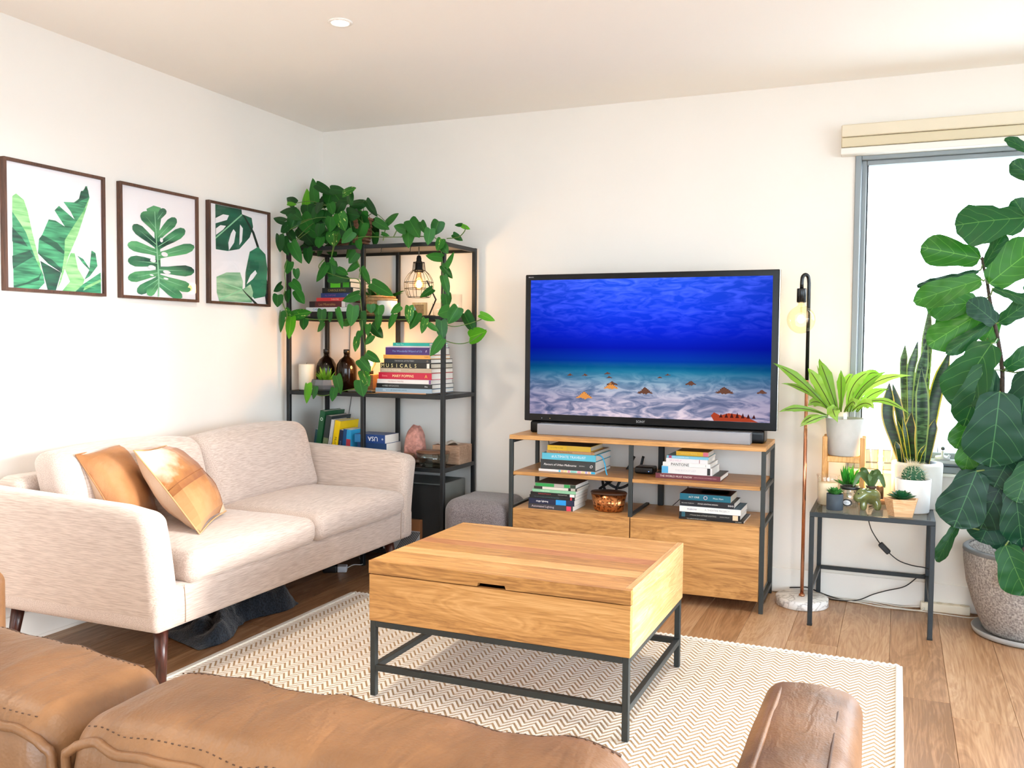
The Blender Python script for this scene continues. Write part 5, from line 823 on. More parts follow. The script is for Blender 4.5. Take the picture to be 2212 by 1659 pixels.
pile(STK_RM, 4.375, .5935, .20, [
 dict(label='wide maroon book at the bottom of the right console stack', col='6e3440', text=[('THE WORLD MUST KNOW', .32, .50, .5, 'e8d8d4'), ('UNITED STATES HOLOCAUST MEMORIAL MUSEUM', .77, .34, .14, 'e0b8b4')], topart=((.0, 1, .0, 1, '4c4c48'),), D=.23),
 dict(label='thick white book with blue picture end under the white colour book', col='eceae8', text=[('THE BUCKET LIST', .48, .42, .32, 'd2ced0')], blocks=((.0, .13, '58b0e0'), (.905, .965, '26282a')), D=.20),
 dict(label='white colour guide book with large dark title on the console', col='f0efec', text=[('PANTONE', .37, .46, .72, '2e3234'), ('I', .91, .02, .5, '3a3a3a')], D=.21),
 dict(label='white book with faint pink lettering under the light blue book', col='f0ecec', text=[('SELF-HELP', .23, .34, .5, 'd8b8c4')], blocks=((.80, .815, 'a86a70'),), D=.19, hard=False),
 dict(label='light blue softcover under the small yellow book', col='7cc4dc', text=[('CAKES & HANDKERCHIEFS', .32, .42, .4, 'e8f6fa')], blocks=((.05, .12, 'b04a70'),), D=.18, hard=False),
 dict(label='small yellow book with pink end on top of right console stack', col='eab62c', text=[('HOLIDAY READS', .4, .5, .35, 'f4d878')], blocks=((.84, 1.0, 'e87a90'),), D=.14, hard=False, topart=((.0, 1, .0, 1, 'a8862a'),)),
], 'books stacked on the console middle shelf, right side', (.0, .006, .010, .010, .012, .03))
pile(STK_RL, 4.352, .4055, .20, [
 dict(label='thin black book at the bottom of the lower right stack', col='121417', text=[('THE COMPLETE STAGE PLANNING KIT', .28, .4, .4, 'd8d8d0'), ('GILL DAVIES', .92, .12, .4, 'c8c8c0')], hard=False, D=.22),
 dict(label='black book with grey block title low in the lower right stack', col='171c1f', text=[('A Practical Guide to', .28, .2, .22, 'c0c0b8'), ('STAGE LIGHTING', .50, .23, .5, 'a8a8a0'), ('STEVEN SHELLEY', .75, .16, .2, 'b0b0a8')], blocks=((.88, .965, 'ecc8a8'), (.04, .10, '2a5a68')), D=.21),
 dict(label='white book with wide grey capitals in the lower right stack', col='e6e6e4', text=[('A THEATRE PROJECT', .62, .54, .42, '9aa0a4'), ('PILBROW', .21, .16, .6, '6a6a8a')], topart=((.0, 1, .0, 1, '56788a'),), D=.21),
 dict(label='black book with white spaced capitals in the lower right stack', col='1c1f27', text=[('STAGE LIGHTING DESIGN', .52, .37, .26, 'f4f4f0'), ('RICHARD PILBROW', .15, .23, .24, 'c0c0bc'), ('ooo', .94, .10, .4, 'ffffff')], D=.19),
 dict(label='teal book with framed title on top of lower right stack', col='156a80', text=[('ACT ONE', .28, .21, .5, 'f4f4ea'), ('Moss Hart', .76, .2, .38, 'e0e8e8'), ('O', .51, .12, .6, 'e0c8d0')], topart=((.0, 1, .0, 1, '3a1c28'), (.35, .9, .2, .8, '5a3c1c'),), pages=PAGE2, D=.18, hard=False),
], 'books stacked on the console cabinet, right side', (.0, .002, .003, .006, .008))
# leaning books on the lower shelf behind the sofa arm
def upright(label, x, y, H, D, T, lean, col, text=None, tcol='f4f0e8', tw=.7, th=.5, tx=0.0, rz=0.0, **kw):
    """standing book, spine facing the room, leaning sideways"""
    M = Matrix.Translation((x, y, Z['C'])) @ Matrix.Rotation(rz, 4, 'Z') @ Matrix.Rotation(lean, 4, 'Y') @ Matrix(((0, 0, 1, 0), (0, 1, 0, 0), (-1, 0, 0, H), (0, 0, 0, 1)))
    return book(label, 'books leaning on the lower steel shelf', 0, 0, 0, H, D, T, col, text, tcol, tw, th, tx, M=M, **kw)
upright('small dark teal book at the left end of the leaning row', -3.128, 4.40, .17, .15, .028, math.radians(9), '1d4656', hard=False)
upright('tall dark green book leaning in the lower shelf row', -3.092, 4.37, .285, .20, .034, math.radians(9), '12502f', [('o', .17, .07, .55, 'cfe0d4')], blocks=((.80, 1.0, 'a8c8dc'),))
upright('charcoal book with photographic spine leaning beside the green book', -3.047, 4.37, .258, .20, .036, math.radians(9), '2c3436', [('PLANT', .9, .12, .4, 'f0f0ea')], blocks=((.5, .8, '6d7a58'),))
upright('slim grey white book leaning between charcoal and yellow books', -3.005, 4.365, .235, .15, .020, math.radians(9), 'c9c6c4', [('TO HERBERT', .55, .6, .35, '4a4a4a')])
yb = upright('yellow book with black title leaning in the lower shelf row', -2.979, 4.366, .232, .19, .036, math.radians(9), 'f0c808', [('MUST EAT', .62, .50, .42, '1c1a10')])
lettering('MUST', flat('1c1a10', .6), yb, (.088, .085, .0366), .10, .04, Matrix.Rotation(PI/2, 4, 'Z'))
upright('small navy travel book leaning against the yellow book', -2.930, 4.36, .178, .125, .026, math.radians(7), '1a2440', [('SEVILLE', .45, .3, .3, '8a98b8')], hard=False)
upright('small blue and green travel guide in the leaning row', -2.900, 4.36, .183, .125, .022, math.radians(5), '1b4a7a', [('France', .7, .3, .5, 'd0e4f4')], blocks=((.55, .75, '7ab648'),), hard=False)
upright('small travel guide with red and white cover in the leaning row', -2.874, 4.362, .180, .13, .030, math.radians(3), '2f9acb', [('ITALY', .75, .2, .4, 'ffffff')], hard=False, blocks=((.3, .62, 'a83240'),))
book('plain grey blue book lying hidden under the navy travel guide', 'books lying on the lower steel shelf', -2.80, 4.372, Z['C'], .19, .16, .055, '5a6a7a', hard=False)
book('thick navy softcover lying under the upside down travel guide', 'books lying on the lower steel shelf', -2.80, 4.372, Z['C']+.055, .19, .16, .055, '23406a', hard=False)
book('thick blue travel guide lying upside down with white lettering', 'books lying on the lower steel shelf', -2.815, 4.368, Z['C']+.110, .198, .15, .048, '1b3f7c', [('USA', .60, .32, .62, 'ffffff'), ('o', .92, .05, .3, 'ffffff')], upside=True, hard=False, blocks=((.0, .30, '2f7ab0'),))

# ================================================================== SHELF OBJECTS
DARK = flat('26292b', .5)
# -- top level
BASK = wood('rattan', ((.3, '5c3824'), (.55, '94664a'), (.8, 'b58a68')), 'Z', 6, .7, .2, .5)
pt = thing('pothos', 'trailing pothos in a woven basket on top of the steel shelf', 'plant', (-2.93, 4.50, Z['top']))
bk = MB(); prof = [(0, .001), (.085, .001), (.105, .05), (.125, .12), (.135, .175), (.125, .175), (.10, .12), (.0, .12)]
bk.lathe(prof, 28)
bkt = bk.build('basket', BASK, pt)
bands = MB()
for k in range(9):
    z = .012+.019*k; r = .088+.047*(z/.175)**.8+.004
    bands.tube([(r*(1+.02*((i % 2)*2-1))*math.cos(2*PI*i/40), r*(1+.02*((i % 2)*2-1))*math.sin(2*PI*i/40), z) for i in range(40)], .0065, 6, closed=True)
bands.build('woven_strands', BASK, bkt)
MB().lathe([(0, .14), (.118, .14)], 24).build('soil', flat('2a1d14', .95, bmp=.5, vscale=90), pt)
LEAFM = [leafmat('pothos_mid', '12421a', '32782a', '4f963e', None, trans=.18, rnd=.55), leafmat('pothos_dark', '0b2e10', '215a22', '387a34', None, trans=.12), leafmat('pothos_lime', '3a8a18', '6bb82a', '96d24a', None, trans=.35), leafmat('pothos_marbled', '17501a', '3c8a28', '7ab84a', 'c9d97a', trans=.22)]
def leaf_mesh(name, prof, mat, fold=.18, droop=.12, curl=.0, wavy=0.0):
    """unit leaf along +Y, half widths given as (t, w)"""
    mb = MB(); vs = []; fs = []; n = len(prof)
    for i, (t, wv_, base) in enumerate(prof):
        for k, q in enumerate((-1, -.5, 0, .5, 1)):
            x = q*wv_; yy = t if k == 2 else base+(t-base)*1.0 if base is None else (t*(1-abs(q))+base*abs(q))
            z = -fold*abs(x)*(1-.4*abs(q)) - droop*yy*yy + wavy*math.sin(i*2.3+q*2)*abs(q)
            vs.append((x, yy, z))
    for i in range(n-1):
        for k in range(4): fs.append((i*5+k, i*5+k+1, (i+1)*5+k+1, (i+1)*5+k))
    mb.add(vs, fs, 0, True); return mb.mesh(name, mat)
HEART = [(.0, .02, -.02), (.03, .22, -.09), (.08, .38, -.10), (.16, .48, -.02), (.30, .52, .20), (.46, .51, .40), (.62, .44, .58), (.78, .30, .76), (.90, .15, .90), (1.0, .005, 1.0)]
PLM = [[leaf_mesh('leaf', HEART, LEAFM[k], f, d) for f, d in ((.15, .10), (.35, .16), (.05, .04))] for k in range(4)]
def leaf_matrix(b, t, nrm, width):
    b, t = Vector(b), Vector(t); Y = t-b; L = Y.length; Y.normalize()
    n_ = Vector(nrm); n_ = (n_-Y*n_.dot(Y)).normalized(); X = Y.cross(n_)
    return Matrix.Translation(b) @ Matrix(((X.x*width, Y.x*L, n_.x*L, 0), (X.y*width, Y.y*L, n_.y*L, 0), (X.z*width, Y.z*L, n_.z*L, 0), (0, 0, 0, 1)))
rl = random.Random(21); off = Matrix.Translation((-pt.location)).copy() if False else Matrix.Translation(-Vector(pt.location))
stemm = MB()
for (bx_, by_, bz_, tx_, ty_, tz_, wd2, tone) in POTHOS:
    sh_ = max(0, -3.255+wd2*.35-min(bx_, tx_)); bx_ += sh_; tx_ += sh_
    d_ = (tx_-bx_, ty_-by_, tz_-bz_); bx_ -= d_[0]*.05; bz_ -= d_[2]*.05; tx_ += d_[0]*.04; tz_ += d_[2]*.04
    nr = (rl.uniform(-.4, .4), -1, rl.uniform(-.1, .45))
    nrm = Vector(nr).normalized()
    M_ = off @ leaf_matrix((bx_, by_, bz_), (tx_, ty_, tz_), nrm, max(wd2, .012)*1.14)
    me_ = PLM[tone][rl.randrange(3)]; lo_ = min((M_ @ v_.co).x for v_ in me_.vertices)+pt.location.x
    if lo_ < LW+.006: M_ = Matrix.Translation((LW+.006-lo_, 0, 0)) @ M_
    inst('leaf', me_, pt, M_)
VINEM = flat('4d6b24', .5)
for path in VINES:
    MB().tube([Vector((max(p_.x, LW+.012), p_.y, p_.z))-Vector(pt.location) for p_ in smooth_path(path, 5)], .0026, 6).build('vine', VINEM, pt)
# short petioles from the basket mouth into the cluster
for i in range(26):
    L_ = POTHOS[rl.randrange(43)]; e = Vector((max(L_[0], LW+.02), L_[1], L_[2]))-Vector(pt.location); a = rl.uniform(0, 6.28); s_ = Vector((.08*math.cos(a), .08*math.sin(a), .15))
    stemm.tube(smooth_path([s_, (s_+e)/2+Vector((0, 0, .06)), e], 5), .0022, 5)
so = stemm.build('petioles', VINEM, pt)
# -- upper shelf
pl = thing('cage_lamp', 'lit black wire cage pendant lamp hanging under the shelf top', 'lamp', (-2.452, 4.45, 0))
WIRE = flat('1c1d1e', .5, .4)
MB().tube([(0, 0, 1.776), (0, 0, 1.725)], .003, 8).build('cord', flat('6b6864', .5), pl)
MB().lathe([(.0, 1.728), (.010, 1.727), (.014, 1.712), (.014, 1.70), (.020, 1.690), (.022, 1.655), (.026, 1.645), (.026, 1.635), (.0, 1.635)], 20).build('socket', WIRE, pl)
cg = MB()
cprof = [(.030, 1.690), (.034, 1.66), (.036, 1.645), (.058, 1.625), (.076, 1.595), (.081, 1.570), (.079, 1.545), (.069, 1.515), (.060, 1.498)]
for k in range(10):
    a = 2*PI*k/10; cg.tube([(r*math.cos(a), r*math.sin(a), z) for r, z in cprof], .0016, 5)
for r, z in ((.036, 1.645), (.0805, 1.580), (.0795, 1.545), (.060, 1.498), (.031, 1.690)): cg.tube([(r*math.cos(2*PI*i/28), r*math.sin(2*PI*i/28), z) for i in range(28)], .0018, 5, closed=True)
cg.build('cage', WIRE, pl)
bl_ = MB().lathe([(.0, 1.538), (.016, 1.541), (.026, 1.552), (.030, 1.568), (.027, 1.586), (.018, 1.604), (.013, 1.622), (.013, 1.636)], 20).build('bulb', glass('bulb', (255, 236, 205), .05), pl)
MB().ball((0, 0, 1.570), (.015, .015, .022), 14, 10).build('filament', glow('warm_filament', (255, 214, 150), 55), bl_)
def pointlamp(parent, loc, e, col=(1.0, .66, .34), r=.03):
    l = bpy.data.lights.new('bulb_light', 'POINT'); l.energy = e; l.color = col; l.shadow_soft_size = r
    o = bpy.data.objects.new('bulb_light', l); COL.objects.link(o); o.parent = parent; o.location = loc
pointlamp(pl, (0, 0, 1.570), 5.5, r=.035)
# basket planter with small fern, canister, tiny frame, jars, folding arm
bp = thing('basket_planter', 'small woven basket planter with drooping leaves on the upper shelf', 'planter', (-2.715, 4.46, Z['A']))
RAT = wood('pale_rattan', ((.3, '9a7446'), (.55, 'cda474'), (.8, 'e6c698')), 'Z', 6, .7, .2, .5)
bo = MB().lathe([(0, .001), (.075, .001), (.084, .06), (.088, .118), (.080, .118), (.074, .06), (0, .05)], 26).build('basket', RAT, bp)
bw = MB()
for k in range(6):
    z = .014+.0195*k; r = .077+.010*z/.118+.004
    bw.tube([(r*(1+.03*((i+k) % 2*2-1))*math.cos(2*PI*i/32), r*(1+.03*((i+k) % 2*2-1))*math.sin(2*PI*i/32), z) for i in range(32)], .006, 5, closed=True)
bw.build('woven_strands', RAT, bo)
MB().lathe([(0, .1), (.078, .1)], 20).build('soil', flat('2a1d14', .95), bp)
BLADE = [(.0, .10, .0), (.15, .30, .15), (.35, .48, .35), (.55, .5, .55), (.75, .38, .75), (.9, .18, .9), (1.0, .01, 1.0)]
bladem = leaf_mesh('leaf', BLADE, LEAFM[1], .2, .25); bladel = leaf_mesh('leaf', BLADE, leafmat('grass_green', '2a6a1c', '6aa838', '9ad060', trans=.3), .3, .2)
for k in range(30):
    a = rl.uniform(0, 6.28); r = rl.uniform(.06, .15); h = rl.uniform(.02, .07)
    inst('leaf', bladem, bp, leaf_matrix((.03*math.cos(a), .03*math.sin(a), .10), (r*math.cos(a), r*math.sin(a)*.8, .11+h), (0, -.3, 1), .022))
inst('leaf', bladel, bp, leaf_matrix((.0, -.02, .10), (.006, -.03, .19), (0, -1, .2), .022))
cn = thing('canister', 'white ceramic canister with a wooden lid on the upper shelf', 'canister', (-2.615, 4.385, Z['A']))
MB().lathe([(0, .001), (.052, .001), (.056, .006), (.056, .086), (.0, .086)], 28).build('body', flat('ece8e2', .35), cn)
MB().lathe([(0, .087), (.055, .087), (.057, .091), (.057, .097), (.0, .099)], 28).build('lid', wood('lid_wood', ((.3, 'b07a48'), (.7, 'd6a878')), 'X', 2), cn)
tf = thing('photo_frame', 'tiny light wooden frame with a tan picture on the upper shelf', 'frame', (-2.44, 4.43, Z['A']))
PINE = wood('pine', ((.3, 'c59a62'), (.7, 'e6c592')), 'Z', 2, .5, .2)
MB().box(-.042, -.030, 0, .02, .0, .078).box(.030, .042, 0, .02, 0, .078).box(-.03, .03, 0, .02, 0, .012).box(-.03, .03, 0, .02, .066, .078).build('frame', PINE, tf)
MB().box(-.03, .03, .008, .014, .012, .066).build('picture', flat('b08a5e', .7, var=.3, vscale=120), tf)
gf = thing('glass_bird', 'small pale blue glass ornament in front of the tiny frame', 'ornament', (-2.445, 4.388, Z['A']))
MB().lathe([(0, .0), (.009, .001), (.010, .012), (.006, .028), (.008, .040), (.003, .050), (0, .052)], 14).build('body', flat('7fa8b4', .2), gf)
g1 = thing('tumbler', 'small clear glass tumbler at the right end of the upper shelf', 'glass', (-2.325, 4.45, Z['A']))
GL = glass('clear', amount=.10)
MB().lathe([(0, .004), (.032, .004), (.038, .075), (.0395, .075), (.0335, .0005), (0, .0005)], 24).build('body', GL, g1)
g2 = thing('glass_vase', 'taller clear glass vase at the right end of the upper shelf', 'vase', (-2.262, 4.52, Z['A']))
MB().lathe([(0, .004), (.036, .004), (.037, .125), (.039, .125), (.039, .0005), (0, .0005)], 24).build('body', GL, g2)
ar = thing('folding_arm', 'thin black folding arm stand behind the hanging leaves', 'stand', (-2.355, 4.39, Z['A']))
MB().box(-.03, .03, -.02, .02, .0005, .006, 0, .001).build('base', WIRE, ar)
MB().bar((0, 0, .005), (.042, .0, .092), .006).build('lower_arm', WIRE, ar); MB().bar((.042, 0, .090), (-.015, 0, .195), .006).build('upper_arm', WIRE, ar)
cbx = MB().box(-2.815, -2.735, 4.53, 4.63, Z['A'], Z['A']+.17, 0, .002).build('paper_box', flat('b08a63', .8)); tag(cbx, 'plain brown paper box behind the upper shelf books', 'box')
# -- open level B
cd_ = thing('candle', 'tall ivory pillar candle at the left end of the middle shelf', 'candle', (-3.178, 4.42, Z['B']))
MB().lathe([(0, .0005), (.044, .0005), (.046, .004), (.046, .148), (.043, .151), (.0, .147)], 26).build('wax', flat('e4dccb', .5), cd_)
MB().tube([(0, 0, .145), (.001, 0, .158)], .0012, 5).build('wick', DARK, cd_)
AMB = flat('140a06', .14, spec=.35)
for x, lab in ((-3.095, 'brown glass bottle standing directly beside the pillar candle'), (-2.955, 'brown glass bottle standing behind the grey succulent bowl')):
    b_ = thing('bottle', lab, 'bottle', (x, 4.50, Z['B']), 0, 'brown glass bottles on the middle shelf')
    MB().lathe([(0, .001), (.055, .001), (.060, .008), (.060, .125), (.056, .150), (.040, .178), (.020, .194), (.0165, .200), (.0165, .222), (0, .222)], 26).build('body', AMB, b_)
    MB().lathe([(.0185, .214), (.0185, .236), (.016, .238), (0, .238)], 20).build('cap', flat('121212', .35), b_)
su = thing('succulent_bowl', 'spiky green succulent in a grey faceted bowl on the middle shelf', 'succulent', (-3.005, 4.36, Z['B']))
MB().lathe([(0, .001), (.050, .001), (.074, .014), (.088, .036), (.078, .066), (.070, .066), (.06, .045), (0, .045)], 11, smooth=False).build('bowl', flat('68676a', .7, var=.06), su)
MB().lathe([(0, .055), (.070, .055)], 16).build('soil', flat('2a2018', .95), su)
SPIKE = [(.0, .5, .0), (.2, .5, .2), (.45, .38, .45), (.7, .22, .7), (.9, .08, .9), (1, .01, 1)]
spk = leaf_mesh('leaf', SPIKE, leafmat('spike_green', '3f7a1c', '8abf3c', 'b0d860', trans=.2), .5, .15)
for k in range(34):
    a = rl.uniform(0, 6.28); tilt = rl.uniform(.1, 1.0); L_ = rl.uniform(.06, .10)
    inst('leaf', spk, su, leaf_matrix((.012*math.cos(a), .012*math.sin(a), .052), (L_*math.sin(tilt)*math.cos(a), L_*math.sin(tilt)*math.sin(a), .055+L_*math.cos(tilt)), (-math.cos(a)*.5, -math.sin(a)*.5, 1), .013))
tl_ = thing('table_lamp', 'small lit bulb lamp on a wooden cube base behind the vine', 'lamp', (-2.775, 4.47, Z['B']+.013))
MB().box(-.045, .045, -.045, .045, .0, .085, 0, .003).build('base', wood('walnut_block', ((.3, '7a5234'), (.7, 'a8794f')), 'X', 2), tl_)
MB().lathe([(0, .085), (.017, .085), (.017, .105), (0, .106)], 16).build('socket', WIRE, tl_)
b2 = MB().lathe([(.013, .106), (.016, .118), (.030, .140), (.035, .160), (.031, .182), (.016, .198), (0, .201)], 20).build('bulb', glass('bulb', (255, 236, 205), .05), tl_)
MB().ball((0, 0, .155), (.013, .013, .024), 14, 10).build('filament', glow('warm_filament', (255, 214, 150), 55), b2)
pointlamp(tl_, (0, 0, .158), 7.0, (1.0, .56, .22))
mt_ = MB().box(-2.865, -2.705, 4.37, 4.56, Z['B'], Z['B']+.013, 0, .003).build('stone_tray', flat('6f6c66', .4, var=.35, vscale=18)); tag(mt_, 'grey veined stone tray under the wooden cube lamp', 'tray')
# -- lower level C
sl = thing('salt_lamp', 'rough pink salt crystal lamp on the lower shelf', 'lamp', (-2.502, 4.50, Z['C']))
MB().lathe([(0, .0005), (.062, .0005), (.064, .006), (.064, .020), (.060, .024), (0, .024)], 24).build('base', wood('dark_base', ((.3, '3a2418'), (.7, '6a452e')), 'X', 2), sl)
sm_ = MB(); sm_.ball((0, 0, 0), 1.0, 18, 14)
vv = []
for p_ in sm_.v:
    q = Vector(p_); zt = (q.z+1)/2; rr_ = 1+.16*noise.noise(q*1.3+Vector((3, 1, 7)))+.07*noise.noise(q*3.7); sg_ = lambda v_: math.copysign(abs(v_)**.75, v_); tp_ = 1-.42*zt**1.5; vv.append((sg_(q.x)*rr_*.066*tp_+.006*zt, sg_(q.y)*rr_*.060*tp_, .022+.188*(sg_(q.z)+1)/2*(1+.06*noise.noise(q*2))))
sm_.v = vv; sm_.sm = [False]*len(sm_.f)
sm_.build('crystal', flat('c2877a', .55, var=.4, vscale=40, bmp=.8), sl)
gb = thing('glass_bowl', 'oval clear glass bowl with dark wooden lid on the lower shelf', 'bowl', (-2.335, 4.405, Z['C']))
MB().lathe([(0, .006), (.062, .006), (.075, .03), (.084, .070), (.0865, .070), (.078, .028), (.066, .0005), (0, .0005)], 30, sx=1.12, sy=.85).build('body', glass('bowl', (246, 250, 249), .2), gb)
MB().lathe([(0, .0705), (.086, .0705), (.088, .075), (.086, .081), (0, .082)], 30, sx=1.12, sy=.85).build('lid', wood('bowl_lid', ((.3, '4a3122'), (.7, '7a573f')), 'X', 2), gb)
wb_ = thing('wooden_box', 'whitewashed wooden box at the right end of the lower shelf', 'box', (-2.30, 4.55, Z['C']))
MB().box(-.085, .085, -.06, .10, .0005, .105, 0, .003).build('body', wood('pale_box', ((.3, '94745c'), (.6, 'bd9c83'), (.8, 'd3b8a2')), 'X', 1.5, .6), wb_)
pp_ = MB()
pp_.add([(-2.40+.14*i/6, 4.50+.12*j/4, Z['C']+.107+.012*math.sin(i*1.3+j)*(.4+.6*(i > 2))+.004) for i in range(7) for j in range(5)], [(i*5+j, (i+1)*5+j, (i+1)*5+j+1, i*5+j+1) for i in range(6) for j in range(4)], 0, True)
tag(pp_.build('folded_paper', flat('e9e4df', .8)), 'crumpled white paper lying on the whitewashed wooden box', 'paper')
wk = thing('woven_coaster_stack', 'stack of brown woven coasters beside the lidded glass bowl', 'coasters', (-2.485, 4.39, Z['C']))
for k in range(5): MB().lathe([(0, .0005+.012*k), (.040, .0005+.012*k), (.042, .006+.012*k), (.040, .0115+.012*k), (0, .0115+.012*k)], 20).build('coaster', BASK, wk)
# -- floor under the shelf
ub = thing('subwoofer', 'dark grey box speaker standing under the lowest steel shelf', 'speaker', (-2.42, 4.50, Z['D']))
MB().box(-.23, .165, -.14, .15, .0, .375, 0, .004).build('cabinet', flat('6c6f6d', .45, var=.05), ub)
MB().box(-.225, .160, -.147, -.1405, .005, .37, 0, .003).build('front_grille', flat('131415', .8, bmp=.3, vscale=400), ub)
cbx2 = thing('cardboard_box', 'brown cardboard box with striped lower panel beside the sofa leg', 'box', (-2.47, 4.345, Z['D']))
MB().box(-.13, .10, -.022, .010, .0005, .175, 0, .002).build('body', flat('8a5a36', .8), cbx2)
MB().box(-.1305, .1005, -.0228, -.0221, .0015, .115).build('grey_panel', flat('a3a5a8', .6), cbx2)
stp = MB()
for k in range(9): stp.prism([(-.05+.010*k, .004), (-.045+.010*k, .004), (.025+.010*k, .110), (.020+.010*k, .110)], -.0236, -.0229, 0, 'xz')
stp.build('black_stripes', flat('1c1c1c', .6), cbx2)
# wall cord down the corner
tag(MB().tube(smooth_path([(-3.07, 4.716, 1.36), (-3.075, 4.716, 1.15), (-3.06, 4.716, .95), (-3.085, 4.716, .75), (-3.05, 4.716, .6), (-3.05, 4.716, .2)]), .0025, 6).build('electric_cable', flat('6e6a66', .6)), 'grey cable running down the wall behind the brown bottles', 'cable')

# ================================================================== CONSOLE OBJECTS
bz = thing('candle_pot', 'copper speckled oval glass candle pot on the console cabinet', 'candle holder', (-1.328, 4.40, .4055))
m, nt, p = new('mercury_glass'); p.inputs['Metallic'].default_value = .85; p.inputs['Roughness'].default_value = .18
n1 = N(nt, 'ShaderNodeTexNoise', Scale=85.0, Detail=5.0); nt.links.new(coords(nt), n1.inputs['Vector'])
cr = nt.nodes.new('ShaderNodeValToRGB'); cr.color_ramp.elements[0].position = .36; cr.color_ramp.elements[1].position = .5; cr.color_ramp.elements[0].color = lin('4a2610'); cr.color_ramp.elements[1].color = lin('c07b48')
nt.links.new(n1.outputs[0], cr.inputs[0]); nt.links.new(cr.outputs[0], p.inputs['Base Color'])
MB().lathe([(0, .0005), (.070, .0005), (.078, .010), (.092, .088), (.0, .088)], 36, sx=1.0, sy=.72).build('body', m, bz)
MB().lathe([(0, .0885), (.094, .0885), (.095, .094), (.090, .099), (0, .100)], 36, sx=1.0, sy=.72).build('lid', flat('4a2c1c', .35), bz)
st_ = thing('set_top_box', 'small black media player box on the console middle shelf', 'media player', (-1.165, 4.46, .5945))
MB().rbox((0, .045, .0185), (.048, .045, .018), .010, 4, 3).build('body', flat('101113', .35), st_)
MB().ball((.026, -.0005, .014), .0018, 8, 6).build('indicator_light', glow('blueled', (120, 160, 255), 3), st_)
CABM = flat('121315', .5)
for k, pts in enumerate(([(-1.45, 4.62, .59), (-1.40, 4.60, .52), (-1.33, 4.62, .49), (-1.25, 4.64, .55), (-1.22, 4.66, .66)], [(-1.43, 4.64, .60), (-1.42, 4.60, .50), (-1.36, 4.58, .45), (-1.33, 4.62, .53), (-1.24, 4.65, .60)], [(-1.44, 4.60, .48), (-1.37, 4.58, .53), (-1.30, 4.60, .58), (-1.26, 4.63, .66)])):
    tag(MB().tube(smooth_path(pts), .007, 8).build('cable', CABM), ('thick black cable sagging lowest above the copper pot behind the console', 'thick black cable bundle dropping left of the copper pot behind the console', 'thick black cable rising to the right behind the copper pot')[k], 'cable', 'black cables looping behind the console')
tag(MB().tube(smooth_path([(-1.06, 4.66, .41), (-1.02, 4.66, .45), (-.985, 4.66, .50), (-.97, 4.66, .60)]), .002, 6).build('cable', CABM), 'thin black cable curving up behind the console right stack', 'cable')
tag(MB().tube(smooth_path([(-1.765, 4.70, .80), (-1.77, 4.70, .72), (-1.755, 4.70, .64), (-1.74, 4.70, .58)]), .002, 6).build('cable', CABM), 'thin black cable hanging behind the console left end', 'cable')

# ================================================================== OTTOMAN, BLANKET, PLUG UNDER THE SOFA
ot = thing('ottoman', 'grey upholstered square pouf between the shelf and the console', 'ottoman', (-2.022, 4.43, 0))
GREY = fabric('grey_felt', '5a5355', '8c8485', (330, 330, 330), .3, .95, .3)
MB().rbox((0, 0, .218), (.180, .190, .208), .075, 6, 6).build('body', GREY, ot)
for x in (-.12, .12):
    for y in (-.12, .12): MB().lathe([(0, 0), (.02, 0), (.02, .014), (0, .014)], 12, (x, y, 0)).build('foot', DARK, ot)
bl2 = MB(); nI, nJ = 46, 20; vs = []; fs = []
for i in range(nI+1):
    for j in range(nJ+1):
        u, v = i/nI, j/nJ
        x = -2.87+.31*v-.06*u+.04*math.sin(u*9); y = 2.93+.72*u-.10*v
        e = min(1, 5*v*(1-v)*2)*min(1, u*(1-u)*9)
        h = .004+e*(.045+.075*u+.05*noise.noise((u*7, v*5, 2))+.018*noise.noise((u*22, v*16, 5)))
        vs.append((x+.012*noise.noise((u*20, v*20, 1)), y, max(.003, h)))
for i in range(nI):
    for j in range(nJ): fs.append((i*(nJ+1)+j, (i+1)*(nJ+1)+j, (i+1)*(nJ+1)+j+1, i*(nJ+1)+j+1))
bl2.add(vs, fs, 0, True)
blk = bl2.build('blanket', fabric('fleece', '10151d', '2a333e', (140, 140, 140), 1.0, .95, .3)); tag(blk, 'dark navy fluffy blanket crumpled under the beige sofa', 'blanket')
pb_ = thing('power_adapter', 'black and white power adapter lying under the beige sofa', 'adapter', (-2.775, 4.13, 0), .5)
MB().rbox((-.035, 0, .020), (.038, .03, .020), .008, 3, 3).build('body', flat('16181c', .3), pb_)
MB().rbox((.030, .0, .018), (.026, .028, .017), .006, 3, 3).build('plug', flat('dfe3ea', .5), pb_)
MB().tube(smooth_path([(.055, 0, .02), (.09, .03, .03), (.13, .12, .01), (.10, .3, .006)]), .0025, 6).build('cable', flat('d8dade', .5), pb_)
# ================================================================== FLOOR LAMP
MARB = None
m, nt, p = new('marble'); p.inputs['Roughness'].default_value = .25
n1 = N(nt, 'ShaderNodeTexNoise', Scale=7.0, Detail=6.0, Distortion=2.2); nt.links.new(coords(nt), n1.inputs['Vector'])
f = math_(nt, 'ABSOLUTE', math_(nt, 'SUBTRACT', n1.outputs[0], .5))
cr = nt.nodes.new('ShaderNodeValToRGB'); cr.color_ramp.elements[0].position = .0; cr.color_ramp.elements[1].position = .05; cr.color_ramp.elements[0].color = lin('b4b1ae'); cr.color_ramp.elements[1].color = lin('eceae7')
nt.links.new(f, cr.inputs[0]); nt.links.new(cr.outputs[0], p.inputs['Base Color']); MARB = m
COPPER = flat('c98a68', .22, .9); LBLK = flat('17181a', .25, .4)
lp = thing('floor_lamp', 'copper and black floor lamp with round bulb and marble base', 'lamp', (-.397, 4.545, 0))
MB().lathe([(0, .0005), (.119, .0005), (.123, .004), (.123, .038), (.119, .042), (0, .042)], 48).build('base', MARB, lp)
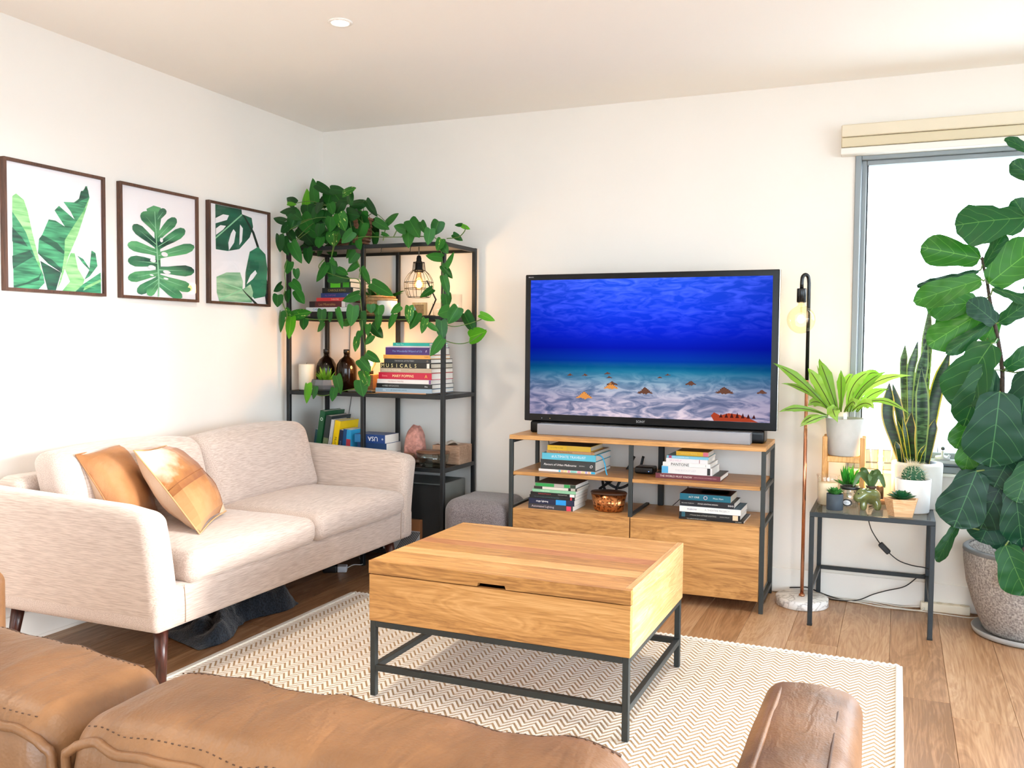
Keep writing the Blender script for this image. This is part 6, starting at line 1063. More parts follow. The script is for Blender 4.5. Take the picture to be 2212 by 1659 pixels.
MB().tube([(0, 0, .042), (0, 0, 1.085)], .0085, 12).build('lower_pole', COPPER, lp)
MB().lathe([(0, .042), (.014, .042), (.014, .052), (.0085, .054)], 16).build('collar', COPPER, lp)
MB().tube([(0, 0, 1.085)]+[(0, 0, 1.53)]+smooth_path([(0, 0, 1.545), (-.004, -.004, 1.575), (-.016, -.012, 1.586), (-.028, -.02, 1.575), (-.031, -.022, 1.545)], 5)+[(-.031, -.022, 1.515)], .0088, 12).build('upper_pole', LBLK, lp)
MB().lathe([(0, 1.520), (.021, 1.520), (.022, 1.516), (.022, 1.456), (.018, 1.453), (0, 1.453)], 24, (-.031, -.022, 0)).build('socket', LBLK, lp)
gb2 = MB(); prof = [(.014, 1.455), (.015, 1.440)]
for k in range(13):
    a = math.radians(28+152*k/12); prof.append((.0655*math.sin(a), 1.372+.0655*math.cos(a)))
bulb = gb2.lathe(prof, 32, (-.031, -.022, 0)).build('bulb', glass('bulb_clear', (255, 248, 232), .06), lp)
MB().tube([(-.031, -.022, 1.45), (-.031, -.022, 1.395)], [.006, .004], 8).build('stem', glass('bulb_clear', (255, 248, 232), .06), bulb)
MB().ball((-.031, -.022, 1.375), (.017, .017, .020), 16, 10).build('filament', glow('lamp_filament', (255, 232, 180), 22), bulb)
pointlamp(lp, (-.031, -.022, 1.374), 2.0, (1.0, .72, .42), .04)

# ================================================================== SIDE TABLE
SB = flat('2a3034', .45, .35, var=.08, vscale=40)
sd = thing('side_table', 'small dark steel side table with a glass top', 'side table', (0, 0, 0))
TX0, TX1, TY0, TY1, TZ = -.343, .166, 4.213, 4.703, .510
h = .010
for x in (TX0+h, TX1-h):
    for y in (TY0+h, TY1-h):
        l_ = MB().box(x-h, x+h, y-h, y+h, .006, TZ-.020, 0, .0015).build('leg', SB, sd)
        MB().box(x-h-.001, x+h+.001, y-h-.001, y+h+.001, 0, .008, 0, .001).build('foot', flat('101112', .6), l_)
for y in (TY0+h, TY1-h): MB().box(TX0, TX1, y-h, y+h, TZ-.020, TZ, 0, .0015).build('top_rail', SB, sd)
for x in (TX0+h, TX1-h): MB().box(x-h, x+h, TY0+2*h, TY1-2*h, TZ-.020, TZ, 0, .0015).build('top_rail', SB, sd)
MB().box(TX0+2*h, TX1-2*h, TY1-h-.009, TY1-h+.009, .150, .168, 0, .0015).build('stretcher', SB, sd)
for x in (TX0+h, TX1-h): MB().box(x-.009, x+.009, TY0+2*h, TY1-2*h, .150, .168, 0, .0015).build('stretcher', SB, sd)
MB().box(TX0+2*h-.002, TX1-2*h+.002, TY0+2*h-.002, TY1-2*h+.002, TZ-.007, TZ-.001).build('glass_top', glass('table', (226, 232, 230), .16), sd)

# ---- things on the side table
t = thing('candle_jar', 'cream candle in a clear glass tumbler on the side table', 'candle', (-.283, 4.44, TZ))
MB().lathe([(0, .006), (.044, .006), (.0455, .12), (.049, .142), (.052, .142), (.0475, .12), (.0465, .0005), (0, .0005)], 30).build('glass', GL, t)
MB().lathe([(0, .0065), (.0435, .0065), (.0445, .104), (0, .102)], 30).build('wax', flat('fbeccb', .5), t)
t = thing('potted_succulent', 'green succulent in a small charcoal pot at the table front', 'succulent', (-.245, 4.325, TZ))
MB().lathe([(0, .0005), (.034, .0005), (.036, .003), (.036, .074), (.033, .074), (.032, .066), (0, .066)], 28).build('pot', flat('3c4650', .75, var=.06), t)
rose = leaf_mesh('leaf', [(.0, .3, .0), (.2, .42, .2), (.45, .5, .45), (.65, .46, .65), (.82, .3, .82), (.94, .12, .94), (1, .01, 1)], leafmat('succulent', '1f5a2a', '56a04a', '7fc06a', trans=.15), -.35, -.15)
rosed = leaf_mesh('leaf', [(.0, .3, .0), (.2, .42, .2), (.45, .5, .45), (.65, .46, .65), (.82, .3, .82), (.94, .12, .94), (1, .01, 1)], leafmat('succulent_dark', '123e2a', '2f7048', '58935f', trans=.1), -.35, -.10)
for ring, (n_, tl2, L_) in enumerate(((9, 1.15, .042), (7, .75, .042), (5, .35, .038))):
    for k in range(n_):
        a = 2*PI*k/n_+ring*.5; inst('leaf', rose, t, leaf_matrix((.006*math.cos(a), .006*math.sin(a), .066), ((.006+L_*math.sin(tl2))*math.cos(a), (.006+L_*math.sin(tl2))*math.sin(a), .067+L_*math.cos(tl2)*.8+.004), (-math.cos(a)*.3, -math.sin(a)*.3, 1), .019))
t = thing('glass_mug', 'glass mug with black rim and handle and a printed oval emblem', 'mug', (-.186, 4.40, TZ), -.25)
MB().lathe([(0, .007), (.036, .007), (.038, .10), (.041, .10), (.040, .0005), (0, .0005)], 30).build('body', glass('mug', amount=.45, rough=.08), t)
MB().lathe([(.0375, .088), (.0415, .088), (.043, .092), (.043, .098), (.041, .102), (.0385, .102), (.0375, .098)], 30).build('rim', flat('17191b', .35), t)
MB().tube(smooth_path([(.041, 0, .092), (.056, 0, .094), (.0625, 0, .088), (.0625, 0, .05), (.061, 0, .044)], 4), .0045, 8).build('handle', flat('17191b', .35), t)
for nm_, r_, mm in (('emblem_ring', 1.0, '1a1c1f'), ('emblem_face', .70, 'e9ebee')):
    e = MB(); n = 26; rr = .0405+(.0006 if r_ < 1 else .0003)
    pts = []
    for k in range(n):
        q = 2*PI*k/n; ang = -PI/2+.58*r_*math.cos(q); pts.append((rr*math.cos(ang), rr*math.sin(ang), .030+.016*r_*math.sin(q)))
    e.add([(0, -rr, .030)]+pts, [(0, 1+k, 1+(k+1) % n) for k in range(n)]); e.build(nm_, flat(mm, .5), t)
lettering('coffee', flat('9aa4b4', .5), t, (0, -.0418, .030), .026, .006)
lettering('KeepCup', flat('2a2c30', .5), t, (.004, -.0412, .077), .028, .014) if False else lettering('KAFE', flat('3a3c42', .5), t, (.010, -.0412, .072), .022, .013)
t = thing('glass_jar', 'clear glass jar with spiky bright green plant behind the mug', 'planter', (-.200, 4.553, TZ))
MB().lathe([(0, .005), (.040, .005), (.041, .11), (.0435, .11), (.0435, .0005), (0, .0005)], 28).build('glass', GL, t)
MB().lathe([(0, .0055), (.039, .0055), (.0395, .022), (0, .024)], 20).build('pebbles', flat('e6d8cb', .8, var=.15, vscale=160), t)
MB().lathe([(0, .023), (.005, .023), (.007, .06), (.012, .09), (0, .094)], 12).build('stem', flat('8cb87a', .6), t)
spk2 = leaf_mesh('leaf', [(.0, .5, .0), (.2, .5, .2), (.45, .42, .45), (.7, .28, .7), (.9, .1, .9), (1, .01, 1)], leafmat('agave', '1e8a34', '58c85c', '86e07a', trans=.3), .5, .05)
for k in range(32):
    a = rl.uniform(0, 6.28); tl2 = rl.uniform(.1, 1.35); L_ = rl.uniform(.075, .100)
    inst('leaf', spk2, t, leaf_matrix((.006*math.cos(a), .006*math.sin(a), .088), (L_*math.sin(tl2)*math.cos(a), L_*math.sin(tl2)*math.sin(a), .090+L_*math.cos(tl2)), (-math.cos(a)*.4, -math.sin(a)*.4, 1), .022))
t = thing('animal_planter', 'olive glazed pottery animal planter with drooping leaves on side table', 'planter', (-.104, 4.395, TZ), .35)
OLV = flat('6f7a46', .12, spec=.7, var=.35, vscale=26, coat=.6)
mbd = bpy.data.metaballs.new('clay'); mbd.resolution = .0045; mbd.render_resolution = .0045; mbd.threshold = .6
for c_, r_ in (((.010, .010, .060), (.048, .043, .041)), ((-.034, -.010, .068), (.032, .032, .031)), ((-.056, -.020, .054), (.020, .022, .018)), ((-.050, .014, .098), (.008, .006, .008)), ((-.018, -.034, .098), (.008, .006, .008)), ((-.030, -.020, .020), (.016, .016, .026)), ((.034, -.016, .020), (.017, .017, .026)), ((-.014, .034, .020), (.016, .016, .026)), ((.042, .030, .020), (.017, .017, .026))):
    e = mbd.elements.new(type='ELLIPSOID'); m_ = max(r_); e.co = c_; e.radius = m_/.575*.93; e.size_x, e.size_y, e.size_z = [q_/m_ for q_ in r_]
mo = bpy.data.objects.new('clay', mbd); COL.objects.link(mo); bpy.context.view_layer.update()
me = bpy.data.meshes.new_from_object(mo.evaluated_get(bpy.context.evaluated_depsgraph_get())); bpy.data.objects.remove(mo)
zs_ = [q_.co.z for q_ in me.vertices]; print('CLAY', len(me.vertices), min(zs_), max(zs_), min(q_.co.x for q_ in me.vertices), max(q_.co.x for q_ in me.vertices))
for q_ in me.vertices: q_.co.z = max(.0008, q_.co.z)
for q_ in me.polygons: q_.use_smooth = True
me.materials.clear(); me.materials.append(OLV); inst('body', me, t)
for ex_ in ((-.058, -.036, .078), (-.066, -.004, .080)): MB().ball(ex_, .0035, 10, 8).build('eye', flat('1c1c14', .2), t)
MB().lathe([(.018, .094), (.022, .100), (.024, .108), (.018, .108), (.014, .098)], 18, (.012, .008, 0)).build('mouth', flat('4a3a30', .5), t)
strap = leaf_mesh('leaf', BLADE, leafmat('olive_leaf', '2f4a2a', '5a7a40', '80985a', trans=.2), .25, .65)
strap2 = leaf_mesh('leaf', BLADE, leafmat('olive_leaf', '2f4a2a', '5a7a40', '80985a', trans=.2), .25, .1)
for (ex, ey, ez, mid, wd2) in ((-.075, -.01, .105, .165, .030), (-.035, .02, .175, .175, .030), (.07, .0, .10, .160, .034), (.062, .03, .150, .170, .032), (.02, -.02, .165, .17, .034), (-.01, -.035, .135, .16, .028)):
    b = Vector((.012, .008, .100)); mpt = Vector((ex*.55, ey*.6, mid)); e_ = Vector((ex, ey, ez))
    path = smooth_path([b, mpt, e_], 5); vs = []; fs = []
    for i, q in enumerate(path):
        tt = i/(len(path)-1); wv2 = wd2*.5*(.25+.75*math.sin(PI*min(1, tt*.9+.1))) if tt < 1 else .001
        d = (path[min(i+1, len(path)-1)]-path[max(i-1, 0)]).normalized(); X = d.cross(Vector((0, 1, .2))).normalized()
        vs += [q-X*wv2*.9+Vector((0, -.3*wv2, 0)), q, q+X*wv2*.9+Vector((0, -.3*wv2, 0))]
    for i in range(len(path)-1): fs += [(i*3, i*3+1, (i+1)*3+1, (i+1)*3), (i*3+1, i*3+2, (i+1)*3+2, (i+1)*3+1)]
    mb = MB(); mb.add(vs, fs, 0, True); mb.build('leaf', flat('4d6a3a', .4, var=.2), t)
t = thing('potted_cactus', 'round spiny cactus in a smooth white cylinder pot', 'cactus', (.078, 4.43, TZ))
WHT = flat('eceef0', .4)
MB().lathe([(0, .0005), (.066, .0005), (.069, .004), (.0745, .150), (.0715, .150), (.066, .138), (0, .138)], 36).build('pot', WHT, t)
MB().lathe([(0, .1385), (.067, .1395)], 24).build('soil', flat('5a2f26', .9), t)
cm_ = MB(); vs = []; fs = []; nr, ns = 14, 56
for k in range(nr+1):
    ph = (PI*.62)*k/nr
    for i in range(ns):
        a = 2*PI*i/ns; rib = 1+.09*math.cos(a*14); R__ = .046*rib
        vs.append((R__*math.sin(ph)*math.cos(a), R__*math.sin(ph)*math.sin(a), .160+.047*math.cos(ph)))
for k in range(nr):
    for i in range(ns): j = (i+1) % ns; fs.append((k*ns+i, (k+1)*ns+i, (k+1)*ns+j, k*ns+j))
cm_.add(vs, fs, 0, True); cbody = cm_.build('body', flat('1f5a36', .5, var=.2), t)
sp = MB()
for i in range(14):
    a = 2*PI*i/14
    for k in range(1, 8):
        ph = PI*.62*k/8; q = Vector((.050*math.sin(ph)*math.cos(a), .050*math.sin(ph)*math.sin(a), .160+.051*math.cos(ph)))
        nrm = Vector((math.sin(ph)*math.cos(a), math.sin(ph)*math.sin(a), math.cos(ph)))
        for s_ in range(4):
            d = (nrm+Vector((rl.uniform(-.8, .8), rl.uniform(-.8, .8), rl.uniform(-.6, .8)))).normalized()
            sp.tube([q-nrm*.002, q+d*rl.uniform(.010, .022)], [.0007, .0003], 3, caps=False)
for s_ in range(70):
    a = rl.uniform(0, 6.28); q = Vector((.012*math.cos(a), .012*math.sin(a), .205)); d = Vector((math.cos(a)+.7, math.sin(a), rl.uniform(.2, 1.2))).normalized(); sp.tube([q, q+d*rl.uniform(.02, .05)], [.0005, .0003], 3, caps=False)
so = sp.build('spines', flat('f0e6cc', .6), cbody); so['kind'] = 'stuff'
t = thing('wooden_planter', 'pale wooden faceted planter with a dark green rosette succulent', 'planter', (.030, 4.285, TZ), .12)
PW = wood('pale_planter', ((.25, 'c08f62'), (.5, 'd9ad80'), (.8, 'e9c8a0')), 'X', 1.2, .55, .2)
ob = MB(); A5 = [(-.070, .014), (-.040, -.040), (.058, -.040), (.072, .026), (.0, .060)]; k0 = .72
ob.add([(x*k0, y*k0, .0005) for x, y in A5]+[(x, y, .078) for x, y in A5]+[(x*.88, y*.88, .078) for x, y in A5]+[(x*.85, y*.85, .066) for x, y in A5],
       [(4, 3, 2, 1, 0)]+[(i, (i+1) % 5, 5+(i+1) % 5, 5+i) for i in range(5)]+[(5+i, 5+(i+1) % 5, 10+(i+1) % 5, 10+i) for i in range(5)]+[(10+i, 10+(i+1) % 5, 15+(i+1) % 5, 15+i) for i in range(5)]+[(15, 16, 17, 18, 19)])
ob.build('pot', PW, t)
pbm = MB()
for k in range(70):
    a = rl.uniform(0, 6.28); r = .036*math.sqrt(rl.random()); pbm.ball((r*math.cos(a), r*math.sin(a)*.8, .069), (rl.uniform(.003, .005),)*3, 6, 4)
so = pbm.build('pebbles', flat('8a7a68', .8, var=.3, vscale=60), t); so['kind'] = 'stuff'
for ring, (n_, tl2, L_) in enumerate(((10, 1.35, .060), (8, 1.05, .048), (6, .7, .036), (4, .3, .026))):
    for k in range(n_):
        a = 2*PI*k/n_+ring*.4; inst('leaf', rosed, t, leaf_matrix((.005*math.cos(a), .005*math.sin(a), .072+.004*ring), ((.005+L_*math.sin(tl2))*math.cos(a), (.005+L_*math.sin(tl2))*math.sin(a), .074+.004*ring+L_*math.cos(tl2)), (-math.cos(a)*.3, -math.sin(a)*.3, 1), .028))
t = thing('tube_lamp', 'lit long filament bulb inside a clear glass cylinder lamp', 'lamp', (-.062, 4.600, TZ))
MB().lathe([(0, .0005), (.046, .0005), (.046, .022), (0, .023)], 30).build('base', flat('b98a5c', .5), t)
MB().lathe([(.0475, .0005), (.050, .0005), (.050, .345), (.0475, .345), (.0475, .0005)], 32).build('glass_cylinder', GL, t)
MB().lathe([(0, .023), (.017, .023), (.017, .080), (0, .082)], 18).build('socket', flat('4a3a2c', .4, .6), t)
tbb = MB().lathe([(.012, .082), (.015, .10), (.016, .26), (.012, .285), (0, .292)], 20).build('bulb', glass('bulb_tube', (255, 240, 214), .05), t)
MB().tube([(0, 0, .105), (0, 0, .262)], .0085, 12).build('filament', glow('tube_filament', (255, 226, 178), 40), tbb)
for z in (.13, .22): pointlamp(t, (0, 0, z), 2.4, (1.0, .66, .34), .02)
cordpts = smooth_path([(-.105, 4.330, .496), (-.100, 4.36, .46), (-.092, 4.50, .40), (-.075, 4.61, .345), (-.055, 4.640, .310)], 6)
c2 = smooth_path([(-.015, 4.640, .270), (.03, 4.645, .235), (.09, 4.66, .215), (.150, 4.678, .205), (.172, 4.683, .185), (.12, 4.69, .160), (.06, 4.69, .105), (-.02, 4.69, .075), (-.08, 4.69, .050), (-.14, 4.685, .018), (-.2, 4.680, .006), (-.3, 4.685, .006)], 6)
lc = thing('lamp_cord', 'black lamp cord with inline switch hanging beneath the glass side table', 'cord', (0, 0, 0))
MB().tube([(-.062, 4.555, .5145), (-.085, 4.50, .5145), (-.104, 4.44, .5145)], .0022, 6).build('cord_on_glass', CABM, lc)
MB().tube(cordpts, .0026, 6).build('cord', CABM, lc); MB().tube(c2, .0026, 6).build('cord', CABM, lc)
a, b = Vector((-.055, 4.640, .310)), Vector((-.015, 4.640, .270)); d = (b-a).normalized()
Msw = Matrix.Translation((a+b)/2) @ d.to_track_quat('X', 'Z').to_matrix().to_4x4()
swo = MB().rbox((0, 0, 0), (.030, .011, .0125), .004, 2, 2, M=Msw) if False else MB().box(-.030, .030, -.011, .011, -.0125, .0125, 0, .004, Msw)
sw_ = swo.build('inline_switch', flat('15171a', .35), lc)
MB().box(-.010, .010, -.014, -.0111, -.007, .007, 0, .002, Msw).build('rocker', flat('1d2024', .3), sw_)

# ================================================================== FERN ON STAND, SNAKE PLANT
t = thing('fern', 'lime green birds nest fern in a concrete pot on a wooden stand', 'plant', (-.222, 4.555, TZ))
FL0 = Vector(t.location)
STN = wood('stand_wood', ((.3, 'c08a4e'), (.55, 'd9a868'), (.8, 'e8c186')), 'Z', 1.2, .5, .2)
for sx_, sy_ in ((-1, -1), (1, -1), (-1, 1), (1, 1)): MB().box(sx_*.083-.011, sx_*.083+.011, sy_*.055-.009, sy_*.055+.009, .0, .315, 0, .003).build('stand_leg', STN, t)
MB().box(-.072, .072, -.064, -.046, .195, .222, 0, .003).build('stand_rail', STN, t); MB().box(-.072, .072, .046, .064, .195, .222, 0, .003).build('stand_rail', STN, t)
MB().box(-.009, .009, -.046, .046, .200, .222, 0, .002).build('stand_rail', STN, t)
pr_ = [(0, .223), (.060, .223), (.068, .229), (.071, .30), (.0905, .345), (.0905, .405), (.086, .407), (.083, .38), (0, .375)]
pr_ = [(0, .223), (.066, .223), (.072, .229), (.0865, .398), (.0835, .400), (.080, .388), (0, .384)]
MB().lathe(pr_, 40).build('pot', flat('bdbab5', .8, var=.07, vscale=22, bmp=.1), t)
MB().lathe([(0, .387), (.03, .393), (.079, .389)], 24).build('soil', flat('7a4f34', .95, bmp=.8, vscale=120), t)
pt2 = MB().box(-.004, .012, -.062, -.0612, .38, .425, 0).build('plant_tag', flat('eef0f2', .5), t)
FRN = leafmat('fern', '5f9a1e', 'a5d44a', '5a4a1a', trans=.38, rough=.4, rnd=.6)
FRN.node_tree.nodes  # (midrib drawn by the leaf material)
for i, (bx_, by_, bz_, mx_, my_, mz_, ex_, ey_, ez_, wd2) in enumerate(FERN):
    A, B, C_ = Vector((bx_, by_, bz_)), Vector((mx_, my_, mz_)), Vector((ex_, ey_, ez_))
    A.z = max(A.z, TZ+.39); n = 14; L_ = (B-A).length+(C_-B).length
    vs = []; fs = []
    frame = []
    for k in range(n+1):
        tt = k/n; q = A*(1-tt)**2+(B*2-(A+C_)*.5)*(2*tt*(1-tt))+C_*tt**2
        frame.append(q)
    for k, q in enumerate(frame):
        tt = k/n; d = (frame[min(k+1, n)]-frame[max(k-1, 0)]).normalized()
        vdir = (Vector((0, 0, 1.25))-q).normalized()*-1; X = d.cross(vdir).normalized(); nn = X.cross(d)
        wv2 = wd2*.62*min(1, .16+1.3*tt)*min(1, (1-tt)*2.6+.02); wave = .022*math.sin(k*2.1+i)*(wd2/.05)
        vs += [q-X*wv2+nn*(.25*wv2+wave*.5), q-X*wv2*.5+nn*.12*wv2, q, q+X*wv2*.5+nn*.12*wv2, q+X*wv2+nn*(.25*wv2-wave*.5)]
    for k in range(n):
        for j in range(4): fs.append((k*5+j, k*5+j+1, (k+1)*5+j+1, (k+1)*5+j))
    mb = MB(); mb.add([v_-FL0 for v_ in vs], fs, 0, True)
    fo = mb.build('frond', [flat('9bc84a', .45)], t)
    fo.data.materials[0] = FRND if i and 'FRND' in globals() else None
    if i == 0:
        FRND, nt, p = new('frond_green'); oi = nt.nodes.new('ShaderNodeObjectInfo')
        col = mixc(nt, oi.outputs['Random'], lin('6b9a2c'), lin('a3c85a')); nt.links.new(col, p.inputs['Base Color']); p.inputs['Roughness'].default_value = .45
        tr = nt.nodes.new('ShaderNodeBsdfTranslucent'); nt.links.new(mixc(nt, 1.0, col, (1.25, 1.3, .6, 1), 'MULTIPLY'), tr.inputs[0]); mx = nt.nodes.new('ShaderNodeMixShader'); mx.inputs[0].default_value = .32
        nt.links.new(p.outputs[0], mx.inputs[1]); nt.links.new(tr.outputs[0], mx.inputs[2]); nt.links.new(mx.outputs[0], nt.nodes['Material Output'].inputs[0])
        fo.data.materials[0] = FRND
    MB().tube([v_-FL0+Vector((0, -.0012, 0)) for v_ in frame[:-2]], [.0016]*(n-2)+[.0008], 5).build('midrib', flat('3d3214', .6), fo)
t = thing('snake_plant', 'tall snake plant with yellow edged leaves in a white pot', 'plant', (.095, 4.585, TZ))
SL0 = Vector(t.location)
MB().lathe([(0, .0005), (.098, .0005), (.104, .006), (.110, .195), (.107, .206), (.092, .208), (.088, .20), (.086, .17), (0, .17)], 44).build('pot', flat('e4e2de', .6, var=.02), t)
MB().lathe([(.084, .17), (.086, .203), (.088, .207), (.083, .207), (.080, .17)], 36).build('dark_lining', flat('1b1a1c', .4), t)
MB().lathe([(0, .185), (.080, .185)], 24).build('soil', flat('2a211a', .95, bmp=.5, vscale=100), t)
def snakemat(key, a, b):
    m, nt, p = new('snake_' + key); tc = nt.nodes.new('ShaderNodeTexCoord'); mp = nt.nodes.new('ShaderNodeMapping'); mp.inputs['Scale'].default_value = (14, 14, 70)
    nt.links.new(tc.outputs['Object'], mp.inputs[0]); n1 = N(nt, 'ShaderNodeTexNoise', Scale=1.0, Detail=3.0, Distortion=.8); nt.links.new(mp.outputs[0], n1.inputs['Vector'])
    cr = nt.nodes.new('ShaderNodeValToRGB'); cr.color_ramp.elements[0].position = .42; cr.color_ramp.elements[1].position = .62; cr.color_ramp.elements[0].color = lin(a); cr.color_ramp.elements[1].color = lin(b)
    nt.links.new(n1.outputs[0], cr.inputs[0]); nt.links.new(cr.outputs[0], p.inputs['Base Color']); p.inputs['Roughness'].default_value = .35
    return m
SNM = [snakemat('dark', '0a2011', '22461f'), snakemat('mottled', '0f2a15', '55794a'), snakemat('yellow', '12300f', '305420')]
SNE = [flat('c9b45a', .4), flat('8fa85a', .4), flat('e6d838', .4)]
for i, (bx_, by_, bz_, mx_, my_, mz_, ex_, ey_, ez_, wd2, tone) in enumerate(SNAKE):
    A, B, C_ = [Vector(q) for q in ((bx_, by_, max(bz_, TZ+.184)), (mx_, my_, mz_), (ex_, ey_, ez_))]
    r0 = Vector((A.x-SL0.x, A.y-SL0.y, 0))
    if r0.length > .070: r0 = r0.normalized()*.070; A.x, A.y = SL0.x+r0.x, SL0.y+r0.y
    A.z = TZ+.186
    path = smooth_path([A, A.lerp(B, .5)+(B-A)*0, B, B.lerp(C_, .6), C_], 4); n = len(path)-1
    for pas, (mm, ew) in enumerate(((SNM[tone], 1.0), (SNE[tone], 1.32))):
        vs = []; fs = []
        for k, q in enumerate(path):
            tt = k/n; d = (path[min(k+1, n)]-path[max(k-1, 0)]).normalized(); vdir = Vector((.35*math.sin(i*2.1), -1, .1)).normalized(); X = d.cross(vdir).normalized(); nn = X.cross(d).normalized()
            wv2 = wd2*.44*(.32+.68*math.sin(PI*min(1, .08+tt*.74)))*min(1, (1-tt)*3.2+.02)*ew
            cup = .22*wv2; o_ = nn*(.0008 if pas else 0)*(1 if nn.y > 0 else -1)
            vs += [q-X*wv2-nn*(-cup if nn.y > 0 else cup)*-1+o_, q+o_, q+X*wv2-nn*(-cup if nn.y > 0 else cup)*-1+o_]
        for k in range(n): fs += [(k*3, k*3+1, (k+1)*3+1, (k+1)*3), (k*3+1, k*3+2, (k+1)*3+2, (k+1)*3+1)]
        mb = MB(); mb.add([v_-SL0 for v_ in vs], fs, 0, True)
        if pas == 0: lo = mb.build('leaf', mm, t)
        else: mb.build('leaf_edge', mm, lo)

# ================================================================== FIDDLE LEAF FIG
t = thing('fiddle_leaf_fig', 'tall fiddle leaf fig tree in a big speckled grey pot', 'plant', (.548, 4.452, 0))
F0 = Vector(t.location)
m, nt, p = new('terrazzo'); p.inputs['Roughness'].default_value = .75
v1 = N(nt, 'ShaderNodeTexNoise', Scale=130.0, Detail=4.0); nt.links.new(coords(nt), v1.inputs['Vector'])
cr = nt.nodes.new('ShaderNodeValToRGB'); cr.color_ramp.elements[0].position = .36; cr.color_ramp.elements[1].position = .66; cr.color_ramp.elements[0].color = lin('7d7571'); cr.color_ramp.elements[1].color = lin('bdb5ae')
nt.links.new(v1.outputs[0], cr.inputs[0]); nt.links.new(cr.outputs[0], p.inputs['Base Color']); bump(nt, p, v1.outputs[0], .3, .004)
MB().lathe([(0, .014), (.165, .014), (.178, .030), (.215, .12), (.245, .22), (.258, .31), (.262, .372), (.256, .378), (.238, .378), (.232, .36), (.225, .29), (0, .29)], 56).build('pot', m, t)
MB().lathe([(.2385, .3785), (.256, .3785), (.262, .373), (.2625, .362)], 56).build('rim', flat('6a6b6c', .6), t)
MB().lathe([(0, .0005), (.20, .0005), (.214, .006), (.220, .026), (.215, .028), (.205, .013), (0, .013)], 48).build('saucer', flat('a9a8a6', .5), t)
MB().lathe([(.2375, .379), (.2365, .362), (.229, .293), (.2285, .293)], 48).build('dark_lining', flat('26282a', .6), t)  # lining added dark; its colour also carries the shade inside the pot
MB().lathe([(0, .294), (.2285, .294)], 32).build('soil', flat('241a13', .95, bmp=.5, vscale=60), t)
BARK = flat('4a3a32', .8, var=.3, vscale=60, bmp=.5)
for path in (FIGSTEM, FIGSTEM2):
    pth = smooth_path([Vector(q)-F0 for q in path], 4); pth[0].z = min(pth[0].z, .29)
    pth = [Vector((pth[0].x, pth[0].y, .285))]+pth
    MB().tube(pth, [.013-.008*k/(len(pth)-1) for k in range(len(pth))], 10).build('trunk', BARK, t)
FID = [(.0, .05, .0), (.04, .20, .02), (.10, .31, .08), (.20, .35, .19), (.31, .36, .31), (.43, .41, .42), (.55, .47, .53), (.67, .51, .64), (.78, .51, .75), (.87, .45, .84), (.94, .32, .92), (.98, .16, .975), (1.0, .03, .995)]
_lm = leafmat
def leafmat(*a, **k): k.setdefault('rib', .009); return _lm(*a, **k)
FGM = [leafmat('fig_mid', '0f3a1c', '1e5428', '5c8c46', veins=4.6, trans=.10, rough=.42), leafmat('fig_dark', '082c1e', '14422a', '4c8050', veins=4.6, trans=.05, rough=.42), leafmat('fig_light', '1c4c16', '326a22', '6a9c42', veins=4.6, trans=.15), leafmat('fig_pale', '6fae86', '8cc49c', 'a8d8b0', veins=5.5, trans=.3)]
FGL = [[leaf_mesh('leaf', FID, FGM[k], f_, d_, wavy=.035) for f_, d_ in ((.28, .12), (-.15, .25))] for k in range(4)]
rf2 = random.Random(8); pet = MB()
trunk = [Vector(q) for q in FIGSTEM]+[Vector(q) for q in FIGSTEM2]
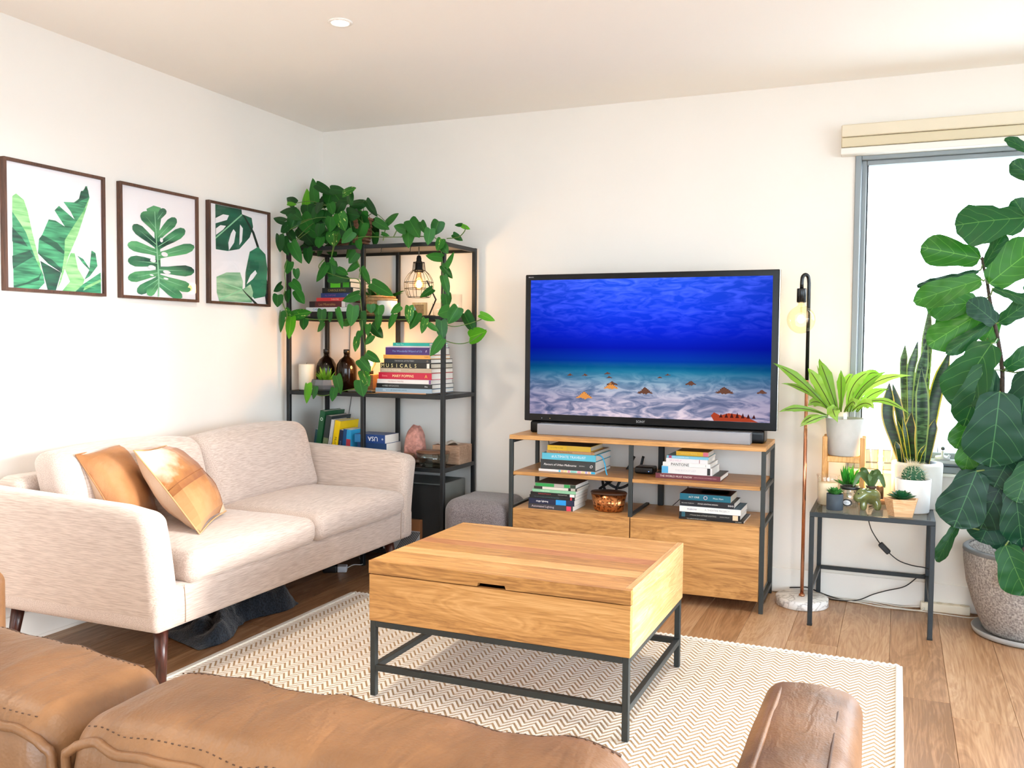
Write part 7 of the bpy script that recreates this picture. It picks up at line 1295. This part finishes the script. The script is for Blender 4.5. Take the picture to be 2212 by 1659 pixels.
for (bx_, by_, bz_, tx_, ty_, tz_, wd2, tone) in FIG:
    tip = Vector((tx_, min(ty_, 4.60), tz_)); bs = Vector((bx_, min(by_, 4.60), bz_))
    M_ = Matrix.Translation(-F0) @ leaf_matrix(bs, tip, (rf2.uniform(-.35, .35), -1, rf2.uniform(.0, .45)), wd2*1.02)
    inst('leaf', FGL[tone][rf2.randrange(2)], t, M_)
    # petiole to the nearest point of a trunk
    best = min(trunk[1:], key=lambda q: (q-bs).length)
    MB().tube([best-F0, (best+bs)/2-F0+Vector((0, 0, -.01)), bs-F0], .0035, 6).build('petiole', flat('6a7a3a', .6), t)
bq = Vector(FIGSTEM[5])-F0+Vector((-.045, -.01, -.005)); MB().tube([Vector(FIGSTEM[5])-F0, bq], .004, 6).build('twig', BARK, t)
MB().ball(tuple(bq), (.014, .012, .012), 10, 8).build('dry_bud', flat('8a5a3a', .9, bmp=.5), t)

# ================================================================== CABLES AND POWER BOARD BY THE WALL
pw = thing('power_board', 'cream power board on the floor against the wall by the fig pot', 'power board', (.235, 4.690, 0))
MB().rbox((0, 0, .021), (.105, .021, .0205), .005, 3, 2).build('body', flat('e6ddc9', .5), pw)
for k in range(4): MB().lathe([(0, 0), (.013, 0), (.013, .002), (0, .002)], 16, (-.075+.05*k, 0, .0416)).build('socket', flat('d3c8b2', .5), pw)
WC = flat('dcd6cb', .5)
for k, (pts, r) in enumerate((([(-.28, 4.69, .005), (-.15, 4.675, .006), (-.05, 4.645, .006), (.05, 4.645, .006), (.13, 4.655, .006), (.145, 4.672, .018)], .0035), ([(-.28, 4.70, .006), (-.1, 4.690, .008), (.0, 4.662, .005), (.12, 4.650, .005), (.25, 4.635, .005), (.34, 4.630, .005), (.40, 4.68, .005)], .003), ([(-.28, 4.707, .012), (-.08, 4.705, .010), (.04, 4.690, .006), (.128, 4.686, .016)], .003))):
    tag(MB().tube(smooth_path(pts), r, 7).build('cable', WC), ('white cable nearest the room on the floor, ending at the power board', 'white cable passing in front of the power board towards the fig pot', 'white cable lying closest to the baseboard behind the side table')[k], 'cable', 'white cables along the back wall')
tag(MB().tube(smooth_path([(-.47, 4.700, .036), (-.42, 4.702, .042), (-.38, 4.702, .045), (-.30, 4.70, .020), (-.22, 4.690, .006), (-.13, 4.674, .005)]), .003, 7).build('cable', CABM), 'black cable resting against the baseboard behind the marble lamp base', 'cable')
